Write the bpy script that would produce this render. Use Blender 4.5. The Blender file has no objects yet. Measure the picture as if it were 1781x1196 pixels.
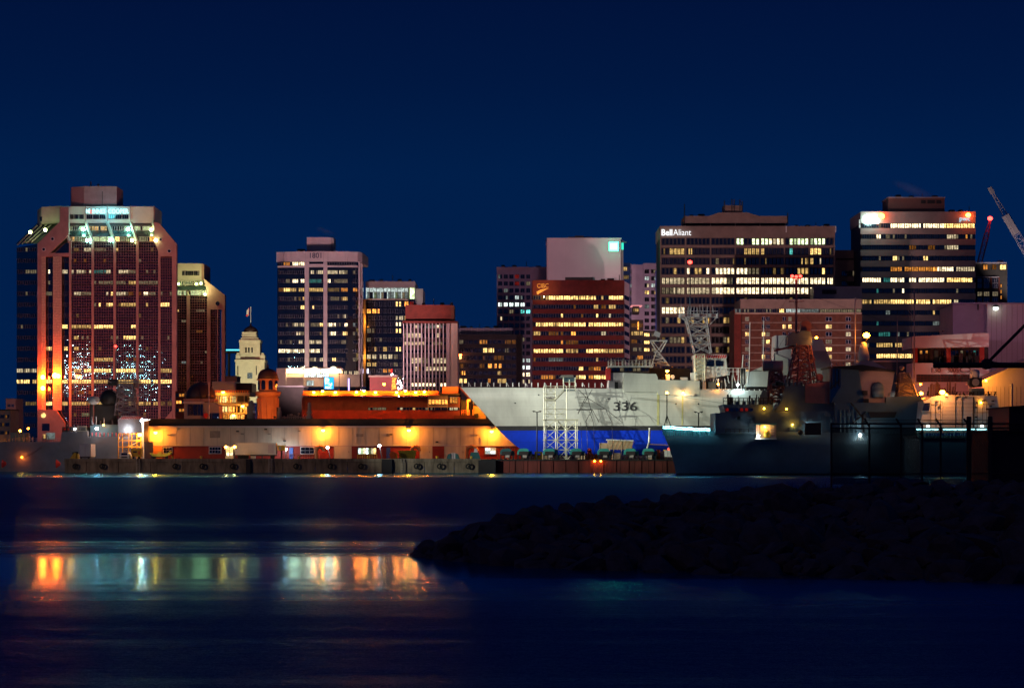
import bpy, math, random
from mathutils import Vector, noise as mnoise
R = random.Random(11)
S = bpy.context.scene
COL = S.collection
# ---------------------------------------------------------------- camera, sky, sun, exposure
F, CX, H, EYE = 4500.0, 890.5, 781.0, 5.0      # focal length and horizon row in photo pixels, eye height in metres
cam = bpy.data.cameras.new('camera')
camo = bpy.data.objects.new('camera', cam); COL.objects.link(camo)
camo.location = (0, 0, EYE); camo.rotation_euler = (math.radians(90), 0, 0)
cam.sensor_width = 36; cam.lens = F / 1781 * 36; cam.shift_y = (H - 598) / 1781
cam.clip_start = 1; cam.clip_end = 8000
S.camera = camo
W = bpy.data.worlds.new('World'); S.world = W; W.use_nodes = True
nt = W.node_tree; nt.nodes.clear()
wo = nt.nodes.new('ShaderNodeOutputWorld'); bg = nt.nodes.new('ShaderNodeBackground')
tc = nt.nodes.new('ShaderNodeTexCoord'); sp = nt.nodes.new('ShaderNodeSeparateXYZ')
rp = nt.nodes.new('ShaderNodeValToRGB')
nt.links.new(tc.outputs['Generated'], sp.inputs[0]); nt.links.new(sp.outputs['Z'], rp.inputs[0])
cr = rp.color_ramp
cr.elements[0].position = 0.0; cr.elements[0].color = (0.0004, 0.0142, 0.073, 1)
cr.elements[1].position = 0.106; cr.elements[1].color = (0.0003, 0.0134, 0.068, 1)
for p, c in ((.139, (.0003, .0090, .052, 1)), (.171, (.0004, .0064, .042, 1)), (.30, (.0004, .0058, .038, 1)), (1.0, (.0003, .0048, .030, 1))):
    e = cr.elements.new(p); e.color = c
nt.links.new(rp.outputs[0], bg.inputs[0]); nt.links.new(bg.outputs[0], wo.inputs[0])
bg.inputs[1].default_value = 1.0
sun = bpy.data.lights.new('sun', 'SUN'); sun.energy = 0.04; sun.angle = math.radians(25); sun.color = (1.0, .45, .42)
suno = bpy.data.objects.new('sun', sun); COL.objects.link(suno); suno.rotation_euler = (math.radians(62), 0, math.radians(-35))
S.view_settings.view_transform = 'Standard'; S.view_settings.look = 'None'
S.view_settings.exposure = 0; S.view_settings.gamma = 1; S.view_settings.use_curve_mapping = False
S.cycles.max_bounces = 4; S.cycles.diffuse_bounces = 2; S.cycles.glossy_bounces = 3; S.cycles.transparent_max_bounces = 8
S.cycles.sample_clamp_indirect = 60.0; S.cycles.use_denoising = True

# ---------------------------------------------------------------- helpers
def X(px, d): return (px - CX) * d / F
def Z(py, d): return EYE - (py - H) * d / F
GZ = 2.8                                         # level of the quay and the town behind it

def lin(r, g, b):
    f = lambda c: (c / 255) / 12.92 if c <= 10 else (((c / 255) + .055) / 1.055) ** 2.4
    return (f(r), f(g), f(b), 1)

class MB:
    def __init__(s): s.v = []; s.f = []; s.m = []; s.mats = []; s.cur = 0; s.sm = []; s.smooth = False
    def use(s, mat):
        if mat not in s.mats: s.mats.append(mat)
        s.cur = s.mats.index(mat); return s
    def add(s, vs, fs):
        o = len(s.v); s.v += [tuple(v) for v in vs]
        for f in fs: s.f.append(tuple(i + o for i in f)); s.m.append(s.cur); s.sm.append(s.smooth)
    def box(s, x0, x1, y0, y1, z0, z1):
        s.add([(x0,y0,z0),(x1,y0,z0),(x1,y1,z0),(x0,y1,z0),(x0,y0,z1),(x1,y0,z1),(x1,y1,z1),(x0,y1,z1)],
              [(0,3,2,1),(4,5,6,7),(0,1,5,4),(1,2,6,5),(2,3,7,6),(3,0,4,7)])
        return s
    def pb(s, a, b, c, e, d, t):                 # a box whose front covers columns a..b, rows c..e of the photo at distance d
        return s.box(X(a, d), X(b, d), d, d + t, Z(e, d), Z(c, d))
    def prism(s, pts, d, t):                     # an outline at distance d with thickness t
        n = len(pts); vs = [(X(x, d), d, Z(y, d)) for x, y in pts]
        s.add(vs + [(v[0], v[1] + t, v[2]) for v in vs], [tuple(range(n)), tuple(range(2*n-1, n-1, -1))] + [(i, i+n, (i+1) % n + n, (i+1) % n) for i in range(n)])
        return s
    def plan(s, pts, z0, z1):                    # plan outline in metres
        n = len(pts)
        s.add([(x, y, z0) for x, y in pts] + [(x, y, z1) for x, y in pts], [tuple(range(n-1, -1, -1)), tuple(range(n, 2*n))] + [(i, (i+1) % n, (i+1) % n + n, i+n) for i in range(n)])
        return s
    def tube(s, p, q, r, n=4, r2=None):
        p = Vector(p); q = Vector(q); a = (q - p)
        if a.length < 1e-6: return s
        a.normalize(); u = a.orthogonal().normalized(); w = a.cross(u); r2 = r if r2 is None else r2
        vs = [p + (u * math.cos(2*math.pi*(i+.5)/n) + w * math.sin(2*math.pi*(i+.5)/n)) * r for i in range(n)]
        vs += [q + (u * math.cos(2*math.pi*(i+.5)/n) + w * math.sin(2*math.pi*(i+.5)/n)) * r2 for i in range(n)]
        s.add(vs, [tuple(range(n-1, -1, -1)), tuple(range(n, 2*n))] + [(i, (i+1) % n, (i+1) % n + n, i+n) for i in range(n)])
        return s
    def pt(s, a, b, c, e, d, r, d2=None, n=4):   # tube between photo points (a,b) and (c,e)
        d2 = d if d2 is None else d2
        return s.tube((X(a, d), d, Z(b, d)), (X(c, d2), d2, Z(e, d2)), r, n)
    def lathe(s, cx, cy, prof, n=20):
        sm = s.smooth; s.smooth = True; vs = []; fs = []
        for r, z in prof:
            for i in range(n):
                a = 2*math.pi*i/n; vs.append((cx + r*math.cos(a), cy + r*math.sin(a), z))
        for k in range(len(prof)-1):
            for i in range(n): fs.append((k*n+i, k*n+(i+1) % n, (k+1)*n+(i+1) % n, (k+1)*n+i))
        fs.append(tuple(range(n-1, -1, -1))); fs.append(tuple(range((len(prof)-1)*n, len(prof)*n)))
        s.add(vs, fs); s.smooth = sm; return s
    def ball(s, cx, cy, cz, r, n=12, sz=1, lo=-1.0):
        k = 7; a0 = math.asin(lo)
        return s.lathe(cx, cy, [(max(.001, r*math.cos(a0+(math.pi/2-a0)*i/k)), cz + r*sz*math.sin(a0+(math.pi/2-a0)*i/k)) for i in range(k+1)], n)
    def build(s, name, mat=None, parent=None, kind=None, label=None):
        me = bpy.data.meshes.new(name)
        ox, oy, oz = parent.location if parent and not parent.parent else ((0,0,0) if not parent else gloc(parent))
        me.from_pydata([(x-ox, y-oy, z-oz) for x, y, z in s.v], [], s.f)
        for m in (s.mats or [mat]): me.materials.append(m)
        me.polygons.foreach_set('material_index', s.m)
        me.polygons.foreach_set('use_smooth', s.sm)
        me.update()
        o = bpy.data.objects.new(name, me); COL.objects.link(o)
        if parent: o.parent = parent
        if kind: o['kind'] = kind
        if label: o['label'] = label
        return o
def gloc(o):
    v = Vector((0,0,0))
    while o: v += o.location; o = o.parent
    return v
def thing(name, label, cat, loc, group=None):
    o = bpy.data.objects.new(name, None); COL.objects.link(o); o.location = loc; o.empty_display_size = 1
    o['label'] = label; o['category'] = cat
    if group: o['group'] = group
    return o
def pthing(name, label, cat, px, d, z=GZ, group=None): return thing(name, label, cat, (X(px, d), d, z), group)
def tag(o, label, cat, group=None):
    o['label'] = label; o['category'] = cat
    if group: o['group'] = group
    return o
def dup(root, loc, label=None, group=None):
    r = root.copy(); COL.objects.link(r); r.location = loc
    if label: r['label'] = label
    if group: r['group'] = group
    for ch in list(root.children):
        c = ch.copy(); COL.objects.link(c); c.parent = r
        for g in list(ch.children):
            e = g.copy(); COL.objects.link(e); e.parent = c
    return r

# ---------------------------------------------------------------- materials
def mat(name, col, rough=.7, metal=0, noise=.25, nscale=.6, bump=0, stretch=(1,1,1), spec=.5):
    m = bpy.data.materials.new(name); m.use_nodes = True; t = m.node_tree; b = t.nodes['Principled BSDF']
    b.inputs['Roughness'].default_value = rough; b.inputs['Metallic'].default_value = metal
    b.inputs['Specular IOR Level'].default_value = spec
    g = t.nodes.new('ShaderNodeNewGeometry'); mp = t.nodes.new('ShaderNodeMapping'); mp.inputs['Scale'].default_value = stretch
    n = t.nodes.new('ShaderNodeTexNoise'); n.inputs['Scale'].default_value = nscale; n.inputs['Detail'].default_value = 5
    n.inputs['Roughness'].default_value = .65
    t.links.new(g.outputs['Position'], mp.inputs[0]); t.links.new(mp.outputs[0], n.inputs['Vector'])
    r = t.nodes.new('ShaderNodeMapRange'); r.inputs[1].default_value = .3; r.inputs[2].default_value = .7
    r.inputs[3].default_value = 1 - noise; r.inputs[4].default_value = 1 + noise
    t.links.new(n.outputs[0], r.inputs[0])
    mx = t.nodes.new('ShaderNodeVectorMath'); mx.operation = 'SCALE'; mx.inputs[0].default_value = col[:3]
    t.links.new(r.outputs[0], mx.inputs['Scale']); t.links.new(mx.outputs[0], b.inputs['Base Color'])
    if bump:
        bp = t.nodes.new('ShaderNodeBump'); bp.inputs['Strength'].default_value = bump; bp.inputs['Distance'].default_value = .1
        t.links.new(n.outputs[0], bp.inputs['Height']); t.links.new(bp.outputs[0], b.inputs['Normal'])
    return m
def emit(name, col, st, sample=True, var=0, vs=(1.2, 1, 1.6)):
    m = bpy.data.materials.new(name); m.use_nodes = True; t = m.node_tree; t.nodes.clear()
    o = t.nodes.new('ShaderNodeOutputMaterial'); e = t.nodes.new('ShaderNodeEmission'); e.inputs[0].default_value = col if len(col) == 4 else (*col, 1)
    e.inputs[1].default_value = st; t.links.new(e.outputs[0], o.inputs[0])
    if var:
        g = t.nodes.new('ShaderNodeNewGeometry'); mp = t.nodes.new('ShaderNodeMapping'); mp.inputs['Scale'].default_value = vs
        n = t.nodes.new('ShaderNodeTexNoise'); n.inputs['Scale'].default_value = 1; n.inputs['Detail'].default_value = 3; n.inputs['Roughness'].default_value = .7
        r = t.nodes.new('ShaderNodeMapRange'); r.inputs[1].default_value = .38; r.inputs[2].default_value = .62
        r.inputs[3].default_value = st * (1 - var); r.inputs[4].default_value = st * (1 + var)
        t.links.new(g.outputs['Position'], mp.inputs[0]); t.links.new(mp.outputs[0], n.inputs['Vector'])
        t.links.new(n.outputs[0], r.inputs[0]); t.links.new(r.outputs[0], e.inputs[1])
    if not sample: m.cycles.emission_sampling = 'NONE'
    return m
def glass(name, col, rough=.06, bump=.02, bs=.5):
    m = mat(name, col, rough, 0, .3, bs, bump); m.node_tree.nodes['Principled BSDF'].inputs['IOR'].default_value = 2.3
    for n in m.node_tree.nodes:
        if n.type == 'TEX_NOISE': n.inputs['Detail'].default_value = 2
    return m
M = {}
M['concrete'] = mat('warm_concrete', (.34, .28, .25), .85, nscale=.25, noise=.18)
M['pink_concrete'] = mat('red_granite_concrete', (.34, .20, .19), .8, nscale=.3, noise=.2)
M['pale_concrete'] = mat('pale_concrete', (.52, .47, .43), .8, nscale=.2, noise=.12)
M['brown_concrete'] = mat('brown_concrete', (.25, .19, .155), .85, nscale=.3, noise=.2)
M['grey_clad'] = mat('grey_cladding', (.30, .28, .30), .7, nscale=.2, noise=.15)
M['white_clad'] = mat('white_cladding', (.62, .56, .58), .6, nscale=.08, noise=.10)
M['lilac_clad'] = mat('lilac_cladding', (.36, .30, .36), .7, nscale=.2, noise=.12)
M['red_brick'] = mat('dark_red_brick', (.135, .020, .013), .85, nscale=.6, noise=.3)
M['brick'] = mat('orange_brick', (.12, .042, .025), .9, nscale=.8, noise=.3)
M['beige'] = mat('beige_slab', (.42, .33, .25), .8, noise=.15)
M['dark_wall'] = mat('dark_wall', (.035, .028, .028), .7, noise=.3)
M['roof'] = mat('black_roof', (.02, .018, .02), .8, noise=.4)
M['glass'] = glass('dark_glass', (.008, .010, .016), .03, .34, .55)
M['red_glass'] = glass('bronze_glass', (.030, .010, .010), .03, .34, .55)
M['blue_glass'] = glass('blue_glass', (.010, .030, .085), .12)
M['frame'] = mat('dark_frame', (.04, .035, .035), .5, noise=.1)
M['cream'] = mat('cream_steel_wall', (.60, .52, .41), .6, nscale=.5, noise=.20, stretch=(1, 1, .18))
M['red_paint'] = mat('red_painted_wall', (.30, .022, .015), .6, nscale=.5, noise=.2)
M['white_paint'] = mat('white_paint', (.74, .74, .70), .5, nscale=.4, noise=.10)
M['hull_white'] = mat('hull_primer_white', (.64, .66, .60), .5, nscale=.35, noise=.13, stretch=(1, 1, .22))
M['hull_black'] = mat('hull_boot_top', (.045, .045, .05), .5, nscale=.3, noise=.4)
M['hull_blue'] = mat('hull_bottom_blue', (.003, .055, .85), .5, nscale=.25, noise=.22, stretch=(1, 1, .6))
M['yellow_stain'] = mat('yellow_primer', (.62, .60, .28), .6, noise=.3)
M['navy_grey'] = mat('navy_grey_paint', (.10, .18, .22), .55, nscale=.3, noise=.16)
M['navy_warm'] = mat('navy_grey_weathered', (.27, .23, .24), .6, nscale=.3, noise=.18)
M['navy_pale'] = mat('navy_pale_grey', (.46, .45, .45), .55, nscale=.5, noise=.10)
M['black'] = mat('black_steel', (.012, .012, .014), .6, noise=.3)
M['steel'] = mat('galvanised_steel', (.42, .40, .34), .5, .4, noise=.2, nscale=2)
M['rust'] = mat('rust_red_steel', (.13, .024, .018), .75, nscale=.4, noise=.5, stretch=(1, 1, .25))
M['quay'] = mat('weathered_quay_concrete', (.20, .17, .12), .9, nscale=.5, noise=.6, bump=.4, stretch=(1.6, 1, .35))
M['asphalt'] = mat('asphalt', (.05, .048, .045), .85, nscale=.5, noise=.3)
M['teal'] = mat('teal_painted_steel', (.05, .36, .33), .5, noise=.2, nscale=1.5)
M['teal_dark'] = mat('dark_teal_steel', (.03, .12, .13), .5, noise=.3)
M['yellow'] = mat('yellow_paint', (.75, .46, .03), .55, noise=.2)
M['lime'] = mat('lime_paint', (.50, .50, .05), .55, noise=.15)
M['orange_paint'] = mat('orange_paint', (.7, .16, .03), .55, noise=.2)
M['blue_paint'] = mat('blue_paint', (.03, .08, .35), .5, noise=.2)
M['rubber'] = mat('tyre_rubber', (.015, .015, .015), .9, noise=.2)
M['rock'] = mat('breakwater_rock', (.09, .088, .085), .9, nscale=1.2, noise=.5, bump=.8)
M['leaf'] = mat('dark_foliage', (.02, .04, .02), .8, noise=.5)
M['stone'] = mat('cream_stone', (.52, .48, .38), .8, nscale=.5, noise=.15)
M['copper'] = mat('dark_dome_roof', (.05, .03, .03), .5, noise=.3)
M['flag_red'] = mat('flag_red', (.6, .03, .03), .7)
LIT = {}
for k, c in {'W': (1.0, .80, .48), 'Y': (1.0, .62, .20), 'O': (1.0, .36, .06), 'G': (.80, 1.0, .52), 'T': (.16, .95, .85), 'R': (1.0, .04, .03), 'C': (.80, .95, .90)}.items():
    for n, st in (('1', .14), ('2', .62), ('3', 1.9)):
        LIT[k + n] = emit('lit_window_' + k.lower() + n, c, st, False, .55 if n != '3' else .65)
def text(s, px0, px1, pyb, d, m, parent, name='lettering', bold=0, hpx=None, depth=.15):
    cu = bpy.data.curves.new('t', 'FONT'); cu.body = s; cu.size = 1; cu.extrude = .05; cu.offset = bold; cu.resolution_u = 3
    o = bpy.data.objects.new('t', cu); COL.objects.link(o)
    dg = bpy.context.evaluated_depsgraph_get(); me = bpy.data.meshes.new_from_object(o.evaluated_get(dg))
    bpy.data.objects.remove(o); bpy.data.curves.remove(cu)
    xs = [v.co.x for v in me.vertices]; ys = [v.co.y for v in me.vertices]
    w = X(px1, d) - X(px0, d); sx = w / (max(xs) - min(xs)); sy = sx if hpx is None else hpx * d / F / max(ys)
    b = MB(); x0 = X(px0, d); z0 = Z(pyb, d)
    b.add([(x0 + (v.co.x - min(xs)) * sx, d + v.co.z * depth * 10 - depth * .5, z0 + v.co.y * sy) for v in me.vertices], [tuple(p.vertices) for p in me.polygons])
    bpy.data.meshes.remove(me)
    return b.build(name, m, parent)

WC = {}
def window(root, d, x0, x1, y0, y1, kinds, frame=None, dark=None, name='window', t=.12):
    """one window: a frame plate with its panes standing a little proud of it"""
    n = len(kinds); w = X(x1, d) - X(x0, d); h = Z(y0, d) - Z(y1, d); frame = frame or M['frame']; dark = dark or M['glass']
    key = (round(w, 2), round(h, 2), tuple(kinds), frame.name, dark.name, t)
    if key not in WC:
        b = MB(); b.use(frame).box(-w/2, w/2, .04, t, -h/2, h/2)
        g = min(.10, w / n * .12)
        for i, k in enumerate(kinds):
            b.use(LIT[k] if k else dark); a = -w/2 + w*i/n
            b.box(a + g, a + w/n - g, 0, .035, -h/2 + g, h/2 - g)
        o = b.build(name); WC[key] = o.data
    else:
        o = bpy.data.objects.new(name, WC[key]); COL.objects.link(o)
    o.parent = root
    rl = root.location if not root.parent else gloc(root)
    o.location = (X((x0+x1)/2, d) - rl[0], d - rl[1], Z((y0+y1)/2, d) - rl[2])
    return o
def row(root, d, x0, x1, y0, y1, nw, npn, segs=(), gap=1.0, keep=.88, dim=.05, dimk='W1', **kw):
    """a row of nw windows of npn panes; segs = lit stretches (xa, xb, kind) in photo columns"""
    p = (x1 - x0) / nw; out = []
    for i in range(nw):
        a = x0 + p*i + gap/2; b = x0 + p*(i+1) - gap/2; ks = []
        for j in range(npn):
            c = a + (b-a)*(j+.5)/npn; k = None
            for xa, xb, kk in segs:
                if xa - .6 <= c <= xb + .6: k = kk
            if k:
                u = R.random()
                if u > keep: k = k[0] + str(max(1, int(k[1]) - 1)) if R.random() < .6 else None
            elif R.random() < dim: k = dimk
            ks.append(k)
        out.append(window(root, d, a, b, y0, y1, ks, **kw))
    return out
def slabs(root, d, x0, x1, ys, m, t=.5, name='spandrel'):
    for a, b in ys: MB().pb(x0, x1, a, b, d, t).build(name, m, root)
def piers(root, d, xs, y0, y1, w, m, t=.7, name='pier'):
    for x in xs: MB().pb(x - w/2, x + w/2, y0, y1, d, t).build(name, m, root)

def spot(name, loc, target, power, col, ang, blend=.4, r=.6, parent=None):
    l = bpy.data.lights.new(name, 'SPOT'); l.energy = power; l.color = col; l.spot_size = math.radians(ang); l.spot_blend = blend; l.shadow_soft_size = r
    o = bpy.data.objects.new(name, l); COL.objects.link(o)
    o.location = loc; o.rotation_euler = (Vector(target) - Vector(loc)).to_track_quat('-Z', 'Y').to_euler()
    if parent: o.location = Vector(loc) - parent.location; o.parent = parent
    return o
LK = {'roof_light': .03, 'amber_light': .05, 'sign_glow': .07, 'string_glow': .35, 'strip_light': .08, 'wall_light': .5, 'corner_light': .25, 'mast_red_glow': .5}
def point(name, loc, power, col, r=.15, parent=None):
    l = bpy.data.lights.new(name, 'POINT'); l.energy = power * LK.get(name, .36); l.color = col; l.shadow_soft_size = r
    o = bpy.data.objects.new(name, l); COL.objects.link(o); o.location = loc
    if parent: o.location = Vector(loc) - parent.location; o.parent = parent
    return o
SOD = (1.0, .25, .03); SODY = (1.0, .34, .035); COOL = (.75, .95, 1.0); CYAN = (.25, .85, 1.0); GRN = (.85, 1.0, .45)
EM = {'greenmid': emit('lime_lamp', (.80, 1, .38), 34), 'greenlow': emit('yellow_green_lamp', (.75, 1, .30), 10), 'amber': emit('amber_lamp', (1, .065, .0025), 800), 'cornice': emit('cornice_lamp', (1, .085, .003), 1300), 'sod': emit('sodium_lamp', (1, .22, .010), 90), 'sody': emit('yellow_sodium_lamp', (1, .34, .02), 90), 'white': emit('white_lamp', (.85, .95, 1), 70),
      'red': emit('red_lamp', (1, .03, .02), 14), 'cyan': emit('cyan_lamp', (.2, .85, 1), 14), 'green': emit('greenish_lamp', (.30, 1, .72), 80),
      'redorange': emit('red_orange_lamp', (1, .12, .02), 30)}
def lamp(label, px, py, d, kind='sod', power=0, lcol=None, r=.35, name='wall_lamp', cat='lamp', group=None, hood=True, front=0):
    """small fixture: bracket, housing, glowing bulb"""
    t = thing(name, label, cat, (X(px, d), d, Z(py, d)), group)
    x, y, z = t.location
    b = MB().ball(x, y, z, r, 10, .8); b.build('bulb', EM[kind], t)
    if hood:
        MB().lathe(x, y, [(r*1.15, z + r*.45), (r*.9, z + r*.95), (r*.2, z + r*1.2)], 10).build('lamp_hood', M['frame'], t)
        MB().tube((x, y, z + r), (x, y + 1.0 + front, z + r*1.3), .06).build('bracket', M['frame'], t)
    if power: point('lamp_light', (x, y - r*1.3, z - r*1.2), power, lcol or SOD, r*.8, t)
    return t

def seams(m, w, h, off=.0, dark=.86):
    """paint slightly soiled along plate seams w x h metres apart"""
    t = m.node_tree; b = t.nodes['Principled BSDF']; src = b.inputs['Base Color'].links[0].from_socket
    g = t.nodes.new('ShaderNodeNewGeometry'); s = t.nodes.new('ShaderNodeSeparateXYZ'); c = t.nodes.new('ShaderNodeCombineXYZ'); t.links.new(g.outputs['Position'], s.inputs[0]); t.links.new(s.outputs['X'], c.inputs['X']); t.links.new(s.outputs['Z'], c.inputs['Y'])
    k = t.nodes.new('ShaderNodeTexBrick'); k.inputs['Scale'].default_value = 1; k.inputs['Brick Width'].default_value = w; k.inputs['Row Height'].default_value = h; k.inputs['Mortar Size'].default_value = .05; k.inputs['Mortar Smooth'].default_value = .6
    k.inputs['Color1'].default_value = (1, 1, 1, 1); k.inputs['Color2'].default_value = (.95, .95, .95, 1); k.inputs['Mortar'].default_value = (dark, dark, dark, 1)
    t.links.new(c.outputs[0], k.inputs['Vector']); x = t.nodes.new('ShaderNodeVectorMath'); x.operation = 'MULTIPLY'; t.links.new(src, x.inputs[0]); t.links.new(k.outputs['Color'], x.inputs[1]); t.links.new(x.outputs[0], b.inputs['Base Color'])
seams(M['hull_white'], 7.5, 2.4); seams(M['hull_blue'], 7.5, 2.2, dark=.75); seams(M['white_clad'], 6, 40, dark=.9)

def roofbits(t, x0, x1, y, d, n, m='dark_wall'):
    """plant boxes and thin masts along a roof edge"""
    for i in range(n):
        a = x0 + (x1-x0)*(i+.5)/n + R.uniform(-3, 3)
        if i % 3 == 2: MB().pt(a, y+1, a, y-R.uniform(5, 11), d+5, .12).build('antenna', M['frame'], t)
        else:
            w = R.uniform(2, 6); MB().pb(a-w, a+w, y-R.uniform(1.8, 4), y+.6, d+R.uniform(4, 9), 3).build('roof_unit', M[m], t)
# ================================================================ SETTING: water, quay, town ground
def ground():
    # water
    m = bpy.data.materials.new('harbour_water'); m.use_nodes = True; t = m.node_tree; t.nodes.clear()
    out = t.nodes.new('ShaderNodeOutputMaterial'); mix = t.nodes.new('ShaderNodeMixShader'); dif = t.nodes.new('ShaderNodeBsdfDiffuse'); b = t.nodes.new('ShaderNodeBsdfAnisotropic'); fr = t.nodes.new('ShaderNodeFresnel')
    fr.inputs['IOR'].default_value = 1.33; dif.inputs['Color'].default_value = (.0005, .06, .24, 1); b.inputs['Color'].default_value = (.30, .70, .95, 1)
    t.links.new(fr.outputs[0], mix.inputs[0]); t.links.new(dif.outputs[0], mix.inputs[1]); t.links.new(b.outputs[0], mix.inputs[2]); t.links.new(mix.outputs[0], out.inputs['Surface'])
    g = t.nodes.new('ShaderNodeNewGeometry'); s = t.nodes.new('ShaderNodeSeparateXYZ'); t.links.new(g.outputs['Position'], s.inputs[0])
    # wind lanes: smooth and ruffled water lie in lanes across the harbour
    mp = t.nodes.new('ShaderNodeMapping'); mp.inputs['Scale'].default_value = (.004, .03, 1); n = t.nodes.new('ShaderNodeTexNoise'); n.inputs['Scale'].default_value = 1; n.inputs['Detail'].default_value = 2
    t.links.new(g.outputs['Position'], mp.inputs[0]); t.links.new(mp.outputs[0], n.inputs['Vector'])
    a = t.nodes.new('ShaderNodeMath'); a.operation = 'MULTIPLY_ADD'; a.inputs[1].default_value = 22; t.links.new(n.outputs[0], a.inputs[0]); t.links.new(s.outputs['Y'], a.inputs[2])
    dv = t.nodes.new('ShaderNodeMath'); dv.operation = 'DIVIDE'; dv.inputs[1].default_value = 600; t.links.new(a.outputs[0], dv.inputs[0])
    r = t.nodes.new('ShaderNodeValToRGB'); t.links.new(dv.outputs[0], r.inputs[0]); c = r.color_ramp
    pts = [(0, .42), (84, .40), (93, .30), (104, .19), (115, .125), (126, .105), (133, .16), (141, .31), (147, .21), (154, .36), (168, .39), (182, .29), (200, .41), (300, .42), (455, .38), (490, .16), (600, .11)]
    c.elements[0].position = 0; c.elements[0].color = (pts[0][1],)*3 + (1,); c.elements[1].position = 1; c.elements[1].color = (pts[-1][1],)*3 + (1,)
    for y, v in pts[1:-1]:
        e = c.elements.new(y/600); e.color = (v, v, v, 1)
    mp2 = t.nodes.new('ShaderNodeMapping'); mp2.inputs['Scale'].default_value = (.012, .35, 1); n2 = t.nodes.new('ShaderNodeTexNoise'); n2.inputs['Scale'].default_value = 1; n2.inputs['Detail'].default_value = 3
    t.links.new(g.outputs['Position'], mp2.inputs[0]); t.links.new(mp2.outputs[0], n2.inputs['Vector'])
    r2 = t.nodes.new('ShaderNodeMapRange'); r2.inputs[1].default_value = .35; r2.inputs[2].default_value = .65; r2.inputs[3].default_value = .86; r2.inputs[4].default_value = 1.16; t.links.new(n2.outputs[0], r2.inputs[0])
    mu = t.nodes.new('ShaderNodeMath'); mu.operation = 'MULTIPLY'; t.links.new(r.outputs[0], mu.inputs[0]); t.links.new(r2.outputs[0], mu.inputs[1]); t.links.new(mu.outputs[0], b.inputs['Roughness'])
    # ripples: short steep ones on the ruffled lanes, hardly any on the smooth lanes
    mp3 = t.nodes.new('ShaderNodeMapping'); mp3.inputs['Scale'].default_value = (.55, 1.3, 1); n3 = t.nodes.new('ShaderNodeTexNoise'); n3.inputs['Scale'].default_value = 1; n3.inputs['Detail'].default_value = 5; n3.inputs['Roughness'].default_value = .6
    t.links.new(g.outputs['Position'], mp3.inputs[0]); t.links.new(mp3.outputs[0], n3.inputs['Vector'])
    bs = t.nodes.new('ShaderNodeMapRange'); bs.inputs[1].default_value = .14; bs.inputs[2].default_value = .42; bs.inputs[3].default_value = .012; bs.inputs[4].default_value = 1.0; bs.clamp = True; t.links.new(mu.outputs[0], bs.inputs[0])
    bp = t.nodes.new('ShaderNodeBump'); bp.inputs['Distance'].default_value = .8; t.links.new(bs.outputs[0], bp.inputs['Strength'])
    t.links.new(n3.outputs[0], bp.inputs['Height']); t.links.new(bp.outputs[0], b.inputs['Normal']); t.links.new(bp.outputs[0], fr.inputs['Normal'])
    w = MB(); w.add([(-900, -60, 0), (900, -60, 0), (900, 640, 0), (-900, 640, 0)], [(0, 1, 2, 3)]); w.build('water', m, None, 'structure')
    # seabed keeps the ground below the water
    w = MB(); w.add([(-3500, 640, GZ-.3), (3500, 640, GZ-.3), (3500, 5000, GZ-.3), (-3500, 5000, GZ-.3)], [(0, 1, 2, 3)]); w.build('ground', M['asphalt'], None, 'structure')
    # quay: deck and quay wall, cut into concrete bays as on the photograph
    q = bpy.data.objects.new('quay', None); COL.objects.link(q); q.location = (X(480, 550), 550, 0); q['kind'] = 'structure'
    x0, x1 = X(112, 550), X(836, 550)
    MB().box(x0, x1, 550.25, 566, 1.5, GZ).build('quay_deck', M['asphalt'], q)
    MB().box(X(250, 566), 260, 566, 640, 1.0, GZ-.05).build('quay_apron', M['asphalt'], q)
    px = [112, 150, 206, 262, 318, 374, 428, 436, 492, 548, 604, 664, 682, 738, 790, 836]
    for i in range(len(px)-1):
        a, b_ = X(px[i], 550), X(px[i+1], 550)
        if px[i] in (428, 664): MB().box(a, b_, 549.4, 550.6, -.5, GZ+.1).build('timber_fender', M['black'], q); continue
        MB().box(a+.06, b_-.06, 550 + R.uniform(-.05, .05), 550.9, -.5, 2.3).build('wall_block', M['quay'], q)
    MB().box(x0, x1, 549.8, 550.95, 2.3, GZ + .22).build('coping', M['quay'], q)
    for i, a in enumerate((131, 178, 240, 305, 352, 405, 470, 515, 575, 628, 700, 725, 765, 815)):
        x = X(a, 549.5)
        if i % 4 == 2:
            b = MB()
            for k in range(8): b.box(x-.3, x+.3, 549.45, 549.55, .1+.35*k, .16+.35*k)
            b.box(x-.36, x-.28, 549.42, 549.6, -.3, GZ+.2).box(x+.28, x+.36, 549.42, 549.6, -.3, GZ+.2); b.build('ladder', M['steel'], q)
        else:
            b = MB()
            for k in range(12):
                u, v = 2*math.pi*k/12, 2*math.pi*(k+1)/12; b.tube((x+.5*math.cos(u), 549.45, 1.4+.5*math.sin(u)), (x+.5*math.cos(v), 549.45, 1.4+.5*math.sin(v)), .17, 5)
            b.tube((x, 549.5, 1.9), (x, 549.6, GZ+.2), .03); b.build('tyre_fender', M['rubber'], q)
    pier = MB().box(-235, -150, 385, 560, -.5, GZ).build('pier', M['quay'], None, 'structure')  # unseen pier, added to carry the two floodlight masts
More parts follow.
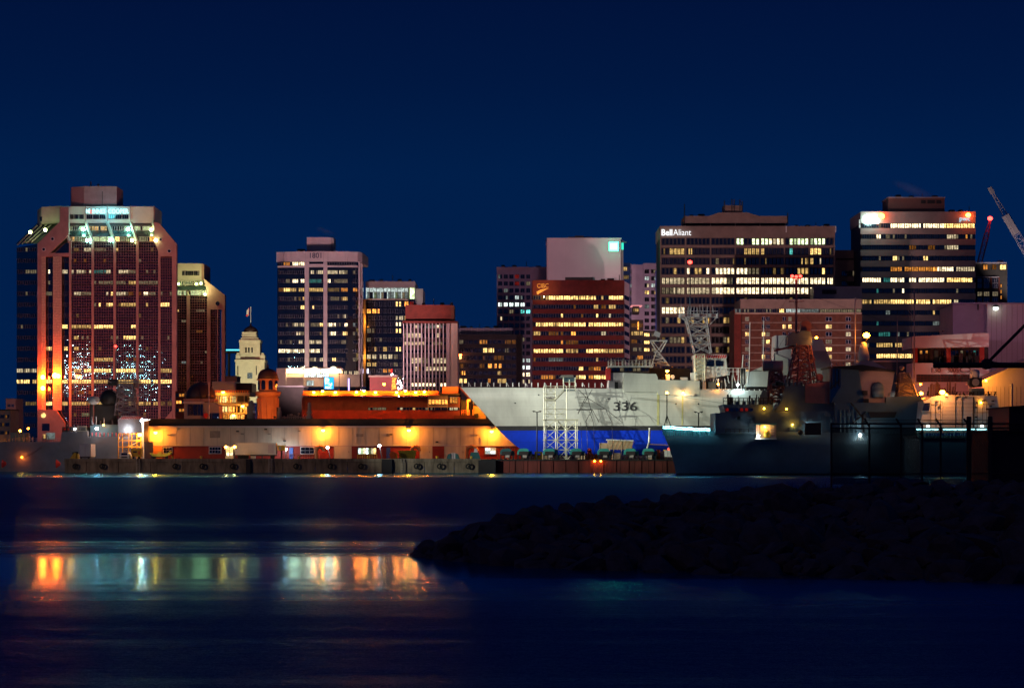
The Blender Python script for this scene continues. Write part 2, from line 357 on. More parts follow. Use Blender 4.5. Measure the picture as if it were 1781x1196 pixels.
    # bollards
    for i, p in enumerate((300, 350, 520, 640, 760, 820)):
        o = MB(); o.lathe(X(p, 551.3), 551.3, [(.28, GZ+.02), (.2, GZ+.2), (.2, GZ+.5), (.34, GZ+.6), (.3, GZ+.72)], 10)
        o = o.build('bollard', M['yellow'])
        tag(o, ['small mooring bollard on the quay before the yellow boat trailer', 'small mooring bollard on the quay before the long red wall', 'small mooring bollard on the quay below the six paned window', 'small mooring bollard on the quay below the lit loading bay', 'small mooring bollard on the quay before the red louvred wall', 'small mooring bollard on the quay beside the teal winch cover'][i], 'bollard', 'mooring bollards along the quay edge')
ground()

# ================================================================ TOWERS OF THE TOWN
def base(name, label, cat, px, d, group=None): return thing(name, label, cat, (X(px, d), d, GZ), group)
BG = 'office towers of the downtown waterfront'

def tower_one():
    d = 900; t = base('office_tower', 'tallest octagonal granite and glass tower with chamfered top and lit law firm sign', 'office tower', 200, d, BG)
    P = M['pink_concrete']; G = M['red_glass']
    zt = Z(421, d)
    MB().plan([(X(29, 925), 925), (X(64, 908), 908), (X(80, 903), 903), (X(303, 903), 903), (X(303, 930), 930), (X(298, 950), 950), (X(40, 940), 950)], GZ, zt).build('glass_core', M['glass'], t)
    rows = [430.6 + 19.1*k for k in range(17)]
    L = {0: [(131,136,'Y1'),(144,158,'W2'),(163,182,'W1'),(201,204,'Y2')], 1: [(240,246,'W1')], 2: [(124,158,'W2'),(163,182,'T1'),(184,190,'W2'),(205,222,'W2'),(222,235,'W1'),(73,86,'W3'),(107,118,'W2'),(45,64,'W1')],
         3: [(175,185,'Y3'),(163,197,'W1'),(201,222,'W1'),(222,235,'Y2'),(241,275,'W1')], 4: [(124,143,'W2'),(143,158,'W1'),(184,189,'W2'),(193,197,'Y3'),(202,225,'W2'),(249,256,'W3'),(258,272,'W1'),(73,90,'W1')],
         5: [(167,176,'Y3'),(184,197,'Y3'),(207,236,'Y2'),(250,258,'Y2'),(280,294,'Y3')], 7: [(124,158,'Y2'),(163,197,'Y3'),(228,236,'Y3'),(108,118,'Y3')],
         8: [(128,138,'Y2'),(188,196,'W1'),(215,236,'Y3')], 9: [(80,118,'Y3'),(129,136,'Y2')], 10: [(163,197,'Y2')], 11: [(129,145,'Y2'),(145,158,'Y3'),(163,197,'Y3'),(203,236,'Y3'),(280,298,'Y2'),(30,64,'W2')],
         12: [(124,158,'Y3'),(165,197,'Y2'),(203,236,'Y2'),(242,275,'Y3'),(280,300,'Y3'),(80,118,'Y3'),(28,40,'Y3'),(43,52,'Y3'),(57,64,'Y2')],
         14: [(124,158,'Y2'),(163,197,'Y2'),(225,236,'Y2'),(242,275,'Y2'),(280,300,'Y1'),(73,95,'Y3'),(108,118,'Y2'),(45,64,'Y1')], 15: [(140,158,'G1'),(168,182,'C2'),(190,197,'C2')]}
    bays = [(124,159),(163,197),(201.5,236.5),(241,275)]
    for k, y in enumerate(rows):
        for a, b in bays: row(t, d+.2, a, b, y, y+7, 2, 4, L.get(k, ()), .4, dim=.10, dimk=('Y1','O1','W1')[k % 3], dark=G, frame=M['frame'])
        if y > 445:
            row(t, d+.2, 279, 299, y, y+7, 1, 5, L.get(k, ()), .4, dark=G)
            row(t, d+2.4, 80, 91, y, y+7, 1, 3, L.get(k, ()), .4, dim=.02)
            row(t, d+2.4, 108, 118, y, y+7, 1, 3, L.get(k, ()), .4, dim=.02)
        row(t, 907, 28.5, 64, y, y+7, 3, 3, L.get(k, ()), 1, dim=.02)
        for a, b in bays: MB().pb(a, b, y+8, y+18.2, d+.25, .4).build('spandrel_glass', G, t)
        if y > 440: MB().pb(279, 299, y+8, y+18.2, d+.25, .4).build('spandrel_glass', G, t)
    # fine grid of mullions
    g = MB()
    for a, b in bays + [(279, 299)]:
        n = 8 if b-a > 25 else 5; y0 = 421 if b-a > 25 else 448
        for i in range(1, n): g.pb(a+(b-a)*i/n-.28, a+(b-a)*i/n+.28, y0, 756, d+.02, .16)
        y = y0
        while y < 756: g.pb(a, b, y, y+.75, d-.04, .15); y += 4.775
    g.build('mullion_grid', M['mullion'], t, 'stuff')
    for a, b in ((120,124),(159,163),(197,201.5),(236.5,241),(275,279)): MB().pb(a, b, 418, 775, d-.6, 1.4).build('pier', P, t)
    MB().pb(299, 307, 424, 775, d-.6, 3).build('pier', P, t)
    MB().pb(65, 72, 424, 790, d-.6, 12).build('pier', P, t)
    # gable walls with round windows
    a = MB().prism([(65,424),(104,386),(104,360),(119.5,360),(119.5,408),(86,440),(86,446),(72,446),(65,446)], d-.8, 2); a.build('gable_wall', P, t)
    a = MB().prism([(268,386),(277,388),(307,424),(307,440),(299,446),(279,446),(268,420)], d-.8, 2); a.build('gable_wall', P, t)
    for px, py, r in ((92,416,3),(77,434,3),(280,417,2.6),(295,437,3)):
        o = MB(); x, z = X(px, d), Z(py, d); rr = r*d/F
        n = 16; pr = []
        o.tube((x, d-.75, z), (x, d-1.1, z), rr*1.2, 16); o.build('porthole_frame', M['pale_concrete'], t)
        MB().tube((x, d-1.1, z), (x, d-1.16, z), rr*.85, 16).build('porthole', M['glass'], t)
    # glass brick strips with their grid
    for a_, b_, n in ((72.5,79,2),(92,107,4)):
        s = MB()
        y = 446
        while y < 712:
            for i in range(n): s.pb(a_+(b_-a_)*i/n+.25, a_+(b_-a_)*(i+1)/n-.25, y+.3, y+4.4, d-.1, .3)
            y += 4.775
        s.build('glass_block', M['beige_strip'], t, 'stuff')
        MB().pb(a_, b_, 446, 712, d+.22, 1.0).build('strip_frame', P, t)
    MB().pb(86, 120, 440, 446, d, 1).build('soffit', P, t)
    # lower lobby block
    MB().prism([(65,712),(97,712),(112,735),(112,790),(65,790)], d-1.5, 3).build('entrance_wall', P, t)
    MB().tube((X(77,d), d-1.5, Z(722,d)), (X(77,d), d-1.9, Z(722,d)), .8, 16).build('lit_porthole', LIT['Y3'], t)
    MB().pb(73, 86, 736, 749, d-1.6, .3).build('entrance_glass', M['glass'], t)
    MB().prism([(281,735),(300,712),(300,775),(281,775)], d-1.2, 1).build('entrance_wall', P, t)
    # sloping roof storeys
    s = MB(); 
    def slope(a, b, y0, d0, y1, d1): s.add([(X(a,d0), d0, Z(y0,d0)), (X(b,d0), d0, Z(y0,d0)), (X(b,d1), d1, Z(y1,d1)), (X(a,d1), d1, Z(y1,d1))], [(0,1,2,3)])
    slope(107, 268, 388, 907, 392, 905); slope(112, 272, 401, 904.6, 411, 901); s.build('sloping_roof', M['blue_slate'], t)
    MB().plan([(X(107,907),907),(X(268,907),907),(X(268,907),928),(X(107,907),928)], zt-.5, Z(388,907)).build('attic_core', M['dark_wall'], t)
    LL = [(113,125,'G1'),(137,147,'G2'),(153,186,'Y2'),(216,228,'G2'),(233,262,'G2'),(262,268,'Y3')]
    for a, b in ((114,150),(153,186),(191,229),(233,267)): row(t, 904.6, a, b, 393.2, 401, 3, 3, LL, .6, dim=.25, dimk='G1', frame=M['pale_concrete'])
    LL = [(122,130,'Y2'),(130,157,'G1'),(163,197,'G2'),(200,207,'Y3'),(207,236,'G1'),(241,262,'G1'),(262,268,'O3')]
    for a, b in ((122,158),(161,197),(200,236),(241,276)): row(t, 900.6, a, b, 411.5, 420, 3, 3, LL, .6, dim=.3, dimk='G1', frame=M['pale_concrete'])
    for a, b, c, e in ((112,396,121,421),(150,388,161,420),(187,388,199,420),(228,388,238,420),(266,388,277,421)):
        f = MB(); f.tube((X(a,905), 904.6, Z(387,905)), (X(c,899.6), 899.6, Z(e,899.6)), .55, 4); f.build('roof_rib', M['pale_concrete'], t)
    MB().pb(107, 268, 359, 388, 906.5, 20).build('crown', M['pale_concrete'], t)
    row(t, 906.3, 111, 146, 373, 381, 4, 3, (), .8, dim=.1); row(t, 906.3, 150, 184, 373, 381, 3, 3, (), .8); row(t, 906.3, 188, 224, 373, 381, 3, 3, (), .8)
    for a in (106, 148, 186, 226, 267): MB().pb(a, a+1.6, 358, 389, 906, 1.2).build('crown_rib', M['pink_concrete'], t)
    MB().plan([(X(65,925),925),(X(72,912),912),(X(106,907),907),(X(106,907),925)], Z(389,912), Z(360,912)).build('crown_side', M['pale_concrete'], t)
    MB().pb(69, 76, 377, 385, 911.8, .4).build('crown_vent', M['glass'], t)
    s = MB(); s.add([(X(28,922),922,Z(424,922)),(X(66,907),907,Z(424,907)),(X(104,911),911,Z(388,911)),(X(64,922),922,Z(389,922))], [(0,1,2,3)]); s.build('side_slope', M['blue_slate'], t)
    for k in range(4):
        MB().tube((X(30+9*k, 920-3*k), 920-4*k, Z(423,912)), (X(64+9*k, 915), 916-k, Z(390,912)), .25).build('roof_rib', M['pale_concrete'], t)
    MB().plan([(X(117,918),925),(X(124,913),913),(X(146,910),910),(X(203,910),910),(X(203,910),925)], Z(359,910), Z(324,910)).build('penthouse', M['pink_concrete'], t)
    m = MB(); m.pt(158,324,158,316,912,.25); m.pt(171,324,171,320,912,.4); m.pt(178,358,178,333,905.5,.12); m.build('roof_mast', M['frame'], t)
    # sign, lit letters
    sg = emit('sign_white', (.35,.95,1.0), 2.6)
    text('M', 149, 156, 371, 906.2, sg, t, 'sign_letter', .01, 7.6)
    text('C', 156.8, 160, 371, 906.2, emit('sign_red', (1,.05,.03), 2), t, 'sign_letter', .02, 5)
    text('INNES', 161, 183.5, 371, 906.2, sg, t, 'sign_letter', .02, 7.6)
    text('COOPER', 188, 223.5, 371, 906.2, sg, t, 'sign_letter', .02, 7.6)
    point('sign_glow', (X(186, 903), 902, Z(366, 903)), 26000, (.15, .85, 1), 2.5, t)
    for px, py, dd in ((145,399,903),(223,399,903),(263,400,903),(152,418,899),(192,418,899),(230,418,899),(271,418,899),(53,404,908),(79,400,905)):
        b = MB(); b.ball(X(px,dd), dd-.3, Z(py,dd), .55, 8); b.build('roof_floodlight', EM['green'] if px in (145,223,192,152) else EM['greenmid'], t)
        point('roof_light', (X(px,dd), dd-1.2, Z(py,dd)+.8), 2600, GRN, .3, t)
    # amber wall lamps burning on the glass brick strips
    for px, py, k in ((76,656,1),(97,653,1.8),(103,654,.8),(76,675,1)):
        b = MB(); b.ball(X(px,d), d-1.6, Z(py,d), .75*k**.3, 10); b.build('amber_lamp', EM['amber'], t)
        point('amber_light', (X(px,d)+(6 if px > 90 else 0), d-(7 if px > 90 else 2.6), Z(py,d)), 26000*k, SOD, .6, t)
    return t
M['beige_strip'] = mat('glass_brick', (.50,.36,.26), .25, noise=.3, nscale=1.5)
M['mullion'] = mat('red_mullion', (.14,.055,.055), .6, noise=.2)
M['blue_slate'] = mat('sloping_glazing', (.03,.045,.05), .2, noise=.3)
tower_one()

def tower_two():
    d = 960; t = base('office_tower', 'shorter octagonal granite tower with yellow green lit crown behind the tallest one', 'office tower', 345, d, BG)
    P = M['pink_concrete']
    MB().plan([(X(300,d),d+.8),(X(383,d),d+.8),(X(381,d+35),d+35),(X(300,d),d+35)], GZ, Z(514,d)).build('glass_core', M['glass'], t)
    rows = [519+18*k for k in range(11)]
    L = {1: [(307,312,'W2')], 0: [(343,354,'W1')], 2: [(307,308,'Y2')], 6: [(345,350,'W1')], 9: [(307,316,'Y2')]}
    L = {0: [], 1: [(343,356,'W1'),(307,310,'Y2')], 6: [(315,322,'C1')], 9: [(307,318,'Y2')], 3: [(340,352,'O1')]}
    for k, y in enumerate(rows):
        row(t, d+.2, 307, 324, y, y+6, 1, 4, L.get(k, ()), .4, dim=.06, dark=M['glass'])
        row(t, d+.2, 330, 360, y, y+6, 2, 4, L.get(k, ()), .4, dim=.06, dark=M['glass'])
        if y > 535: row(t, d+.2, 366.5, 382.5, y, y+6, 1, 4, (), .4, dark=M['glass'])
        for a, b in ((307,324),(330,360),(366.5,382.5)):
            if y > 535 or b < 365: MB().pb(a, b, y+7, y+17, d+.3, .3).build('spandrel_glass', M['red_glass'], t)
    g = MB()
    for a, b, n, y0 in ((307,324,4,515),(330,360,7,515),(366.5,382.5,4,537)):
        for i in range(1, n): g.pb(a+(b-a)*i/n-.25, a+(b-a)*i/n+.25, y0, 700, d+.02, .16)
        y = y0
        while y < 700: g.pb(a, b, y, y+.7, d-.04, .15); y += 4.5
    g.build('mullion_grid', M['mullion'], t, 'stuff')
    for a, b, y0 in ((324.5,330,514),(360,366,514),(385,391,513)): MB().pb(a, b, y0, 700, d-.6, 1.4 if a < 380 else 4).build('pier', P, t)
    MB().pb(377.5,379,530,700,d-.5,.6).build('pier', P, t)
    MB().prism([(355,485),(391,513),(391,538),(366,538),(361,514)], d-.8, 2).build('gable_wall', P, t)
    MB().tube((X(379,d),d-.8,Z(528,d)),(X(379,d),d-1.2,Z(528,d)),.75,14).build('porthole', M['glass'], t)
    MB().pb(305,352,458,488,d+6,20).build('crown', M['pale_concrete'], t)
    MB().pb(350.5,355,459,487,d+5.6,20).build('crown_rib', P, t)
    row(t, d+5.8, 316.5, 347, 471, 479, 3, 3, (), .6)
    MB().plan([(X(305,d),d+3),(X(354,d),d+3),(X(354,d),d+25),(X(305,d),d+25)], Z(516,d), Z(487,d)).build('attic_core', M['dark_wall'], t)
    row(t, d+2.4, 307, 320, 488.5, 496, 1, 3, [(307,320,'G1')], .5, frame=M['pale_concrete']); row(t, d+2.4, 320, 352, 488.5, 496, 3, 3, [(320,352,'G1')], .5, frame=M['pale_concrete'])
    row(t, d-.2, 307, 324, 505, 513.5, 1, 4, [(307,324,'G2')], .5, frame=M['pale_concrete']); row(t, d-.2, 328, 361, 505, 513.5, 3, 3, [(328,361,'G2')], .5, frame=M['pale_concrete'])
    s = MB(); s.add([(X(307,d),d+2.2,Z(496.5,d)),(X(355,d),d+2.2,Z(496.5,d)),(X(360,d),d,Z(504.5,d)),(X(307,d),d,Z(504.5,d))], [(0,1,2,3)]); s.build('sloping_roof', M['blue_slate'], t)
    for a, c in ((316,328),(350,361)): MB().tube((X(a,d),d+5.5,Z(487,d)),(X(c,d),d-.5,Z(514,d)),.5).build('roof_rib', M['pale_concrete'], t)
    for px, py in ((311,494),(342,494),(350,493),(357,512)):
        MB().ball(X(px,d),d-.8,Z(py,d),.5,8).build('roof_floodlight', EM['greenlow'], t)
        point('roof_light', (X(px,d), d-3, Z(py,d)+1.5), 30000, (.95,1,.35), .3, t)
tower_two()

def domed_tower():
    d = 1000; t = base('stone_tower', 'floodlit cream stone tower stepping up to a small dome with flagpole', 'tower', 435, d)
    st = M['stone']
    MB().pb(409.5,460,628,700,d,10).build('lower_block', st, t)
    MB().pb(408.5,461,625,629,d-.6,11.2).build('lower_cornice', st, t)
    MB().pb(416.5,452,594,627,d+1.5,8).build('upper_block', st, t)
    MB().pb(415.5,453,591,595,d+1,9).build('upper_cornice', st, t)
    MB().pb(418.5,450,587,591,d+1.8,7.6).build('attic_step', st, t)
    MB().pb(421,446,577,587,d+2.4,6).build('attic', st, t); MB().pb(420,447,582,583.5,d+2.2,6.4).build('attic_band', st, t)
    for a in (410,452.5): MB().pb(a,a+8,617,627,d+.1,5).build('corner_turret', st, t); 
    for a in (411.5,454): MB().pb(a,a+5,613.5,617,d+.6,3.6).build('turret_cap', st, t)
    x, y = X(433.5,d), d+5.5
    MB().lathe(x, y, [(2.9,Z(577,d)),(2.7,Z(573,d)),(2.1,Z(569.5,d)),(1.2,Z(567,d)),(.4,Z(565.5,d)),(.2,Z(560,d))], 20).build('dome', M['copper'], t)
    MB().tube((x,y,Z(566,d)),(x,y,Z(532,d)),.12,6).build('flagpole', M['white_paint'], t)
    for a in (426.5,431.5,437): MB().pb(a,a+2.6,604,613,d+1.42,.2).build('window', M['glass'], t)
    for a in (423.5,429.5,435,440.5): MB().pb(a,a+1.1,599,620,d+1.0,.6).build('pilaster', st, t)
    for a in (413,445): MB().pb(a,a+1.5,636,652,d-.1,.2).build('window', M['glass'], t)
    for a in (430,): MB().pb(a,a+9,648,658,d-.1,.2).build('window', LIT['C1'], t)
    f = MB(); f.use(M['flag_red']).prism([(432.8,534),(433.4,534),(433.4,548),(429,550)], y, .08).use(M['white_paint']).prism([(429,540),(432.7,536),(432,549),(429,549)], y-.02, .1).use(M['flag_red']).prism([(428,548),(431,546),(431,550.5),(428,550)], y-.04, .1)
    o = f.build('flag'); tag(o, 'small red and white flag hanging from the pole on the floodlit stone tower', 'flag')
    for px, pw in ((404,1.1),(470,1.2)):
        fl = pthing('floodlight', 'low floodlight in front of the stone tower, on its %s flank' % ('dark glass tower' if px < 430 else 'white pillared office'), 'floodlight', px, 940, 8)
        b = MB(); X0, Y0, Z0 = fl.location; b.box(X0-.5,X0+.5,Y0-.3,Y0+.3,Z0,Z0+.8); b.build('lamp_housing', M['frame'], fl); MB().box(X0-.1,X0+.1,Y0-.1,Y0+.1,GZ,Z0).build('post', M['frame'], fl)
        spot('beam', (X0,Y0+.8,Z0+1), (X(434,d), d, Z(612,d)), 75000*pw, (1,.93,.55), 40, parent=fl)
domed_tower()

def pillar_office():
    d = 780; t = base('office_block', 'dark glass office with two pale pillars and a number on its pale cap', 'office block', 556, d, BG)
    c = M['lilac_pale']
    zt = Z(440, d)
    pts = [(X(482,d+2),d+2.5),(X(500,d),d+.9),(X(530,d),d+.25),(X(600,d),d+.25),(X(618,d),d+1.2),(X(626,d),d+3.2),(X(631,d+20),d+24),(X(484,d+20),d+24)]
    MB().plan(pts, GZ, zt).build('glass_core', M['glass'], t)
    for a, b in ((530,537),(562.5,569)): MB().pb(a, b, 455, 638, d-1.2, 1.8).build('pillar', c, t)
    MB().plan([(X(482,d)-.4,d+1.6),(X(500,d),d-.2),(X(530,d),d-1.0),(X(605,d),d-1.0),(X(622,d),d+.3),(X(629,d),d+2.6),(X(630,d)+.5,d+24),(X(482,d),d+24)], Z(455,d), Z(437.5,d)).build('cap', c, t)
    for a in (494, 506, 531, 562, 570, 600): MB().pb(a,a+.8,438,455,d-1.1,.2).build('cap_joint', M['grey_clad'], t)
    MB().pb(482,530,462.3,465,d-.6,1.8).build('sill_band', c, t); MB().pb(537,562.5,459,464.5,d-.6,1.4).build('sill_band', c, t); MB().pb(569,622,461.5,464.5,d-.6,1.8).build('sill_band', c, t)
    MB().pb(623.5,626.5,455,672,d+.2,1.5).build('corner_column', c, t); MB().pb(628,630.5,455,672,d+6,1.2).build('corner_column', c, t)
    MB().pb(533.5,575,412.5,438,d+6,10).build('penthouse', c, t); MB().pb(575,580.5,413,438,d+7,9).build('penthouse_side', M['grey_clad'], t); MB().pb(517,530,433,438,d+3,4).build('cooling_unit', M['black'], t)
    text('1801', 539, 559, 448.6, d-1.3, M['num_blue'], t, 'number', .01, 9)
    ys = [470,485.3,500.5,516,531,546.5,561.3,576.5,591.3,606.7,621.8]
    L = [[(541,563,'W2'),(570,600,'W2'),(600,610,'W1')],[(498,505,'W1'),(510,520,'W3'),(523,528,'W3'),(537,560,'T1'),(570,575,'W3'),(580,600,'W1')],[(483,492,'O1'),(494,506,'Y3'),(509,530,'Y2'),(537,563,'Y2'),(570,590,'Y1'),(592,621,'O2')],
         [(519,522,'Y2'),(527,530,'Y2'),(595,607,'Y2'),(577,590,'W1')],[(518,530,'Y3'),(540,546,'Y3')],[(596,602,'W2')],[(514,530,'W2'),(537,563,'W1'),(556,563,'Y3'),(571,584,'W3'),(600,603,'W3'),(613,617,'C1')],
         [(515,529,'W2'),(556,563,'Y2'),(577,583,'W3'),(596,604,'Y3'),(610,616,'W1')],[(500,506,'W1'),(521,524,'W2'),(538,560,'W2'),(595,600,'W1')],[(484,530,'W3'),(537,556,'W3')],[(538,563,'W2'),(578,584,'Y3'),(608,621,'W1')]]
    for y, l in zip(ys, L):
        row(t, d+.05, 497, 530, y, y+6.6, 3, 3, l, .8, keep=.8, dim=.05); row(t, d+1.2, 484, 497, y, y+6.6, 1, 4, l, .8, dim=.03)
        row(t, d+.05, 537, 562.5, y, y+6.6, 2, 4, l, .8, keep=.8, dim=.05)
        row(t, d+.05, 569, 605, y, y+6.6, 3, 4, l, .8, keep=.8, dim=.05); row(t, d+.9, 605, 622, y, y+6.6, 2, 2, l, .8, dim=.05)
        for a, b in ((500,530),(537,562.5),(569,602)): MB().pb(a, b, y+7.4, y+14.2, d+.1, .3).build('spandrel_glass', M['glass'], t)
    row(t, d-.4, 486, 530, 455.5, 462, 4, 3, [(495,507,'O2'),(510,530,'W3')], .6); row(t, d-.4, 569, 620, 455.5, 461, 4, 3, (), .6)
    # podium with glowing strip
    MB().pb(484,626,650,672,d-3,6).build('podium', M['brown_concrete'], t); MB().pb(481,497,640,728,d-8,6).build('podium_wing', M['brown_concrete'], t)
    MB().pb(497,528,656,728,d-6,6).build('podium_wing', M['brown_concrete'], t)
    for a, b in ((497,526),(529,556),(559,592)): MB().pb(a, b, 642.5, 647.5, d-4.2, .8).build('light_strip', EM['strip'], t)
    row(t, d-3.6, 529, 572, 647.8, 656, 4, 3, [(529,572,'C3')], .4)
    MB().pb(494,596,640,642.2,d-5,3).build('canopy', c, t)
    row(t, d-6.3, 533, 546, 661, 671, 1, 3, [(533,546,'C2')], .4); row(t, d-3.6, 598, 624, 645, 651, 3, 3, [(598,624,'W2')], .5)
    for px in (515,545,578): point('strip_light', (X(px,d), d-5.4, Z(645,d)), 16000, (1,.82,.5), 1.5, t)
    # blue bank sign on the podium
    s = pthing('bank_sign', 'lit blue square bank sign with pale emblem below the glowing strip', 'sign', 572, 770, Z(677,770))
    D = 770
    MB().pb(563,581,655,677,D,.8).build('sign_box', M['blue_paint'], s)
    MB().pb(564,580.2,656,676.2,D-.1,.1).build('sign_face', emit('sign_blue', (.02,.48,1), 1.5), s)
    e = MB(); e.prism([(565,657),(568,656.6),(572,658),(573,661),(571,663),(575,666),(577.5,665),(577.8,669),(575,671.5),(568,667),(566,669),(565,664)], D-.2, .08); e.build('emblem', emit('emblem_white', (.62,.95,1), 2.2), s)
    e = MB(); e.pt(567,661,573,666,D-.26,.09); e.pt(566.5,664,574,669.5,D-.26,.09); e.pt(573,666,576,667,D-.26,.12); e.build('emblem_line', M['blue_paint'], s)
    text('RBC', 566, 576.5, 675.5, D-.22, emit('sign_letter_white', (.8,.98,1), 2.5), s, 'lettering', .02, 4)
    MB().tube((X(572,D),D+.5,Z(676,D)),(X(572,D),D+.5,GZ),.5).build('sign_post', M['frame'], s)
    p = pthing('light_tube', 'upright violet light tube right of the lit blue bank sign', 'light', 607, 770, Z(679,770))
    MB().pt(606.6,658,606.8,679,770,.22).build('tube', emit('violet', (.45,.35,1), 3), p); MB().pt(608,656,608,728,770.6,.15).build('post', M['frame'], p)
    q = pthing('light_tube', 'short white light tube on the dark glass block behind the red pavilion', 'light', 640, 815, Z(650,815)); MB().pt(639.6,641,639.6,649,815,.25).build('tube', emit('pale_violet', (.8,.7,1), 3), q); MB().pt(640.2,640,640.2,660,815.5,.15).build('post', M['frame'], q)
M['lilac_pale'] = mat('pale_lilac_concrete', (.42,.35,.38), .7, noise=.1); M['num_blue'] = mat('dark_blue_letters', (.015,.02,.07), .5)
EM['strip'] = emit('strip_light', (1,.50,.20), 34)
pillar_office()

def lounge_office():
    d = 820; t = base('office_block', 'dark office with white lit glass top floor beside the two pillared one', 'office block', 684, d, BG)
    MB().pb(636,722,520,700,d+.3,24).build('walls', M['glass'], t)
    MB().pb(636,722,489,500,d,24).build('roof_band', M['grey_clad'], t); MB().pb(722,735.5,502,700,d+4,20).build('side_wall', M['grey_clad'], t)
    MB().pb(636,710,519.5,521.5,d-.2,3).build('floor_edge', M['pale_concrete'], t); MB().pb(636,722,500,520,d+4,18).build('lounge_core', M['grey_clad'], t)
    for i in range(6): MB().pb(636.6+12.2*i, 638.2+12.2*i, 500, 520, d, .6).build('lounge_column', LIT['C2'], t)
    for i in range(6):
        window(t, d+1.2, 637+12.2*i, 649+12.2*i, 500.5, 508, ['C2','C2']); window(t, d+1.3, 637+12.2*i, 649+12.2*i, 508, 519.5, [['C1','G1','W1'][i%3], None if i in (0,2) else 'C1'])
    MB().pb(713,720.5,501,519.5,d-.1,1).build('light_column', LIT['G3'], t)
    L = [(524,533,[(689,697,'Y3'),(702,709,'O3'),(714,721,'R1')]),(537,545,[(637,646,'O3'),(649,658,'O3')]),(549,556.5,[(689,700,'W2'),(703,708,'Y2')]),(560,567,[(690,698,'W3')]),(571,579,[(640,650,'W1'),(690,698,'Y3')]),(587,594,[(640,644,'W1')]),
         (603,611,[(651,655,'Y2'),(667,671,'Y2'),(689,698,'Y3')]),(616,624,[(637,655,'W2'),(661,668,'W2'),(672,682,'W2'),(686,693,'W1')]),(630,637,[(638,656,'Y2'),(686,695,'W1')]),(641,648,[(668,677,'O2'),(678,682,'R3')]),(654,661,[(694,698,'Y1')])]
    for a, b, l in L: row(t, d+.1, 637, 721, a, b, 9, 2, l, 2.0, keep=1, dim=.04)
    roofbits(t, 640, 720, 489, d, 5)
    MB().pb(631.5,636,520,672,d-2,3).build('stair_strip', M['beige'], t)
    for y in (560, 620): point('stair_light', (X(633.5,d), d-4, Z(y,d)), 3000, SODY, .4, t)
lounge_office()

def finned_block():
    d = 740; t = base('office_block', 'low office with white upright fins and a red brick top', 'office block', 745, d, BG)
    MB().pb(701,782,562,700,d+.5,20).build('walls', M['dark_wall'], t)
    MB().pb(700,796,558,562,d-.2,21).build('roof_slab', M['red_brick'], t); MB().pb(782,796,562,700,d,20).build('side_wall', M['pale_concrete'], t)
    for i in range(13): MB().pb(701+6.28*i, 702.7+6.28*i, 562, 700, d-.9, 1.2).build('fin', M['lilac_pale'], t)
    MB().pb(776.5,782,562,700,d-.8,1.2).build('fin', M['lilac_pale'], t)
    L = [(565,571,[(724,768,'C1'),(760,765,'W3'),(724,728,'W2')]),(579,587.5,[(705,733,'W2'),(761,765,'W2')]),(594,600,[(705,741,'W2'),(755,768,'W1')]),(608,614,[]),(622,632,[(717,733,'W2'),(735,745,'W1'),(755,780,'W2')]),(637,645,[(720,726,'W2'),(727,735,'O2'),(740,780,'W2')]),(651,657,[]),(665.5,672,[(718,780,'W3')])]
    for a, b, l in L:
        for i in range(12): row(t, d+.2, 702.9+6.28*i, 707.1+6.28*i, a, b, 1, 1, l, .1, keep=.85, dim=.02, dimk='Y1')
    MB().pb(705,785,530,558,d+3,12).build('brick_penthouse', M['red_brick'], t); MB().pb(784.5,790,531,560,d+2.5,12).build('penthouse_pier', M['brick'], t)
    roofbits(t, 712, 776, 530, d+3, 4)
    MB().pt(785.5,531,785.5,526,d+4,.4).build('vent', M['black'], t)
    MB().pb(700,796,700,728,d,20).build('ground_floor', M['dark_wall'], t)
finned_block()

def dark_block():
    d = 830; t = base('office_block', 'broad dark brown office with few orange windows and rounded corner', 'office block', 850, d, BG)
    MB().plan([(X(797,d),d+.4),(X(898,d),d+.4),(X(906,d),d+2),(X(909.5,d),d+6),(X(909.5,d),d+24),(X(797,d),d+24)], GZ, Z(581,d)).build('walls', M['dark_wall'], t)
    MB().pb(797,891,570,582,d+6,10).build('roof_screen', M['grey_clad'], t)
    roofbits(t, 800, 885, 570, d+6, 6)
    for i in range(9): MB().pb(800+10*i,800.8+10*i,570,582,d+5.8,.2).build('screen_post', M['pale_concrete'], t)
    L = [(591,598,[(800,805,'W1'),(835,838,'O2'),(842,848,'O2'),(880,898,'O1')]),(605,613,[(842,858,'Y3'),(880,884,'W1')]),(618,626,[(860,875,'O1')]),(632,640,[(802,806,'O1'),(836,843,'O1'),(848,855,'O3'),(861,873,'O3')]),(645,652,[(805,808,'O3'),(866,871,'Y2')]),(658,666,[(798,810,'Y3'),(848,855,'O2'),(866,880,'Y2')])]
    for a, b, l in L: row(t, d+.1, 798, 898, a, b, 12, 3, l, 1.4, keep=.9, dim=.02, dimk='O1')
    for a in (585,601,615.5,628.5,642,655): MB().pb(797,899,a,a+2,d-.1,.8).build('floor_band', M['dark_wall'], t)
    lamp('reddish star bright lamp on the corner of the broad dark office', 800, 617, d-1.5, 'redorange', 1200, (1,.4,.1), .6)
dark_block()

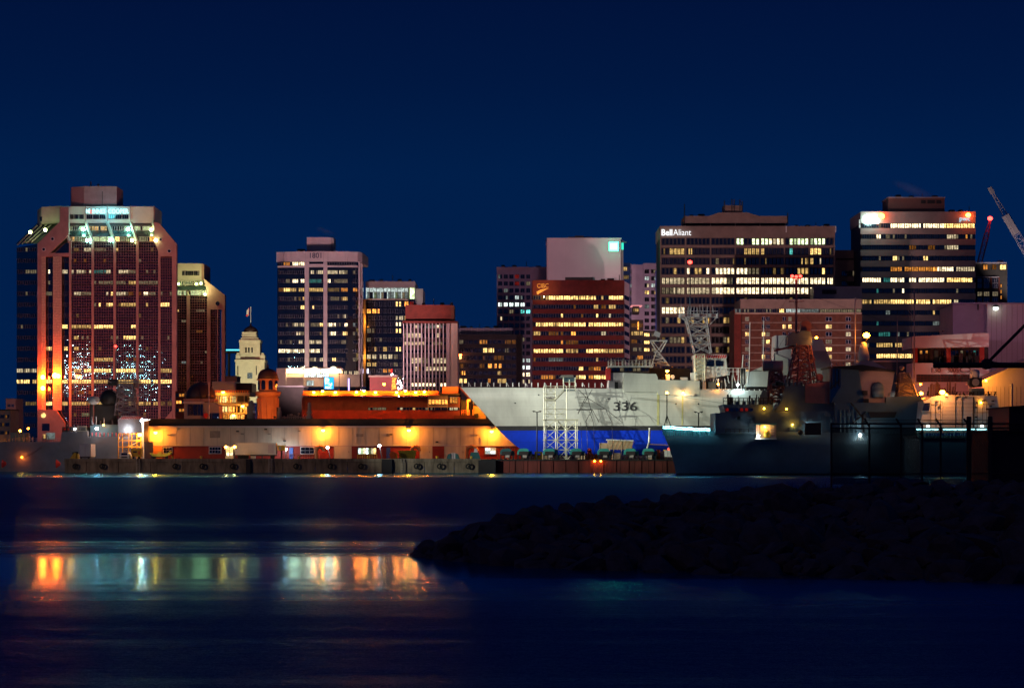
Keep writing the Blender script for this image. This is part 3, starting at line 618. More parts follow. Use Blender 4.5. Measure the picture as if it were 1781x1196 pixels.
def square_window_tower():
    d = 900; t = base('apartment_tower', 'lilac grey tower with a grid of square windows left of the red bank', 'tower', 905, d, BG)
    MB().pb(864,922,465,700,d+.2,22).build('walls', M['lilac_clad'], t); MB().pb(922,952,464,700,d-.3,22).build('side_wall', M['lilac_clad'], t); MB().pb(863,952,464,467,d-.5,22).build('parapet', M['lilac_clad'], t)
    L = {0: [(895,902,'R1')],1: [(915,922,'W1'),(895,902,'R1')],2: [(876,884,'C1')],3: [(895,903,'C2'),(905,910,'C1')],4: [(866,913,'C3')],5: [(886,893,'W1'),(905,912,'T2'),(915,922,'T3')],6: [(866,874,'W2')],9: [(907,911,'W1')],12: [(906,922,'C2')],13: [(906,922,'C3')],14: [(908,922,'W3')],15: [(906,922,'W2')]}
    for k in range(16):
        for i in range(6):
            a = 866.3 + 9.75*i; y = 477.3 + 12.15*k
            row(t, d+.0, a, a+7.2, y, y+7.2, 1, 2, L.get(k, ()), 0, keep=.95, dim=.02, dimk='C1', t=.15)
    roofbits(t, 868, 945, 464, d, 4)
    t2 = base('apartment_tower', 'lilac grey tower with two columns of windows between the bank and the phone company', 'tower', 1120, 930, BG); d = 930
    MB().pb(1097,1119,460,700,d+2,22).build('side_wall', M['lilac_clad'], t2); MB().pb(1119,1145,457.5,700,d,22).build('walls', M['lilac_clad'], t2)
    L = {1: [(1120,1129,'C2')],2: [(1120,1129,'W2'),(1132,1140,'C2')],3: [(1120,1127,'Y3')],5: [(1120,1129,'C1')],13: [(1120,1140,'Y2')],11: [(1120,1129,'Y3')]}
    for k in range(18):
        for i in range(2): row(t2, d-.2, 1121+11.4*i, 1129+11.4*i, 468.5+12.2*k, 475.3+12.2*k, 1, 2, L.get(k, ()), 0, keep=.9, dim=.03)
square_window_tower()

def white_block():
    d = 870; t = base('office_tower', 'plain pale block with a green lit square sign above the red bank', 'office tower', 1016, d, BG)
    MB().pb(952,1079.5,415,700,d,26).build('walls', M['white_clad'], t)
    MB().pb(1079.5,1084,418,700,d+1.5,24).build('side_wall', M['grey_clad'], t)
    MB().pb(951,1081,413.6,415.6,d-.4,27).build('parapet', M['white_clad'], t)
    MB().pb(1000,1015,410,414,d+6,4).build('roof_unit', M['black'], t); MB().pb(988,1030,411.8,414,d+8,4).build('roof_unit', M['black'], t)
    MB().pb(983,1031,482,490,d-1.5,2).build('lower_vent', M['black'], t)
    MB().pb(1059,1076,420,437,d-.7,.6).build('sign_box', M['teal_dark'], t); MB().pb(1059.6,1075.4,420.6,436.4,d-.8,.1).build('green_sign', emit('sign_green', (.03,1,.5), 22), t)
    MB().pb(1062.5,1072.5,424,433,d-.86,.06).build('sign_glyph', emit('sign_mint', (.55,1,.85), 6), t)
    MB().pb(1081,1084.6,422,434,d+1.2,.3).build('green_sign', emit('sign_green_side', (.05,.9,.6), 1.2), t); MB().pb(1078,1090,420,422,d+.5,1.2).build('sign_arm', M['teal_dark'], t)
    point('sign_glow', (X(1067,d), d-6, Z(428,d)), 9000, (.1,1,.6), 2, t)
    s = base('glass_tower', 'narrow blue glass tower squeezed behind the red bank and the pale block', 'tower', 1092, 880, BG); D = 880
    MB().plan([(X(1081,D),D),(X(1096,D),D),(X(1100,D),D+6),(X(1100,D),D+20),(X(1081,D),D+20)], GZ, Z(457,D)).build('walls', M['blue_glass'], s)
    L = [(455,458,[(1081,1092,'C1')])]
    for k in range(13): row(s, D-.2, 1081.5, 1094, 464+14.5*k, 471+14.5*k, 1, 4, {0:[(1081,1090,'Y2')],1:[(1083,1092,'Y1')],2:[(1084,1092,'W1')],3:[(1090,1094,'Y3')],5:[(1081,1088,'Y1')]}.get(k, ()), .5, dark=M['blue_glass'])
    s2 = base('glass_tower', 'thin blue glass fin rising between lilac tower and phone company tower', 'tower', 1146, 890, BG)
    MB().pb(1141,1149,470,700,895,10).build('walls', M['blue_glass'], s2); MB().pb(1140.6,1141.6,470,700,894,1).build('edge_column', M['blue_paint'], s2); MB().pb(1144.5,1145.5,470,700,894,1).build('edge_column', M['blue_paint'], s2)
white_block()

def red_bank():
    d = 800; t = base('bank_building', 'red brick bank with yellow ribbon windows and gold lettering', 'office block', 1006, d, BG)
    MB().pb(927,1085,490,700,d+.6,25).build('walls', M['dark_wall'], t)
    ys = [514,529.8,545.2,560.4,576,591.4,606.4,621.5,637,652]
    MB().pb(926,1086,487,513,d,25).build('brick_parapet', M['red_brick'], t)
    for i in range(len(ys)): MB().pb(926,1086,ys[i]+7.6,(ys[i+1]-.4 if i < 9 else 700),d,2).build('brick_band', M['red_brick'], t)
    L = [[(948,952,'Y2'),(953,979,'Y3'),(980,1030,'Y3'),(1034,1037,'Y3'),(1045,1051,'Y2'),(1057,1083,'Y3')],[(1033,1042,'Y2'),(1045,1052,'O1'),(1058,1069,'Y2')],[(976,979,'Y3'),(1037,1040,'Y3'),(1060,1062,'W2')],[(927,1085,'Y3')],
         [(929,941,'Y2'),(956,960,'O1'),(962,970,'O1'),(995,1002,'O3'),(1045,1055,'W2')],[(976,980,'O2'),(983,1004,'O1')],[(929,978,'Y3'),(983,1005,'Y2'),(1020,1048,'Y3'),(1049,1083,'Y2')],[(955,978,'C1'),(1037,1040,'Y2')],[(952,954,'Y3'),(1008,1015,'Y3'),(1035,1048,'O2')],[(943,968,'O2'),(1003,1018,'Y3'),(1025,1030,'O2'),(1035,1055,'Y3')]]
    for y, l in zip(ys, L): row(t, d+.3, 927.5, 1084.5, y, y+7.3, 12, 3, l, .8, keep=.9, dim=.03, dimk='O1')
    MB().prism([(1086,489),(1095,494),(1095,700),(1086,700)], d+6, 18).build('side_wall', M['lilac_clad'], t)
    for y in ys: MB().prism([(1086.5,y-1),(1094.5,y+3),(1094.5,y+10),(1086.5,y+6)], d+5.7, .4).build('side_window', M['glass'], t)
    roofbits(t, 1040, 1082, 487, d, 3)
    gold = mat('gold_letters', (.75,.42,.10), .4, .3)
    text('CIBC', 934, 954, 500.5, d-.2, gold, t, 'lettering', .0, 7.5)
    s = MB(); s.prism([(933,507.5),(940,504),(948,502.2),(955,501.6),(948,504),(940,506),(934,509.5)], d-.15, .15); s.prism([(933,510.5),(940,507),(947,505.3),(941,508),(935,512)], d-.15, .15); s.build('swoosh', gold, t)
    spot('letter_beam', (X(945,d), d-9, Z(512,d)), (X(945,d), d, Z(502,d)), 2600, (1,.6,.2), 70, .9, .3, t)
red_bank()

def small_glass():
    d = 815; t = base('low_building', 'low dark glass building with warm lit floors right of the red bank', 'building', 1112, d)
    MB().pb(1096,1119,556,700,d,14).build('walls', M['dark_wall'], t); MB().pb(1119,1147,575,700,d+2,14).build('wing', M['dark_wall'], t)
    MB().pb(1101,1112,532,545,d-.2,8).build('roof_room', M['dark_wall'], t); row(t, d-.5, 1101, 1111, 536, 542, 1, 3, [(1101,1111,'Y2')], .3)
    MB().pb(1098,1117,530.5,532,d-1,8).build('pink_eave', emit('pink', (1,.35,.35), .9), t)
    for k, l in enumerate(([(1100,1118,'O1')],[(1098,1118,'Y2')],[(1100,1108,'O1')],[(1102,1112,'W1')],[(1108,1118,'O2')],[(1102,1118,'Y1')])):
        row(t, d-.3, 1098, 1118.5, 562+14*k, 569+14*k, 2, 4, l, .5, dim=.05); row(t, d+1.7, 1120, 1146, 579+13*k, 585+13*k, 2, 4, [(1122,1130,'Y3'),(1133,1138,'W1')] if k < 3 else (), .5, keep=.7, dim=.2, dimk='O1')
    MB().pb(1109,1111,559,573,d-.8,.4).build('lit_stair', LIT['O3'], t)
small_glass()

def phone_tower():
    d = 850; t = base('office_tower', 'broad brown concrete office lit across most floors under white company lettering', 'office tower', 1300, d, BG); c = M['brown_concrete']
    MB().pb(1149,1451,395,700,d+.8,26).build('walls', M['dark_wall'], t)
    MB().pb(1148,1452.5,393,413.6,d,27).build('parapet', c, t)
    ys = [414+17.1*k for k in range(14)]
    for k, y in enumerate(ys): MB().pb(1148,1452.5,y+12.2,y+16.7,d,1.6).build('spandrel', c, t)
    xs = [1149.2,1192.7,1236,1279,1322,1364.6,1407.4,1451]
    for x in xs: MB().pb(x-1,x+1,413,700,d-.3,1.6).build('pier', c, t)
    L = [[(1276,1290,'G3'),(1310,1334,'G3'),(1338,1356,'W3'),(1360,1368,'W2'),(1372,1436,'G3')],[(1164,1191,'Y2'),(1198,1204,'Y2'),(1296,1328,'Y2'),(1373,1378,'T2'),(1408,1429,'Y3')],[(1244,1250,'W1'),(1395,1416,'Y2'),(1425,1430,'W2')],
         [(1170,1178,'Y2'),(1192,1200,'W3'),(1207,1222,'Y2'),(1228,1236,'W3'),(1243,1298,'W3'),(1300,1320,'W1'),(1386,1406,'Y2'),(1430,1436,'Y3')],[(1151,1236,'W2'),(1237,1264,'W3'),(1264,1275,'W1'),(1278,1450,'W3')],[(1151,1170,'W1'),(1170,1240,'W2'),(1240,1415,'W3')],
         [(1316,1320,'Y1'),(1366,1380,'Y1'),(1403,1415,'Y1')],[(1151,1285,'W3')],[(1151,1170,'W2'),(1190,1230,'W2'),(1230,1280,'Y3')],[(1170,1176,'R1')],[(1172,1190,'W2'),(1235,1277,'Y2')],[(1167,1171,'W2')],[(1160,1164,'Y2'),(1176,1180,'W1'),(1190,1200,'W1'),(1272,1276,'Y3')],[(1180,1190,'Y1')]]
    n = 0; rest = MB()
    for k, y in enumerate(ys):
        for b in range(7):
            if k > 6 and b > 2: continue
            for i in range(6):
                a = xs[b]+1.6+6.75*i
                if n < 300: row(t, d+.35, a, a+6.1, y+.5, y+11.6, 1, 2 if k % 3 else 1, L[k], .7, keep=.84 if k not in (4,5,7) else .97, dim=.04, dimk='Y1'); n += 1
                else: rest.use(M['frame']).pb(a+.3, a+5.8, y+.5, y+11.6, d+.4, .2).use(LIT[R.choice(['W1','Y1','Y2'])] if R.random() < (.35 if k in (8,10) else .08) else M['glass']).pb(a+.7, a+5.4, y+1.2, y+11, d+.36, .03)
    rest.build('window', None, t, 'stuff')
    MB().pb(1190,1370,375.5,388,d+4,16).build('penthouse', c, t); MB().prism([(1232,376),(1250,369.5),(1300,369.5),(1322,376)], d+3.7, 10).build('penthouse_hump', c, t)
    MB().pb(1192,1368,388,393.2,d+5,12).build('penthouse_gap', M['black'], t)
    for x in (1192,1236,1279,1322,1366): MB().pb(x-.8,x+.8,387.5,393.3,d+4.2,1).build('penthouse_post', c, t)
    MB().pb(1259,1291,357,370,d+6,8).build('lift_house', c, t); roofbits(t, 1380, 1446, 393, d, 4); roofbits(t, 1196, 1232, 375.5, d+4, 2)
    for x, y in ((1260,349),(1273,346),(1277,347),(1287,347),(1291,350)): MB().pb(x-.9,x+.9,y,368,d+5,.5).build('antenna_panel', M['black'], t)
    MB().pt(1190.5,395,1190.5,355,d+3,.16).build('mast', M['black'], t); MB().pt(1370,392,1370,370,d+3,.16).build('mast', M['black'], t)
    for x in (1367.5,1453.5): MB().pb(x-.8,x+.8,393,404,d-1,.5).build('antenna_panel', M['white_paint'], t)
    sg = emit('sign_bell', (.95,.97,1), 1.3); text('Bell', 1150.5, 1169.5, 409.3, d-.5, sg, t, 'lettering', .025, 10.5); text('Aliant', 1171, 1202, 409.3, d-.5, sg, t, 'lettering', -.004, 10.5)
    point('sign_glow', (X(1175,d), d-5, Z(404,d)), 1500, (.9,.95,1), 1, t)
phone_tower()

def brick_hotel():
    d = 780; t = base('hotel', 'wide orange brick hotel with glazed top floor before the phone company tower', 'hotel', 1395, d)
    MB().pb(1290,1499,545,700,d,20).build('brick_wall', M['brick'], t); MB().pb(1277,1290,537,700,d+2,18).build('side_wall', M['red_brick'], t)
    MB().pb(1288,1499,520,536.5,d-.5,21).build('parapet', M['brown_concrete'], t); MB().pb(1279,1499,543.5,546,d-.6,21).build('ledge', M['beige'], t); MB().pb(1290,1499,536.5,544,d+1,18).build('top_floor', M['dark_wall'], t)
    row(t, d, 1278, 1289, 536.8, 543.5, 1, 3, [(1278,1289,'C1')], .5); row(t, d+.1, 1291, 1350, 537, 543.5, 5, 4, (), .5, dim=.3, dimk='W1'); row(t, d+.1, 1352, 1424, 537, 543.5, 6, 4, [(1355,1363,'Y3'),(1369,1392,'C2'),(1392,1424,'C1')], .5, keep=1); row(t, d+.1, 1426, 1498, 537, 543.5, 6, 3, [(1426,1498,'W1')], .5, keep=1)
    for k in range(8): MB().pb(1290,1499,560+13.1*k,561.8+13.1*k,d-.15,.6).build('floor_slab', M['brown_concrete'], t)
    lit = {(1,3),(1,4),(1,5),(2,0),(2,1),(3,2),(4,5),(5,1),(5,5),(7,0)}
    cols = [(1296,1303),(1325,1331),(1332.5,1339),(1361,1367),(1371,1377),(1436,1447),(1471,1480)]
    for k in range(8):
        for j, (a, b) in enumerate(cols):
            kk = 'Y3' if (k, j) in lit else ('W2' if j == 6 and k in (2,4,6) else ('W1' if (k*7+j*3) % 4 == 0 else None))
            window(t, d-.1, a, b, 551+13.1*k, 558.5+13.1*k, [kk, kk if (k+j) % 2 else ('Y2' if kk == 'Y3' else kk)], frame=M['grey_clad'])
    roofbits(t, 1300, 1410, 520, d, 7)
    u = base('annex', 'plain brown annex between the phone company and the accountants tower', 'building', 1475, 900); MB().pb(1452,1499,435,700,900,20).build('walls', M['brown_concrete'], u); MB().pb(1454,1497,449,452,899.8,.4).build('slot_window', M['black'], u)
    row(u, 899.7, 1463, 1499, 471, 480, 3, 3, (), 1); row(u, 899.7, 1463, 1499, 489, 497, 3, 3, [(1486,1492,'Y3'),(1494,1498,'O2')], 1)
    v = base('annex', 'grey flat roofed block just behind the glazed hotel top floor', 'building', 1456, 840); MB().pb(1415,1499,499,700,840,14).build('walls', M['grey_clad'], v); MB().pb(1414,1499,498,501,839.6,1).build('parapet', M['lilac_clad'], v); MB().pb(1430,1455,504,511,839.7,.3).build('louvre', M['dark_wall'], v)
brick_hotel()

def accountants_tower():
    d = 880; t = base('office_tower', 'brown tower with long ribbon windows, red roof beacons and small lettering', 'office tower', 1597, d, BG); c = M['concrete']
    MB().pb(1498,1696,370,700,d+.7,27).build('walls', M['dark_wall'], t)
    ys = [388.6+18.85*k for k in range(14)]
    MB().pb(1497,1697,368,388.2,d,28).build('parapet', c, t)
    for y in ys: MB().pb(1497,1697,y+8.3,y+18.6,d,1.5).build('spandrel', c, t)
    L = [[(1528,1531,'W1'),(1549,1572,'W3'),(1575,1640,'W3'),(1642,1695,'Y3')],[(1512,1517,'W1'),(1526,1533,'W3'),(1542,1546,'W1'),(1550,1557,'W1'),(1645,1667,'W2'),(1680,1684,'O3')],[(1583,1592,'O1'),(1613,1626,'O1'),(1641,1644,'W2'),(1647,1667,'W2')],[(1552,1561,'Y3'),(1607,1613,'Y3')],[(1550,1622,'O2'),(1622,1632,'O3'),(1632,1660,'W3'),(1660,1695,'W2')],
         [(1500,1530,'W3'),(1536,1548,'T1'),(1550,1574,'W3'),(1581,1641,'W3'),(1645,1692,'Y3')],[(1524,1526,'T1'),(1552,1555,'W1'),(1569,1571,'W3')],[(1500,1548,'Y2'),(1550,1645,'Y3'),(1647,1654,'Y3'),(1659,1667,'W2')],[(1542,1548,'C1'),(1623,1626,'Y3'),(1638,1645,'T1')],[(1523,1526,'T1'),(1621,1640,'C1'),(1647,1658,'Y3')],[(1530,1546,'T1'),(1562,1565,'C1')],[(1526,1590,'Y2'),(1500,1510,'W1')],[(1526,1600,'Y3')],[]]
    for y, l in zip(ys, L): row(t, d+.3, 1499.5, 1695.5, y, y+7.9, 16, 3, l, .5, keep=.88, dim=.02, dark=M['blue_dark'])
    MB().pb(1545,1643,344,369,d+5,14).build('penthouse', M['penth'], t); MB().pb(1544,1644,342.5,344.5,d+4.6,15).build('penthouse_edge', M['grey_clad'], t)
    for a, b in ((1602,1610),(1613,1626),(1629,1637)): MB().pb(a, b, 348, 354, d+4.8, .2).build('old_lettering', M['black'], t)
    MB().pb(1502.5,1529,376,388,d-.8,.5).build('sign_panel', EM['bigsign'], t); MB().prism([(1504,376),(1508,373),(1513,376),(1518,375),(1522,373),(1527,376)], d-.8, .5).build('sign_top', EM['bigsign'], t)
    point('sign_glow', (X(1515,d), d-6, Z(380,d)), 22000, (.6,1,.95), 2, t)
    roofbits(t, 1650, 1692, 368, d, 3); roofbits(t, 1550, 1640, 342.5, d+6, 4)
    MB().pb(1494.5,1496.5,382,396,d+1,.6).build('side_sign', LIT['C2'], t)
    text('pwc', 1669, 1687, 384, d-.4, emit('sign_pwc', (.55,.85,1), 1.1), t, 'lettering', .0, None)
    for px, py, k, r, lb in ((1532,376,'redorange',1.3,'large red orange beacon beside the bright white roof sign'),(1684,374,'redorange',.9,'orange beacon above the small lettering on the ribbon windowed tower')):
        lamp(lb, px, py, d-1.5, k, 700, (1,.2,.05), r, 'beacon', 'beacon', 'roof beacons', False)
    s = base('brick_building', 'dark gridded block with three lit attic windows right of the ribbon windowed tower', 'building', 1725, 900); d = 900
    MB().pb(1698,1752,458,700,d,20).build('walls', M['dark_wall'], s); MB().pb(1697,1751,456,458,d-.4,20).build('cornice', M['lilac_clad'], s); MB().pb(1737,1745,452.5,456,d+1,3).build('vent', M['pale_concrete'], s)
    for a, b, k in ((1710,1718,'O2'),(1726,1733,'O1'),(1739,1750,'Y3')): window(s, d-.2, a, b, 460, 469, [k, k])
    MB().pb(1697,1738,481,482.5,d-.3,.5).build('string_course', M['lilac_clad'], s)
    for a in (1698,1708,1723,1737): MB().pb(a,a+1.6,482,527,d-.3,.5).build('brick_pier', M['red_brick'], s)
    for a in (1700,1711,1726):
        for y, k in ((484,None),(493,None),(507,'W1'),(517,None)): window(s, d-.2, a, a+10, y, y+8, [k, k, k], frame=M['lilac_clad'])
    for y in (494,504,514): window(s, d-.2, 1740, 1742.5, y, y+6, ['O2'])
M['blue_dark'] = glass('navy_glass', (.008,.018,.03), .08); M['penth'] = mat('red_brown_cladding', (.16,.075,.065), .8, noise=.1, stretch=(1,1,1)); EM['bigsign'] = emit('big_white_sign', (.62,1,.93), 16)
accountants_tower()

def far_low():
    d = 1050; t = base('low_building', 'distant low building whose cyan light line shows left of the stone tower', 'building', 400, d)
    MB().pb(388,417,609.5,613,d,8).build('roof_deck', M['dark_wall'], t); MB().pb(389,416,607.5,609.3,d-.2,.4).build('light_line', emit('cyan_line', (.1,.75,1), 2.6), t); MB().pb(396,399,613,710,d+2,3).build('support_column', M['dark_wall'], t)
    for i, (a, b, c, dd, k) in enumerate(((-30,18,713,700,'beige'),(10,27,694,760,'dark_wall'),(392,412,655,900,'dark_wall'))):
        u = base('low_building', ['dim yellow lit low building at the far left shore', 'small grey house block just left of the tallest tower', 'low dark rooftop between the granite tower and stone tower'][i], 'building', (a+b)/2, dd)
        MB().pb(a,b,c,790,dd,12).build('walls', M[k], u); MB().pb(a-.8,b+.8,c-1.5,c,dd-.4,12.8).build('roof_edge', M['roof'], u)
        for j in range(3): row(u, dd-.15, a+2, b-1, c+8+14*j, c+14+14*j, max(1,int((b-a)/9)), 2, (), 2, dim=.25, dimk='O1')
        if i == 0: lamp('amber lamp on the dim low building at the far shore', 8, 775, 696, 'sody', 900, SODY, .15)
far_low()

# added floodlights that wash the facades, out of view behind the waterfront sheds
def added_facade_light(i, px, d, tx, ty, td, pw, col, ang, lb):
    t = thing('added_facade_floodlight', lb, 'floodlight', (X(px,d), d, 20.3 if 'pavilion roof' in lb else GZ), 'added floodlights washing the towers')
    x, y, z = t.location
    MB().tube((x,y,z-.1),(x,y,z+6),.12,6,.08).build('pole', M['frame'], t); b = MB(); b.box(x-.5,x+.5,y-.3,y+.25,z+6,z+6.5); b.build('lamp_housing', M['frame'], t)
    MB().box(x-.42,x+.42,y+.26,y+.3,z+6.05,z+6.45).build('lens', emit('lens', (*col,), 3), t)
    spot('beam', (x, y+1.2, z+7), (X(tx,td), td, Z(ty,td)), pw, col, ang, .6, 1.5, t)
PK = (1, .33, .32); WM = (1, .56, .56)
FL = [(170,690,180,540,900,290000,PK,62,'added floodlight in the street before the tallest granite tower'),(345,720,345,580,960,330000,(1,.26,.14),40,'added floodlight in the street before the shorter granite tower'),
      (590,680,560,490,780,230000,(1,.62,.64),72,'added floodlight on the maroon pavilion roof before the two pillared office'),(700,690,720,600,760,30000,(1,.50,.40),80,'added floodlight in the street before the finned office'),
      (905,700,905,560,900,120000,(1,.52,.70),42,'added floodlight in the street before the square windowed tower'),(1010,690,1006,540,800,20000,(1,.46,.42),70,'added floodlight in the street before the red bank'),
      (1128,852,1128,560,930,150000,(1,.58,.68),100,'added floodlight in the street before the two columned lilac tower'),(1320,628,1300,465,850,480000,WM,33,'added floodlight in the street before the phone company tower'),
      (1560,720,1590,470,880,14000,(1,.62,.66),62,'added floodlight in the street before the ribbon windowed tower'),(1400,690,1400,590,780,3000,(1,.45,.30),100,'added floodlight in the street before the brick hotel')]
for i, a in enumerate(FL): added_facade_light(i, *a)
# ================================================================ WATERFRONT
def casino():
    d = 660; t = base('pavilion', 'long dark red pavilion with a cornice of blazing orange lamps', 'building', 660, d)
    MB().pb(525,800,690,740,d,22).build('wall', M['pav_red'], t)
    MB().pb(525,800,713,740,d-.8,2).build('lower_wall', M['pav_red2'], t)
    for a in range(530,742,22): MB().pb(a,a+1.2,686,713,d-.25,.5).build('wall_rib', M['pav_red'], t)
    MB().pb(527,762,679.5,686,d+.6,21).build('cornice', M['orange_trim'], t); MB().pb(525,764,685,687.6,d-2.0,5).build('cornice_ledge', M['orange_trim'], t)
    MB().pb(769,797,672,685,d-.5,14).build('roof_block', M['orange_trim'], t); MB().pb(762,800,684,687,d-1,16).build('roof_edge', M['dark_wall'], t)
    MB().prism([(797,673),(801,673),(822,693),(818,695)], d-1, 14).build('sloping_eave', M['rust'], t)
    MB().pb(744,779,687.5,713,d-.5,.8).build('bar_front', M['grey_clad'], t); row(t, d-.8, 745, 779, 694, 703, 3, 2, [(745,779,'O3')], .3, keep=1); row(t, d-.7, 782, 796, 690, 701, 1, 3, [(782,796,'O2')], .3, keep=1)
    row(t, d-.3, 640, 672, 708, 713, 4, 2, [(640,672,'W1')], .8, keep=.6, dim=0); row(t, d-.3, 690, 745, 708, 713, 5, 2, [(698,702,'W2'),(718,723,'Y2'),(738,742,'W1')], .8); row(t, d-1, 745, 800, 708, 713, 5, 3, [(748,753,'W1'),(784,796,'W2')], .8)
    MB().pb(802,812,696,728,d+1,6).build('side_post', M['dark_wall'], t); MB().pb(812,818,694,728,d,6).build('lit_wall', M['yellow_wall'], t); MB().pb(818,845,706,728,d+3,6).build('lit_wall', M['yellow_wall'], t)
    MB().pb(790,826,722,729,d-1.5,3).build('terrace', M['rust'], t)
    MB().pb(824,832,719,727,d+2.6,.3).build('doorway', M['dark_wall'], t)
    b = MB()
    for i in range(8): b.pt(803+3*i, 713, 803+3*i, 722, d-1.6, .06)
    b.pt(803,713,826,713,d-1.6,.06).pt(803,717,826,717,d-1.6,.05); b.build('railing', M['orange_paint'], t, 'stuff')
    LP = [(546,682),(561,680),(583,682),(620,681.5),(633,679.5),(653,682),(690,682),(705,679.5),(723,682),(738,681)]
    nm = ['first','second','third','fourth','fifth','sixth','seventh','eighth','ninth','tenth']
    for i, (px, py) in enumerate(LP):
        l = lamp('%s of the ten orange cornice lamps counted from the blue bank sign side' % nm[i], px, py, d-2.1, 'cornice', 900, SODY, .32, 'cornice_lamp', 'lamp', 'orange lamps along the pavilion cornice')
    point('terrace_light', (X(808,d), d-3, Z(700,d)), 4200, SODY, .4, t); point('terrace_light', (X(828,d), d-1, Z(700,d)), 3800, SODY, .3, t); point('eave_light', (X(785,d), d-4, Z(668,d)), 2600, SOD, .4, t)
    c = thing('deck_crane', 'small dark folded crane sticking out past the pavilion end towards the white bow', 'crane', (X(822,d), d-4, Z(705,d)))
    k = MB(); k.pt(818,700,826,690,d-4,.35).pt(826,690,834,689,d-4,.25).pt(826,694,835,690,d-4,.2); k.build('jib', M['black'], c); MB().pt(819,700,819,722,d-4,.35).build('mast', M['black'], c); MB().pb(815,823,698,712,d-4,1.5).build('winch_house', M['black'], c)
M['pav_red'] = mat('dark_maroon_cladding', (.11,.024,.032), .7, noise=.25); M['pav_red2'] = mat('maroon_cladding', (.20,.032,.030), .7, noise=.2)
M['orange_trim'] = mat('ochre_trim', (.60,.24,.09), .6, noise=.15); M['yellow_wall'] = mat('ochre_wall', (.70,.42,.12), .7, noise=.15)
casino()

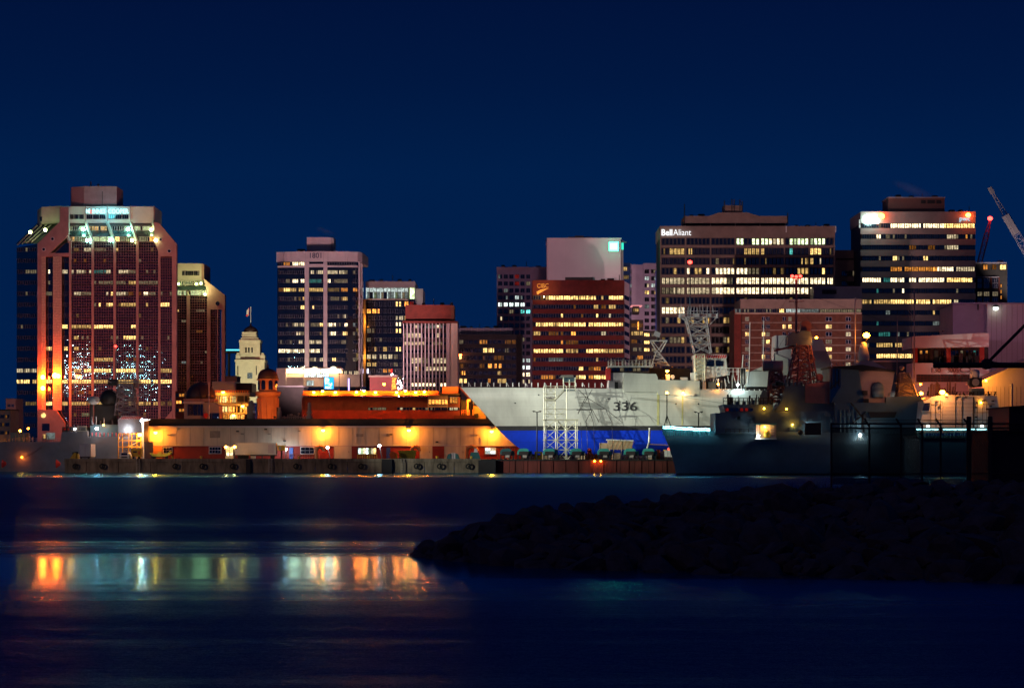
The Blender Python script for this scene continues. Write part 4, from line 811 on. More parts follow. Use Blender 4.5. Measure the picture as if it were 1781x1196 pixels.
def domes():
    d = 640; t = base('domed_pavilion', 'dark onion dome with finial on a pale square gatehouse', 'pavilion', 346, d)
    x, y = X(346, d), d+4
    k = d/F
    MB().lathe(x, y, [(26*k,Z(694,d)),(26.5*k,Z(688,d)),(24.5*k,Z(680,d)),(20*k,Z(673,d)),(13*k,Z(667.5,d)),(6*k,Z(665,d)),(3*k,Z(664,d)),(3*k,Z(661,d)),(1.4*k,Z(658,d)),(.3*k,Z(654,d))], 28).build('dome', M['copper'], t)
    MB().pb(319,373,693,698,y-3.9,8).build('dome_base', M['pink_concrete'], t)
    MB().prism([(320,698),(320,697),(373,700),(381,706),(381,760),(320,760)], d-.2, 8).build('wall', M['grey_clad'], t)
    MB().pb(318,355,698.5,701,d-.6,1).build('ledge', M['white_clad'], t)
    MB().pb(327,353,703,722,d-.5,.5).build('dark_window', M['glass'], t)
    for a in (335,343,348): MB().pb(a,a+1,703,722,d-.65,.3).build('window_bar', M['frame'], t)
    MB().pb(354,357,724,726,d-.9,.2).build('emblem_stem', M['flag_red'], t)
    MB().prism([(358,715),(359,719),(362,718.5),(361,722),(363,723),(360,725),(358.4,728),(357.6,728),(356,725),(353,723),(355,722),(354,718.5),(357,719)], d-.7, .2).build('maple_leaf', M['flag_red'], t)
    MB().pb(365,381,718,728,d-.5,.3).build('dark_window', M['glass'], t)
    p = MB(); p.pt(363.5,664,363.5,740,d-3,.12); tag(p.build('flagpole', M['white_paint']), 'thin white pole standing before the dark onion dome', 'pole')
    d = 630; t = base('round_tower', 'round orange tower with arched lantern and brown dome', 'tower', 460, d); k = d/F; x, y = X(463, d), d+4
    MB().lathe(x, y, [(17.5*k,Z(658,d)),(17.6*k,Z(654,d)),(16.4*k,Z(649,d)),(13.5*k,Z(644.5,d)),(9*k,Z(641.5,d)),(4*k,Z(640,d)),(2*k,Z(639.4,d)),(2*k,Z(636,d)),(.4*k,Z(631,d))], 28).build('dome', M['copper'], t)
    MB().lathe(x, y, [(19.5*k,Z(660.5,d)),(19.5*k,Z(658,d)),(17*k,Z(657.5,d))], 28).build('dome_cornice', M['tower_orange'], t)
    MB().lathe(x, y, [(16*k,Z(680,d)),(16*k,Z(660,d))], 24).build('lantern', M['tower_orange'], t)
    for i in range(8):
        a = math.pi/8 + i*math.pi/4; cx, cy = x + 16.1*k*math.cos(a), y + 16.1*k*math.sin(a)
        o = MB(); w = 3.6*k; o.box(-w, w, -.12, .12, 0, Z(664,d)-Z(677,d)); o.tube((0,-.12,Z(664,d)-Z(677,d)),(0,.12,Z(664,d)-Z(677,d)), w, 12)
        o = o.build('arched_window', M['glass'], t); o.location = (cx - t.location[0], cy - t.location[1], Z(677,d) - t.location[2]); o.rotation_euler = (0,0,a+math.pi/2)
        for v in o.data.vertices: v.co.x += t.location[0]; v.co.y += t.location[1]; v.co.z += t.location[2]
    MB().lathe(x, y, [(21.5*k,Z(688,d)),(21.8*k,Z(686,d)),(22.8*k,Z(684,d)),(23*k,Z(680.5,d)),(17*k,Z(679.5,d))], 28).build('cornice', M['tower_orange'], t)
    MB().lathe(x, y, [(18*k,Z(760,d)),(18*k,Z(688,d))], 28).build('drum', M['tower_orange'], t)
    for i in range(12):
        a = 2*math.pi*i/12; MB().tube((x+18.1*k*math.cos(a), y+18.1*k*math.sin(a), Z(750,d)), (x+18.1*k*math.cos(a), y+18.1*k*math.sin(a), Z(692,d)), .22).build('drum_rib', M['tower_orange'], t)
    fl = pthing('floodlight', 'sodium floodlight on the shed roof aimed at the round orange tower', 'floodlight', 478, 612, Z(727,612)); q = fl.location
    MB().box(q[0]-.3,q[0]+.3,q[1]-.2,q[1]+.2,q[2],q[2]+.5).build('lamp_housing', M['frame'], fl); MB().box(q[0]-.05,q[0]+.05,q[1]-.05,q[1]+.05,q[2]-.5,q[2]).build('bracket', M['frame'], fl)
    spot('beam', (q[0],q[1]+.6,q[2]+.8), (x, y-3, Z(675,d)), 15000, SOD, 95, .6, .3, fl)
    # car park deck with glowing floors between the domes
    d = 690; t = base('car_park', 'glowing yellow open storeys of a car park between the two domes', 'building', 403, d)
    for a, b in ((682,688),(700.5,705.5),(716.5,720)): MB().pb(372,434,a,b,d,16).build('floor_slab', M['concrete'], t)
    MB().pb(369,408,663,683,d+4,12).build('roof_room', M['lilac_clad'], t); MB().pb(408,438,666,683,d+8,12).build('roof_room', M['dark_wall'], t)
    for a in (372,384,396,411,424): MB().pb(a,a+1.6,686,740,d+.2,1).build('column', M['beige'], t)
    MB().pb(372,434,688,740,d+12,.5).build('back_wall', M['beige'], t); MB().pb(412,430,688,698,d+.3,.5).build('dark_window', M['dark_wall'], t)
    row(t, d+1, 374, 411, 688.5, 700, 3, 3, [(374,380,'O2'),(384,396,'Y3'),(397,403,'O3'),(403,410,'Y2')], .6, keep=.9); row(t, d+1, 378, 430, 706, 716.5, 4, 3, [(378,384,'O2'),(384,398,'Y3'),(399,408,'O3'),(408,414,'O1'),(418,430,'O3')], .6, keep=.85); row(t, d+1, 384, 430, 720.5, 732, 4, 3, [(390,396,'O2'),(400,412,'Y3'),(413,425,'O3')], .6, keep=.85)
    g = MB(); [g.pt(a, 678.5, a, 683, d-.2, .08) for a in range(374, 434, 4)]; g.pt(372,679,434,679,d-.2,.08); g.build('railing', M['orange_paint'], t, 'stuff')
    for i, (px, py, p) in enumerate(((388,682,2200),(422,706,1200),(406,722,900))): lamp(['sodium lamp on the car park roof edge between the domes', 'sodium lamp on the middle car park storey near the beige ventilator', 'sodium lamp on the lowest visible car park storey'][i], px, py, d-1.2, 'sody', p, SODY, .4)
    for z_ in (694,711,727): 
        for px in (385,405): point('storey_light', (X(px,d), d+6, Z(z_,d)), 500, SODY, .3, t)
    t = base('low_building', 'dark orange lit houses squeezed between the tallest tower and the onion dome', 'building', 312, 700); MB().pb(305,322,680,740,700,8).build('walls', M['rust'], t); row(t, 699.8, 306, 321, 684, 690, 1, 3, [(308,318,'O2')], .4); row(t, 699.8, 306, 321, 696, 702, 1, 3, [(306,316,'O3')], .4); row(t, 699.8, 306, 321, 710, 716, 1, 3, [(310,318,'O2')], .4)
    # beige ventilators and pipework on the shed roof
    t = thing('ventilator', 'tall beige cowl ventilator on the shed roof before the round tower', 'ventilator', (X(437,606), 606, Z(730,606))); D = 606; x, y = X(437,D), D; k = D/F
    MB().lathe(x, y, [(8*k,Z(733,D)),(7*k,Z(715,D)),(6*k,Z(706,D)),(4*k,Z(701,D)),(3.6*k,Z(697,D)),(1*k,Z(696,D))], 16).build('cowl', M['beige'], t); MB().pb(440,444,714,718,D-1,.8).build('vent_box', M['white_clad'], t)
    t = thing('ventilator', 'small cream ventilator with ladder beside the round orange tower', 'ventilator', (X(486,606), 606, Z(730,606))); x = X(486,D)
    MB().lathe(x, y, [(4*k,Z(733,D)),(3.6*k,Z(716,D)),(2.2*k,Z(712,D)),(2*k,Z(708,D))], 14).build('cowl', M['beige'], t); MB().pb(481,483,708,730,D,.4).build('ladder', M['black'], t)
    t = thing('exhaust_stack', 'yellowish stepped exhaust stack on the shed roof left of the maroon pavilion', 'chimney', (X(538,606), 606, Z(730,606))); x = X(538,D)
    MB().lathe(x, y, [(7*k,Z(733,D)),(5.5*k,Z(724,D)),(4.6*k,Z(723,D)),(4.6*k,Z(719,D)),(5.4*k,Z(718,D)),(3.6*k,Z(714,D)),(3*k,Z(713,D)),(3*k,Z(702,D)),(2.2*k,Z(700,D)),(.4*k,Z(699,D))], 14).build('stack', M['beige'], t)
    b = MB()
    for i in range(14):
        a = 491+3.2*i; h = R.uniform(4,11); b.pt(a, 732, a+R.uniform(-1.5,1.5), 730-h, D, .12)
        if i % 4 == 1: b.ball(X(a,D), D, Z(730-h,D), .3, 6)
    b.pt(490,725,536,725,D,.08); o = b.build('roof_pipes', M['beige'], None); tag(o, 'thicket of beige vent pipes on the shed roof between round tower and stack', 'pipes')
    t = base('substation', 'dark grey windowless block behind the shed left of the glowing strip', 'building', 490, 720); MB().pb(483,528,672,745,720,14).build('walls', M['dark_wall'], t); MB().pb(481,529,670.5,672.5,719.5,15).build('roof_edge', M['grey_clad'], t)
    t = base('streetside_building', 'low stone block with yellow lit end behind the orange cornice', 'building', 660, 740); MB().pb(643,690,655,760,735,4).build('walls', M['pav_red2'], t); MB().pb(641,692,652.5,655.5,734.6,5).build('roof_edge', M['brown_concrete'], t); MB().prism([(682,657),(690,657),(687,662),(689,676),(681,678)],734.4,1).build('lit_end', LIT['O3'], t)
    lamp('lone orange street lamp standing above the pavilion cornice', 668, 668, 655, 'sod', 500, SOD, .35, 'street_lamp', 'street lamp', None, False); 
M['tower_orange'] = mat('salmon_stucco', (.52,.24,.13), .8, noise=.12)
domes()

def warehouse():
    d = 600; t = base('warehouse', 'long cream and red dockside warehouse with black roof', 'warehouse', 570, d)
    c = M['cream']; rd = M['red_paint']
    MB().pb(252,906,741,775,d,34).build('upper_wall', c, t)
    MB().prism([(251,741),(248,728),(908,728),(908,741)], d-.8, 36).build('roof', M['roof'], t)
    MB().pb(251,907,740.4,743,d-1.1,.4).build('gutter', M['white_clad'], t)
    MB().pb(252,906,775.2,800,d+.15,33).build('lower_wall', rd, t); MB().pb(252,906,774.3,775.3,d-.15,.4).build('drip_rail', M['white_clad'], t)
    for i in range(28): MB().pb(260+23.5*i, 260.5+23.5*i, 743, 774.3, d-.06, .1).build('panel_seam', M['seam'], t)
    for a, b in ((581,611.5),(730,752),(773,810)):
        q = MB().pb(a,b,775.6,798,d-.1,.25).build('loading_door', c, t); MB().pb(a-.6,a,775.6,798,d-.16,.3).build('door_post', M['seam'], t)
        MB().pb(b-5,b-4.4,784,787,d-.2,.12).build('handle', M['frame'], q)
    for a, b in ((612,621),(752,773)):
        for k in range(10): MB().pb(a,b,777+2*k,778.3+2*k,d-.05,.3).build('louvre_slat', rd, t)
    def win(a,b,c_,e,n,kinds):
        q = MB(); q.pb(a-1,b+1,c_-1,e+1,d-.04,.22); q = q.build('window_frame', M['white_clad'], t)
        rowp(q, d-.12, a, b, c_, e, n, kinds)
    def rowp(q, dd, a, b, c_, e, n, kinds):
        w = (b-a)/n
        for i in range(n):
            for j in range(2):
                k = kinds[(i+j*n) % len(kinds)]; MB().pb(a+w*i+.4, a+w*(i+1)-.4, c_+(e-c_)*j/2+.4, c_+(e-c_)*(j+1)/2-.4, dd, .08).build('pane', LIT[k] if k else M['glass'], q)
    win(523,546,777.5,788.5,3,[None]); win(364,384,777,788,4,[None]); win(844,862,778.5,789,2,['C3','W2','C2']); win(284,299,778,787,3,[None])
    MB().pb(258,282,776,797,d-.1,.2).build('loading_door', M['orange_trim'], t)
    bay = MB(); bay.pb(622,655,778,790,d-.08,.2).build('loading_bay', M['frame'], t)
    for i, k in enumerate(['C3','G2','W3','C3','G1','W2','Y3']): MB().pb(623+4.5*i,627+4.5*i,779,789,d-.2,.1).build('bay_window', LIT[k], t)
    for a, b, k in ((503,510,'blue_paint'),(672,679,'blue_paint')):
        q = MB().pb(a,b,778,798,d-.14,.2).build('door', M[k], t); MB().pb(b-1.6,b-1,787,789,d-.22,.1).build('handle', M['steel'], q)
    for a, y in ((378,749),(308,755)): pass
    for a, y, k in ((413,749.5,1),(421,754,0),(468,754,0),(520,749,0),(462,746,1),(495,766,1),(680,755,1),(760,768,1),(830,756,0),(293,756,0)):
        MB().pb(a-2.4,a+2.4,y-1,y+1.4,d-.5,.5).build('wall_vent', M['frame'] if k else M['seam'], t)
    for a, b, c_, e in ((365,383,749,761),(619,632,754,759),(672,678,754,759)): MB().pb(a,b,c_,e,d-.12,.14).build('wall_louvre', M['seam'], t)
    for px, y0, y1 in ((618,744,770),(307,744,748),(836,760,772)): MB().pb(px,px+1.4,y0,y1,d-.25,.2).build('downpipe', M['white_clad'], t)
    # curved red ventilation ducts
    for px, r in ((551,7),(716,7),(812,9)):
        b = MB(); last = None
        for k in range(9):
            a = math.pi*k/8; p = (X(px + r*(1-math.cos(a)), d), d-1.6, Z(784 - 8*math.sin(a)*(1 if k < 5 else 1), d))
            if last: b.tube(last, p, .45, 8)
            last = p
        b.tube((X(px,d), d-1.6, Z(784,d)), (X(px,d), d-1.6, Z(798,d)), .45, 8); b.build('air_duct', M['orange_trim'], t)
    for i, (px, py) in enumerate(((270.5,752),(562,748),(711,748),(855,750))):
        lamp('sodium wall lamp on the cream warehouse ' + ['near the white lamp mast','above the large cream door with white work light','above the lime skip','by the ship bow'][i], px, py, d-1.3, 'sody', 4600, (1,.27,.018), .42, group='sodium lamps on the warehouse wall', front=.4)
    for i, (px, py, kd, pw, lc) in enumerate(((497,781,'white',900,COOL),(570,778,'white',900,COOL),(660,775,'white',1100,COOL),(393,777,'sody',500,(1,.7,.3)),(408,777,'sody',500,(1,.7,.3)))):
        dd = (597.5,572,572,568,568)[i]
        l = lamp(['cool white lamp beside the blue door next to the semi trailer','cool white work light on a short post before the large cream door','cool white work light on a leaning post by the lit loading bay','left warm lamp on top of the glazed guard booth','right warm lamp on top of the glazed guard booth'][i], px, py, dd, kd, pw, lc, .32, 'work_light', 'lamp', None, False)
        x, y, z = l.location; MB().tube((x, y, z), (x + (.6 if i in (1,2) else 0), y + .3, GZ), .1, 6).build('post', M['frame'], l)
M['seam'] = mat('panel_seam_grey', (.30,.26,.22), .7)
warehouse()

def quay_things():
    d = 575
    def q(name, lb, cat, px, dd=d, group=None): return pthing(name, lb, cat, px, dd, GZ, group)
    def wheel(p, px, dd, r=.5): MB().tube((X(px,dd), dd-.15, GZ+r), (X(px,dd), dd+.15, GZ+r), r, 14).build('wheel', M['rubber'], p)
    # semi trailer
    t = q('semi_trailer', 'long white refrigerated semi trailer parked beside the guard booth', 'trailer', 445)
    MB().pb(409,480,770,790.5,d,2.6).build('box_body', M['white_paint'], t); MB().pb(466,476,773,788,d-.05,.1).build('side_door', M['white_clad'], t); MB().pb(479.8,481,771,789,d+.2,2.2).build('refrigeration_unit', M['frame'], t); MB().pb(412,480,790.5,792.5,d+.3,2).build('chassis', M['frame'], t)
    for a in (417,423,429,474): wheel(t, a, d+.2)
    MB().pb(455,457,792,798,d+.4,.3).build('landing_leg', M['frame'], t); MB().pb(436,444,792.5,797,d+.3,1).build('fuel_tank', M['white_paint'], t)
    # guard booth
    t = q('guard_booth', 'brightly lit glazed guard booth with two lamps on top', 'booth', 400, 568); dd = 568
    MB().pb(391,406,776,778,dd-.2,2.6).build('booth_roof', M['white_clad'], t); MB().pb(392,405.5,778,798,dd+1.9,.2).build('back_wall', M['cream'], t); MB().pb(392,405.5,792.5,798,dd,2).build('booth_base', M['cream'], t)
    for i in range(4): MB().pb(392.3+3.4*i,395+3.4*i,778.5,786,dd+.3,.1).build('booth_window', LIT['Y3'], t); MB().pb(392.3+3.4*i,395+3.4*i,786.6,792,dd+.3,.1).build('booth_window', LIT['W3'], t)
    for a in (391.8,398.3,405): MB().pb(a,a+.8,778,798,dd+.1,.2).build('booth_post', M['frame'], t)
    # white lamp mast at the warehouse corner
    t = q('lamp_mast', 'tall white lamp mast with cross arm at the warehouse corner', 'lamp post', 248.5, 572); dd = 572
    MB().tube((X(248.5,dd),dd,GZ), (X(248.5,dd),dd,Z(729,dd)), .3, 10, .2).build('pole', M['white_paint'], t); MB().pt(246,731,262,729.5,dd,.1).build('arm', M['white_paint'], t); MB().ball(X(247.5,dd),dd-.3,Z(731,dd),.38,8).build('bulb', EM['white'], t); point('lamp_light', (X(249.5,dd),dd-1.6,Z(733,dd)), 3500, (1,.97,.85), .3, t)
    lamp('strong orange lamp left of the white lamp mast', 243, 756, 569, 'sody', 4200, SODY, .45, 'post_lamp', 'lamp', None, False)
    # gangway / stair tower beside mast
    t = q('stair_tower', 'yellow lit steel stair tower beside the white lamp mast', 'stair tower', 218, 570); dd = 570; b = MB()
    for a in (206,213,224,229,238,245): b.pt(a,754,a,798,dd,.09).pt(a,754,a,798,dd+2.5,.09)
    for y in (754,766,777): b.pt(206,y,246,y,dd,.1).pt(206,y,246,y,dd+2.5,.1)
    b.build('frame', M['yellow'], t); b = MB(); b.pt(206,766,224,754,dd+1,.2).pt(224,777,245,766,dd+1,.2).pt(206,798,224,777,dd+1,.2); b.build('flight', M['steel'], t)
    MB().pb(206,228,765,766.5,dd+.1,2.3).build('landing', M['steel'], t); MB().pb(224,246,776,777.5,dd+.1,2.3).build('landing', M['steel'], t)
    # vehicles and boxes
    t = q('box_truck', 'pale box truck seen from behind with double doors and dark chassis', 'truck', 147, 560); dd = 560
    MB().pb(137.5,158,772,794,dd,6).build('box_body', M['white_clad'], t); MB().pb(138.5,147.5,773.5,793,dd-.06,.1).build('rear_door', M['white_paint'], t); MB().pb(148.5,157,773.5,793,dd-.06,.1).build('rear_door', M['white_paint'], t); MB().pb(139,157,794,796,dd+.2,5).build('chassis', M['frame'], t)
    for a in (141,154): MB().pb(a-1.6,a+1.6,794,799,dd+.3,.4).build('wheel', M['rubber'], t)
    t = q('pickup_truck', 'white pickup facing the water before the yellow generator', 'truck', 216, 562); dd = 562
    MB().prism([(208,799),(208,791),(210,786.5),(222,786.5),(224,791),(224,799)], dd+.6, 4).build('cab', M['white_paint'], t); MB().pb(210.6,221.4,787.5,791,dd+.5,.2).build('windscreen', M['glass'], t); MB().pb(208,224,791.5,797.5,dd,1.2).build('bonnet', M['white_paint'], t); MB().pb(211,221,793.5,796,dd-.06,.1).build('radiator_grille', M['frame'], t)
    for a in (209.6,222.2): MB().pb(a-1,a+1,793.4,795,dd-.08,.1).build('headlight', LIT['W1'], t); MB().pb(a-1.2,a+1.2,796.5,800,dd+.1,.4).build('wheel', M['rubber'], t)
    t = q('generator', 'bright yellow generator box under the orange lamp', 'generator', 237, 564); dd = 564
    MB().pb(228.5,246,780,794,dd,2.4).build('housing', M['yellow'], t); MB().pb(231,238,784,787,dd-.06,.1).build('service_hatch', M['frame'], t); MB().pb(240,244,784,790,dd-.06,.1).build('control_panel', M['orange_paint'], t); 
    for a in (232,242): MB().pb(a-1.5,a+1.5,794,799,dd+.2,.4).build('wheel', M['rubber'], t)
    t = q('mooring_hook', 'yellow wedge shaped mooring gear at the outer corner of the quay', 'machine', 128, 555); dd = 555
    MB().prism([(119,800),(129,787),(132,787),(131,800)], dd, 2).build('ramp_plate', M['yellow'], t); MB().prism([(131.5,800),(132,788),(136,789),(137,800)], dd+.3, 1.6).build('side_plate', M['yellow'], t); MB().pt(126,788,136,787,dd+1,.25).build('hook_shaft', M['frame'], t)
    # boat on a trailer
    t = q('boat_trailer', 'small workboat on a trailer lit yellow before the red wall', 'boat', 280, 580); dd = 580
    MB().prism([(259,787),(270,789.5),(285,789),(298,785.5),(296,790),(288,793.5),(266,793.5)], dd, 2).build('hull', M['lime'], t); MB().pb(274,281,785,789.4,dd+.5,1).build('cabin', M['yellow'], t); MB().pb(262,296,794,795.2,dd+.3,1.4).build('trailer_frame', M['frame'], t)
    for a in (268,290): wheel(t, a, dd+.2, .4)
    # containers and covers
    t = q('skip', 'lime yellow steel skip on the quay below the warehouse lamp', 'skip', 708, 565); dd = 565
    MB().prism([(693,784),(723,784),(721,799),(695,799)], dd, 2.4).build('body', M['lime'], t)
    for i in range(7): MB().pb(696+4*i,697+4*i,785.5,797,dd-.12,.14).build('side_rib', M['lime'], t)
    MB().pb(692,724,783,784.4,dd-.15,2.7).build('rim', M['lime'], t)
    t = q('electrical_cabinet', 'cream box cabinet between the semi trailer and the blue door', 'cabinet', 489, 585); dd = 585; MB().pb(483,496,774,783,dd,1.2).build('body', M['yellow'], t); MB().pb(485,489,776,781,dd-.06,.1).build('door', M['cream'], t); MB().pb(488,491,783,799,dd+.3,.4).build('leg', M['frame'], t)
    t = q('hose_reel', 'orange hose reel machine beside the lime skip', 'machine', 684, 563); dd = 563
    MB().tube((X(683,dd),dd,GZ+1),(X(683,dd),dd+1,GZ+1),.75,14).build('reel', M['orange_paint'], t); MB().pb(675,692,796,799,dd,1.2).build('base_frame', M['orange_paint'], t); MB().pb(688,691,789,797,dd,.6).build('motor', M['yellow'], t)
    t = q('winch_shed', 'pair of small teal hatches around a white panel door on the quay', 'hatch', 788, 562); dd = 562
    MB().prism([(776,799),(779,789.5),(784,788),(784,799)], dd, 2).build('side_cover', M['teal_dark'], t); MB().prism([(792,799),(792,788),(797,789.5),(800,799)], dd, 2).build('side_cover', M['teal_dark'], t); MB().pb(784.3,791.7,787.5,799,dd+.2,1.6).build('panel_door', M['white_clad'], t); MB().pb(787.7,788.3,788,799,dd+.12,.1).build('door_joint', M['frame'], t)
    t = q('winch_cover', 'dark teal wedge cover standing at the quay end beside the curved duct', 'winch cover', 826, 558); dd = 558
    MB().prism([(816,799),(819,786),(832,786),(836,799)], dd, 2.5).build('cover', M['teal_dark'], t); MB().prism([(824,786),(825.5,779.5),(829,779.5),(831,786)], dd+.5, 1).build('lamp_box', M['white_clad'], t)
    # railings
    t = q('railing', 'low steel railing in front of the six paned window', 'railing', 530, 590); b = MB()
    for i in range(13): b.pt(505+4.2*i,790,505+4.2*i,798,590,.05)
    b.pt(505,790,556,790,590,.06).pt(505,794,556,794,590,.05); b.build('rails', M['orange_trim'], t)
    t = q('railing', 'low steel railing before the lit loading bay', 'railing', 640, 590); b = MB()
    for i in range(9): b.pt(622+4.2*i,790,622+4.2*i,798,590,.06)
    b.pt(622,790,656,790,590,.07).pt(622,794,656,794,590,.05); b.build('rails', M['yellow'], t)
    t = q('railing', 'dark railing on the rising ramp behind the teal wedge cover', 'railing', 880, 590); b = MB()
    for i in range(8): b.pt(866+4.2*i,778,866+4.2*i,798,590,.07)
    b.pt(862,778,896,778,590,.08).pt(862,786,896,786,590,.06); b.build('rails', M['orange_trim'], t)
    # floating dock (syncrolift platform edge) with its winches
    t = thing('shiplift_platform', 'rust red steel shiplift platform edge below the white and blue ship', 'dock', (X(1005,550), 550, 0)); dd = 550
    MB().box(X(838,dd), X(1260,dd), dd+.4, dd+34, .6, GZ-.1).build('deck', M['asphalt'], t)
    for i in range(14): MB().pb(838+24.2*i, 861.6+24.2*i, 800.5, 826, dd+R.uniform(0,.06), .6).build('side_plate', M['rust'], t)
    MB().pb(836,1177,798.5,801,dd-.2,1.2).build('edge_beam', M['black'], t); MB().pb(832,862,800,826,dd-1.2,1.5).build('corner_fender', M['black'], t)
    for i in range(15): MB().pb(850+22*i,851.4+22*i,801,824,dd-.12,.2).build('vertical_stiffener', M['rust'], t)
    for i, px in enumerate((880,910,955,1002,1050,1096,1128)):
        lb = ['shiplift winch under dark cover nearest the warehouse end','shiplift winch with teal cover beside the yellow machine','shiplift winch with bright teal cover left of the scaffold foot','shiplift winch with teal cover right of the scaffold foot','shiplift winch with teal cover before the wooden shed left leg','shiplift winch with dull teal cover under the wooden shed','shiplift winch with dull teal cover beside the white crate'][i]
        w = thing('shiplift_winch', lb, 'winch', (X(px,dd+2), dd+2, GZ), 'shiplift winches along the platform edge'); D = dd+2; a = px
        tm = M['teal'] if i else M['teal_dark']
        MB().prism([(a-11,790),(a-10,784),(a-7,780.5),(a-3,779.5),(a+6,779.5),(a+9,781.5),(a+10,785),(a+10,788)], D, 2.6).build('cover', tm, w)
        MB().prism([(a-7.5,791),(a-7.5,786),(a-6,784.5),(a+8,784.5),(a+9,787),(a+8.5,791)], D-.12, .14).build('cover_end', M['frame'], w)
        MB().pb(a+9,a+15,784,790,D+.6,1.4).build('motor', tm, w); MB().pb(a-10,a+15,790,792.2,D+.2,2).build('bed_frame', M['black'], w)
        for b_ in (a-9,a-2,a+7,a+12.5): MB().pb(b_-1,b_+1,792.2,799,D+.4,.5).build('leg', M['black'], w)
        MB().tube((X(a-1,D),D+.5,GZ+.75),(X(a+6,D),D+.5,GZ+.75),.42,12).build('drum', M['pale_concrete'], w)
    t = thing('yellow_machine', 'yellow hydraulic machine between the first teal winches', 'machine', (X(938,555), 555, GZ)); D = 555
    MB().pb(930,933,786,799,D,.5).build('frame_post', M['yellow'], t); MB().pb(940,943,786,799,D,.5).build('frame_post', M['yellow'], t); MB().pb(930,943,785,788,D-.05,.6).build('top_beam', M['yellow'], t); MB().pb(933,940,792,798,D+.2,1).build('pump', M['yellow'], t)
    t = thing('red_machine', 'red and orange tangle of hose machinery right of the scaffold foot', 'machine', (X(1026,555), 555, GZ)); 
    MB().ball(X(1025,D),D,Z(783,D),.5,8).build('tank_top', M['flag_red'], t); b = MB()
    for i in range(9): b.pt(1018+2.4*i, 799, 1020+2.4*i+R.uniform(-4,4), 787+R.uniform(-2,4), D, .15)
    b.build('hose_frame', M['orange_paint'], t); MB().pb(1018,1038,796,799,D,1.4).build('skid', M['orange_paint'], t); MB().pb(1022,1029,784,792,D+.3,1).build('pump_housing', M['flag_red'], t)
    t = thing('work_shed', 'raised timber clad work shed leaning before the blue hull', 'shed', (X(1080,556), 556, GZ)); D = 556
    MB().prism([(1057,765),(1101,766.5),(1099,782),(1059,781)], D, 3).build('cabin', M['ply'], t); MB().prism([(1055,763.4),(1102,765),(1102,767),(1055,765.6)], D-.3, 3.6).build('roof', M['white_paint'], t); MB().pb(1043,1058,770,781,D+.5,2.4).build('side_cabin', M['ply'], t)
    for i in range(6): MB().prism([(1060+7*i,782),(1068+7*i,767),(1068.6+7*i,767),(1060.6+7*i,782)], D-.06, .07).build('brace_board', M['orange_trim'], t)
    for a in (1059,1066,1080,1093,1098): MB().pb(a,a+1.8,781,799,D+.4,.4).build('leg', M['white_clad'], t)
    t = thing('crate', 'white panelled crate at the far end of the shiplift platform', 'crate', (X(1165,553), 553, GZ)); D = 553
    MB().pb(1156,1172,783,794,D,2).build('body', M['white_paint'], t); MB().pb(1157,1159,794,799,D+.1,.3).build('foot', M['frame'], t); MB().pb(1168,1170,794,799,D+.1,.3).build('foot', M['frame'], t)
    for a in (1161,1166): MB().pb(a,a+.5,784,793,D-.05,.08).build('panel_joint', M['grey_clad'], t)
    MB().ball(X(1164,D),D+.6,Z(781,D),.4,8).build('warning_light', EM['redorange2'], t)
    t = thing('davit', 'white curved davit pipe rising before the blue hull', 'davit', (X(1127,557), 557, GZ)); D = 557
    b = MB(); b.pt(1124,799,1126,778,D,.2).pt(1126,778,1129,768,D,.2).pt(1129,768,1130,744,D,.22); b.build('pipe', M['white_paint'], t); MB().pt(1128,772,1170,774,D,.12).build('boom', M['pink_concrete'], t)
    t = thing('drums', 'small clutter of drums and boxes behind the winches near the white crate', 'clutter', (X(1145,556), 556, GZ)); 
    for i in range(6): MB().lathe(X(1137+4*i,556), 556+.4*(i % 2), [(.42,GZ),(.42,GZ+1.5+.3*(i % 3))], 10).build('drum', M[['teal','cream','orange_paint','white_paint','grey_clad','yellow'][i]], t)
    # double headed dock lamp posts
    for px, y, dd, lb in ((934,715,551.5,'dark double headed lamp post before the bow of the white ship'),(1215,716,548,'dark double headed lamp post beside the cyan lit bow')):
        t = thing('lamp_post', lb, 'lamp post', (X(px,dd), dd, GZ), 'double headed dock lamp posts'); MB().pt(px,y+2,px,799,dd,.14,None,6).build('pole', M['black'], t)
        MB().pt(px-5,y-.5,px,y+2,dd,.08).pt(px+5,y-.5,px,y+2,dd,.08).build('crossarm', M['black'], t)
        for s_ in (-1,1): MB().prism([(px+s_*4,y+1),(px+s_*6.5,y-1.5),(px+s_*8,y-.5),(px+s_*5.5,y+2)],dd-.3,.6).build('lamp_head', M['black'], t)
    for px in (1034,1045):
        lamp('small orange marker lamp on the shiplift edge, %s of a pair' % ('scaffold side one' if px < 1040 else 'shed side one'), px, 801.5, 549.5, 'sod', 40, SOD, .18, 'marker_lamp', 'lamp', 'marker lamps on the shiplift edge', False)
M['ply'] = mat('plywood', (.50,.36,.22), .8, noise=.25, nscale=1.5); EM['redorange2'] = emit('dim_red_lamp', (1,.15,.08), 1.2)
quay_things()

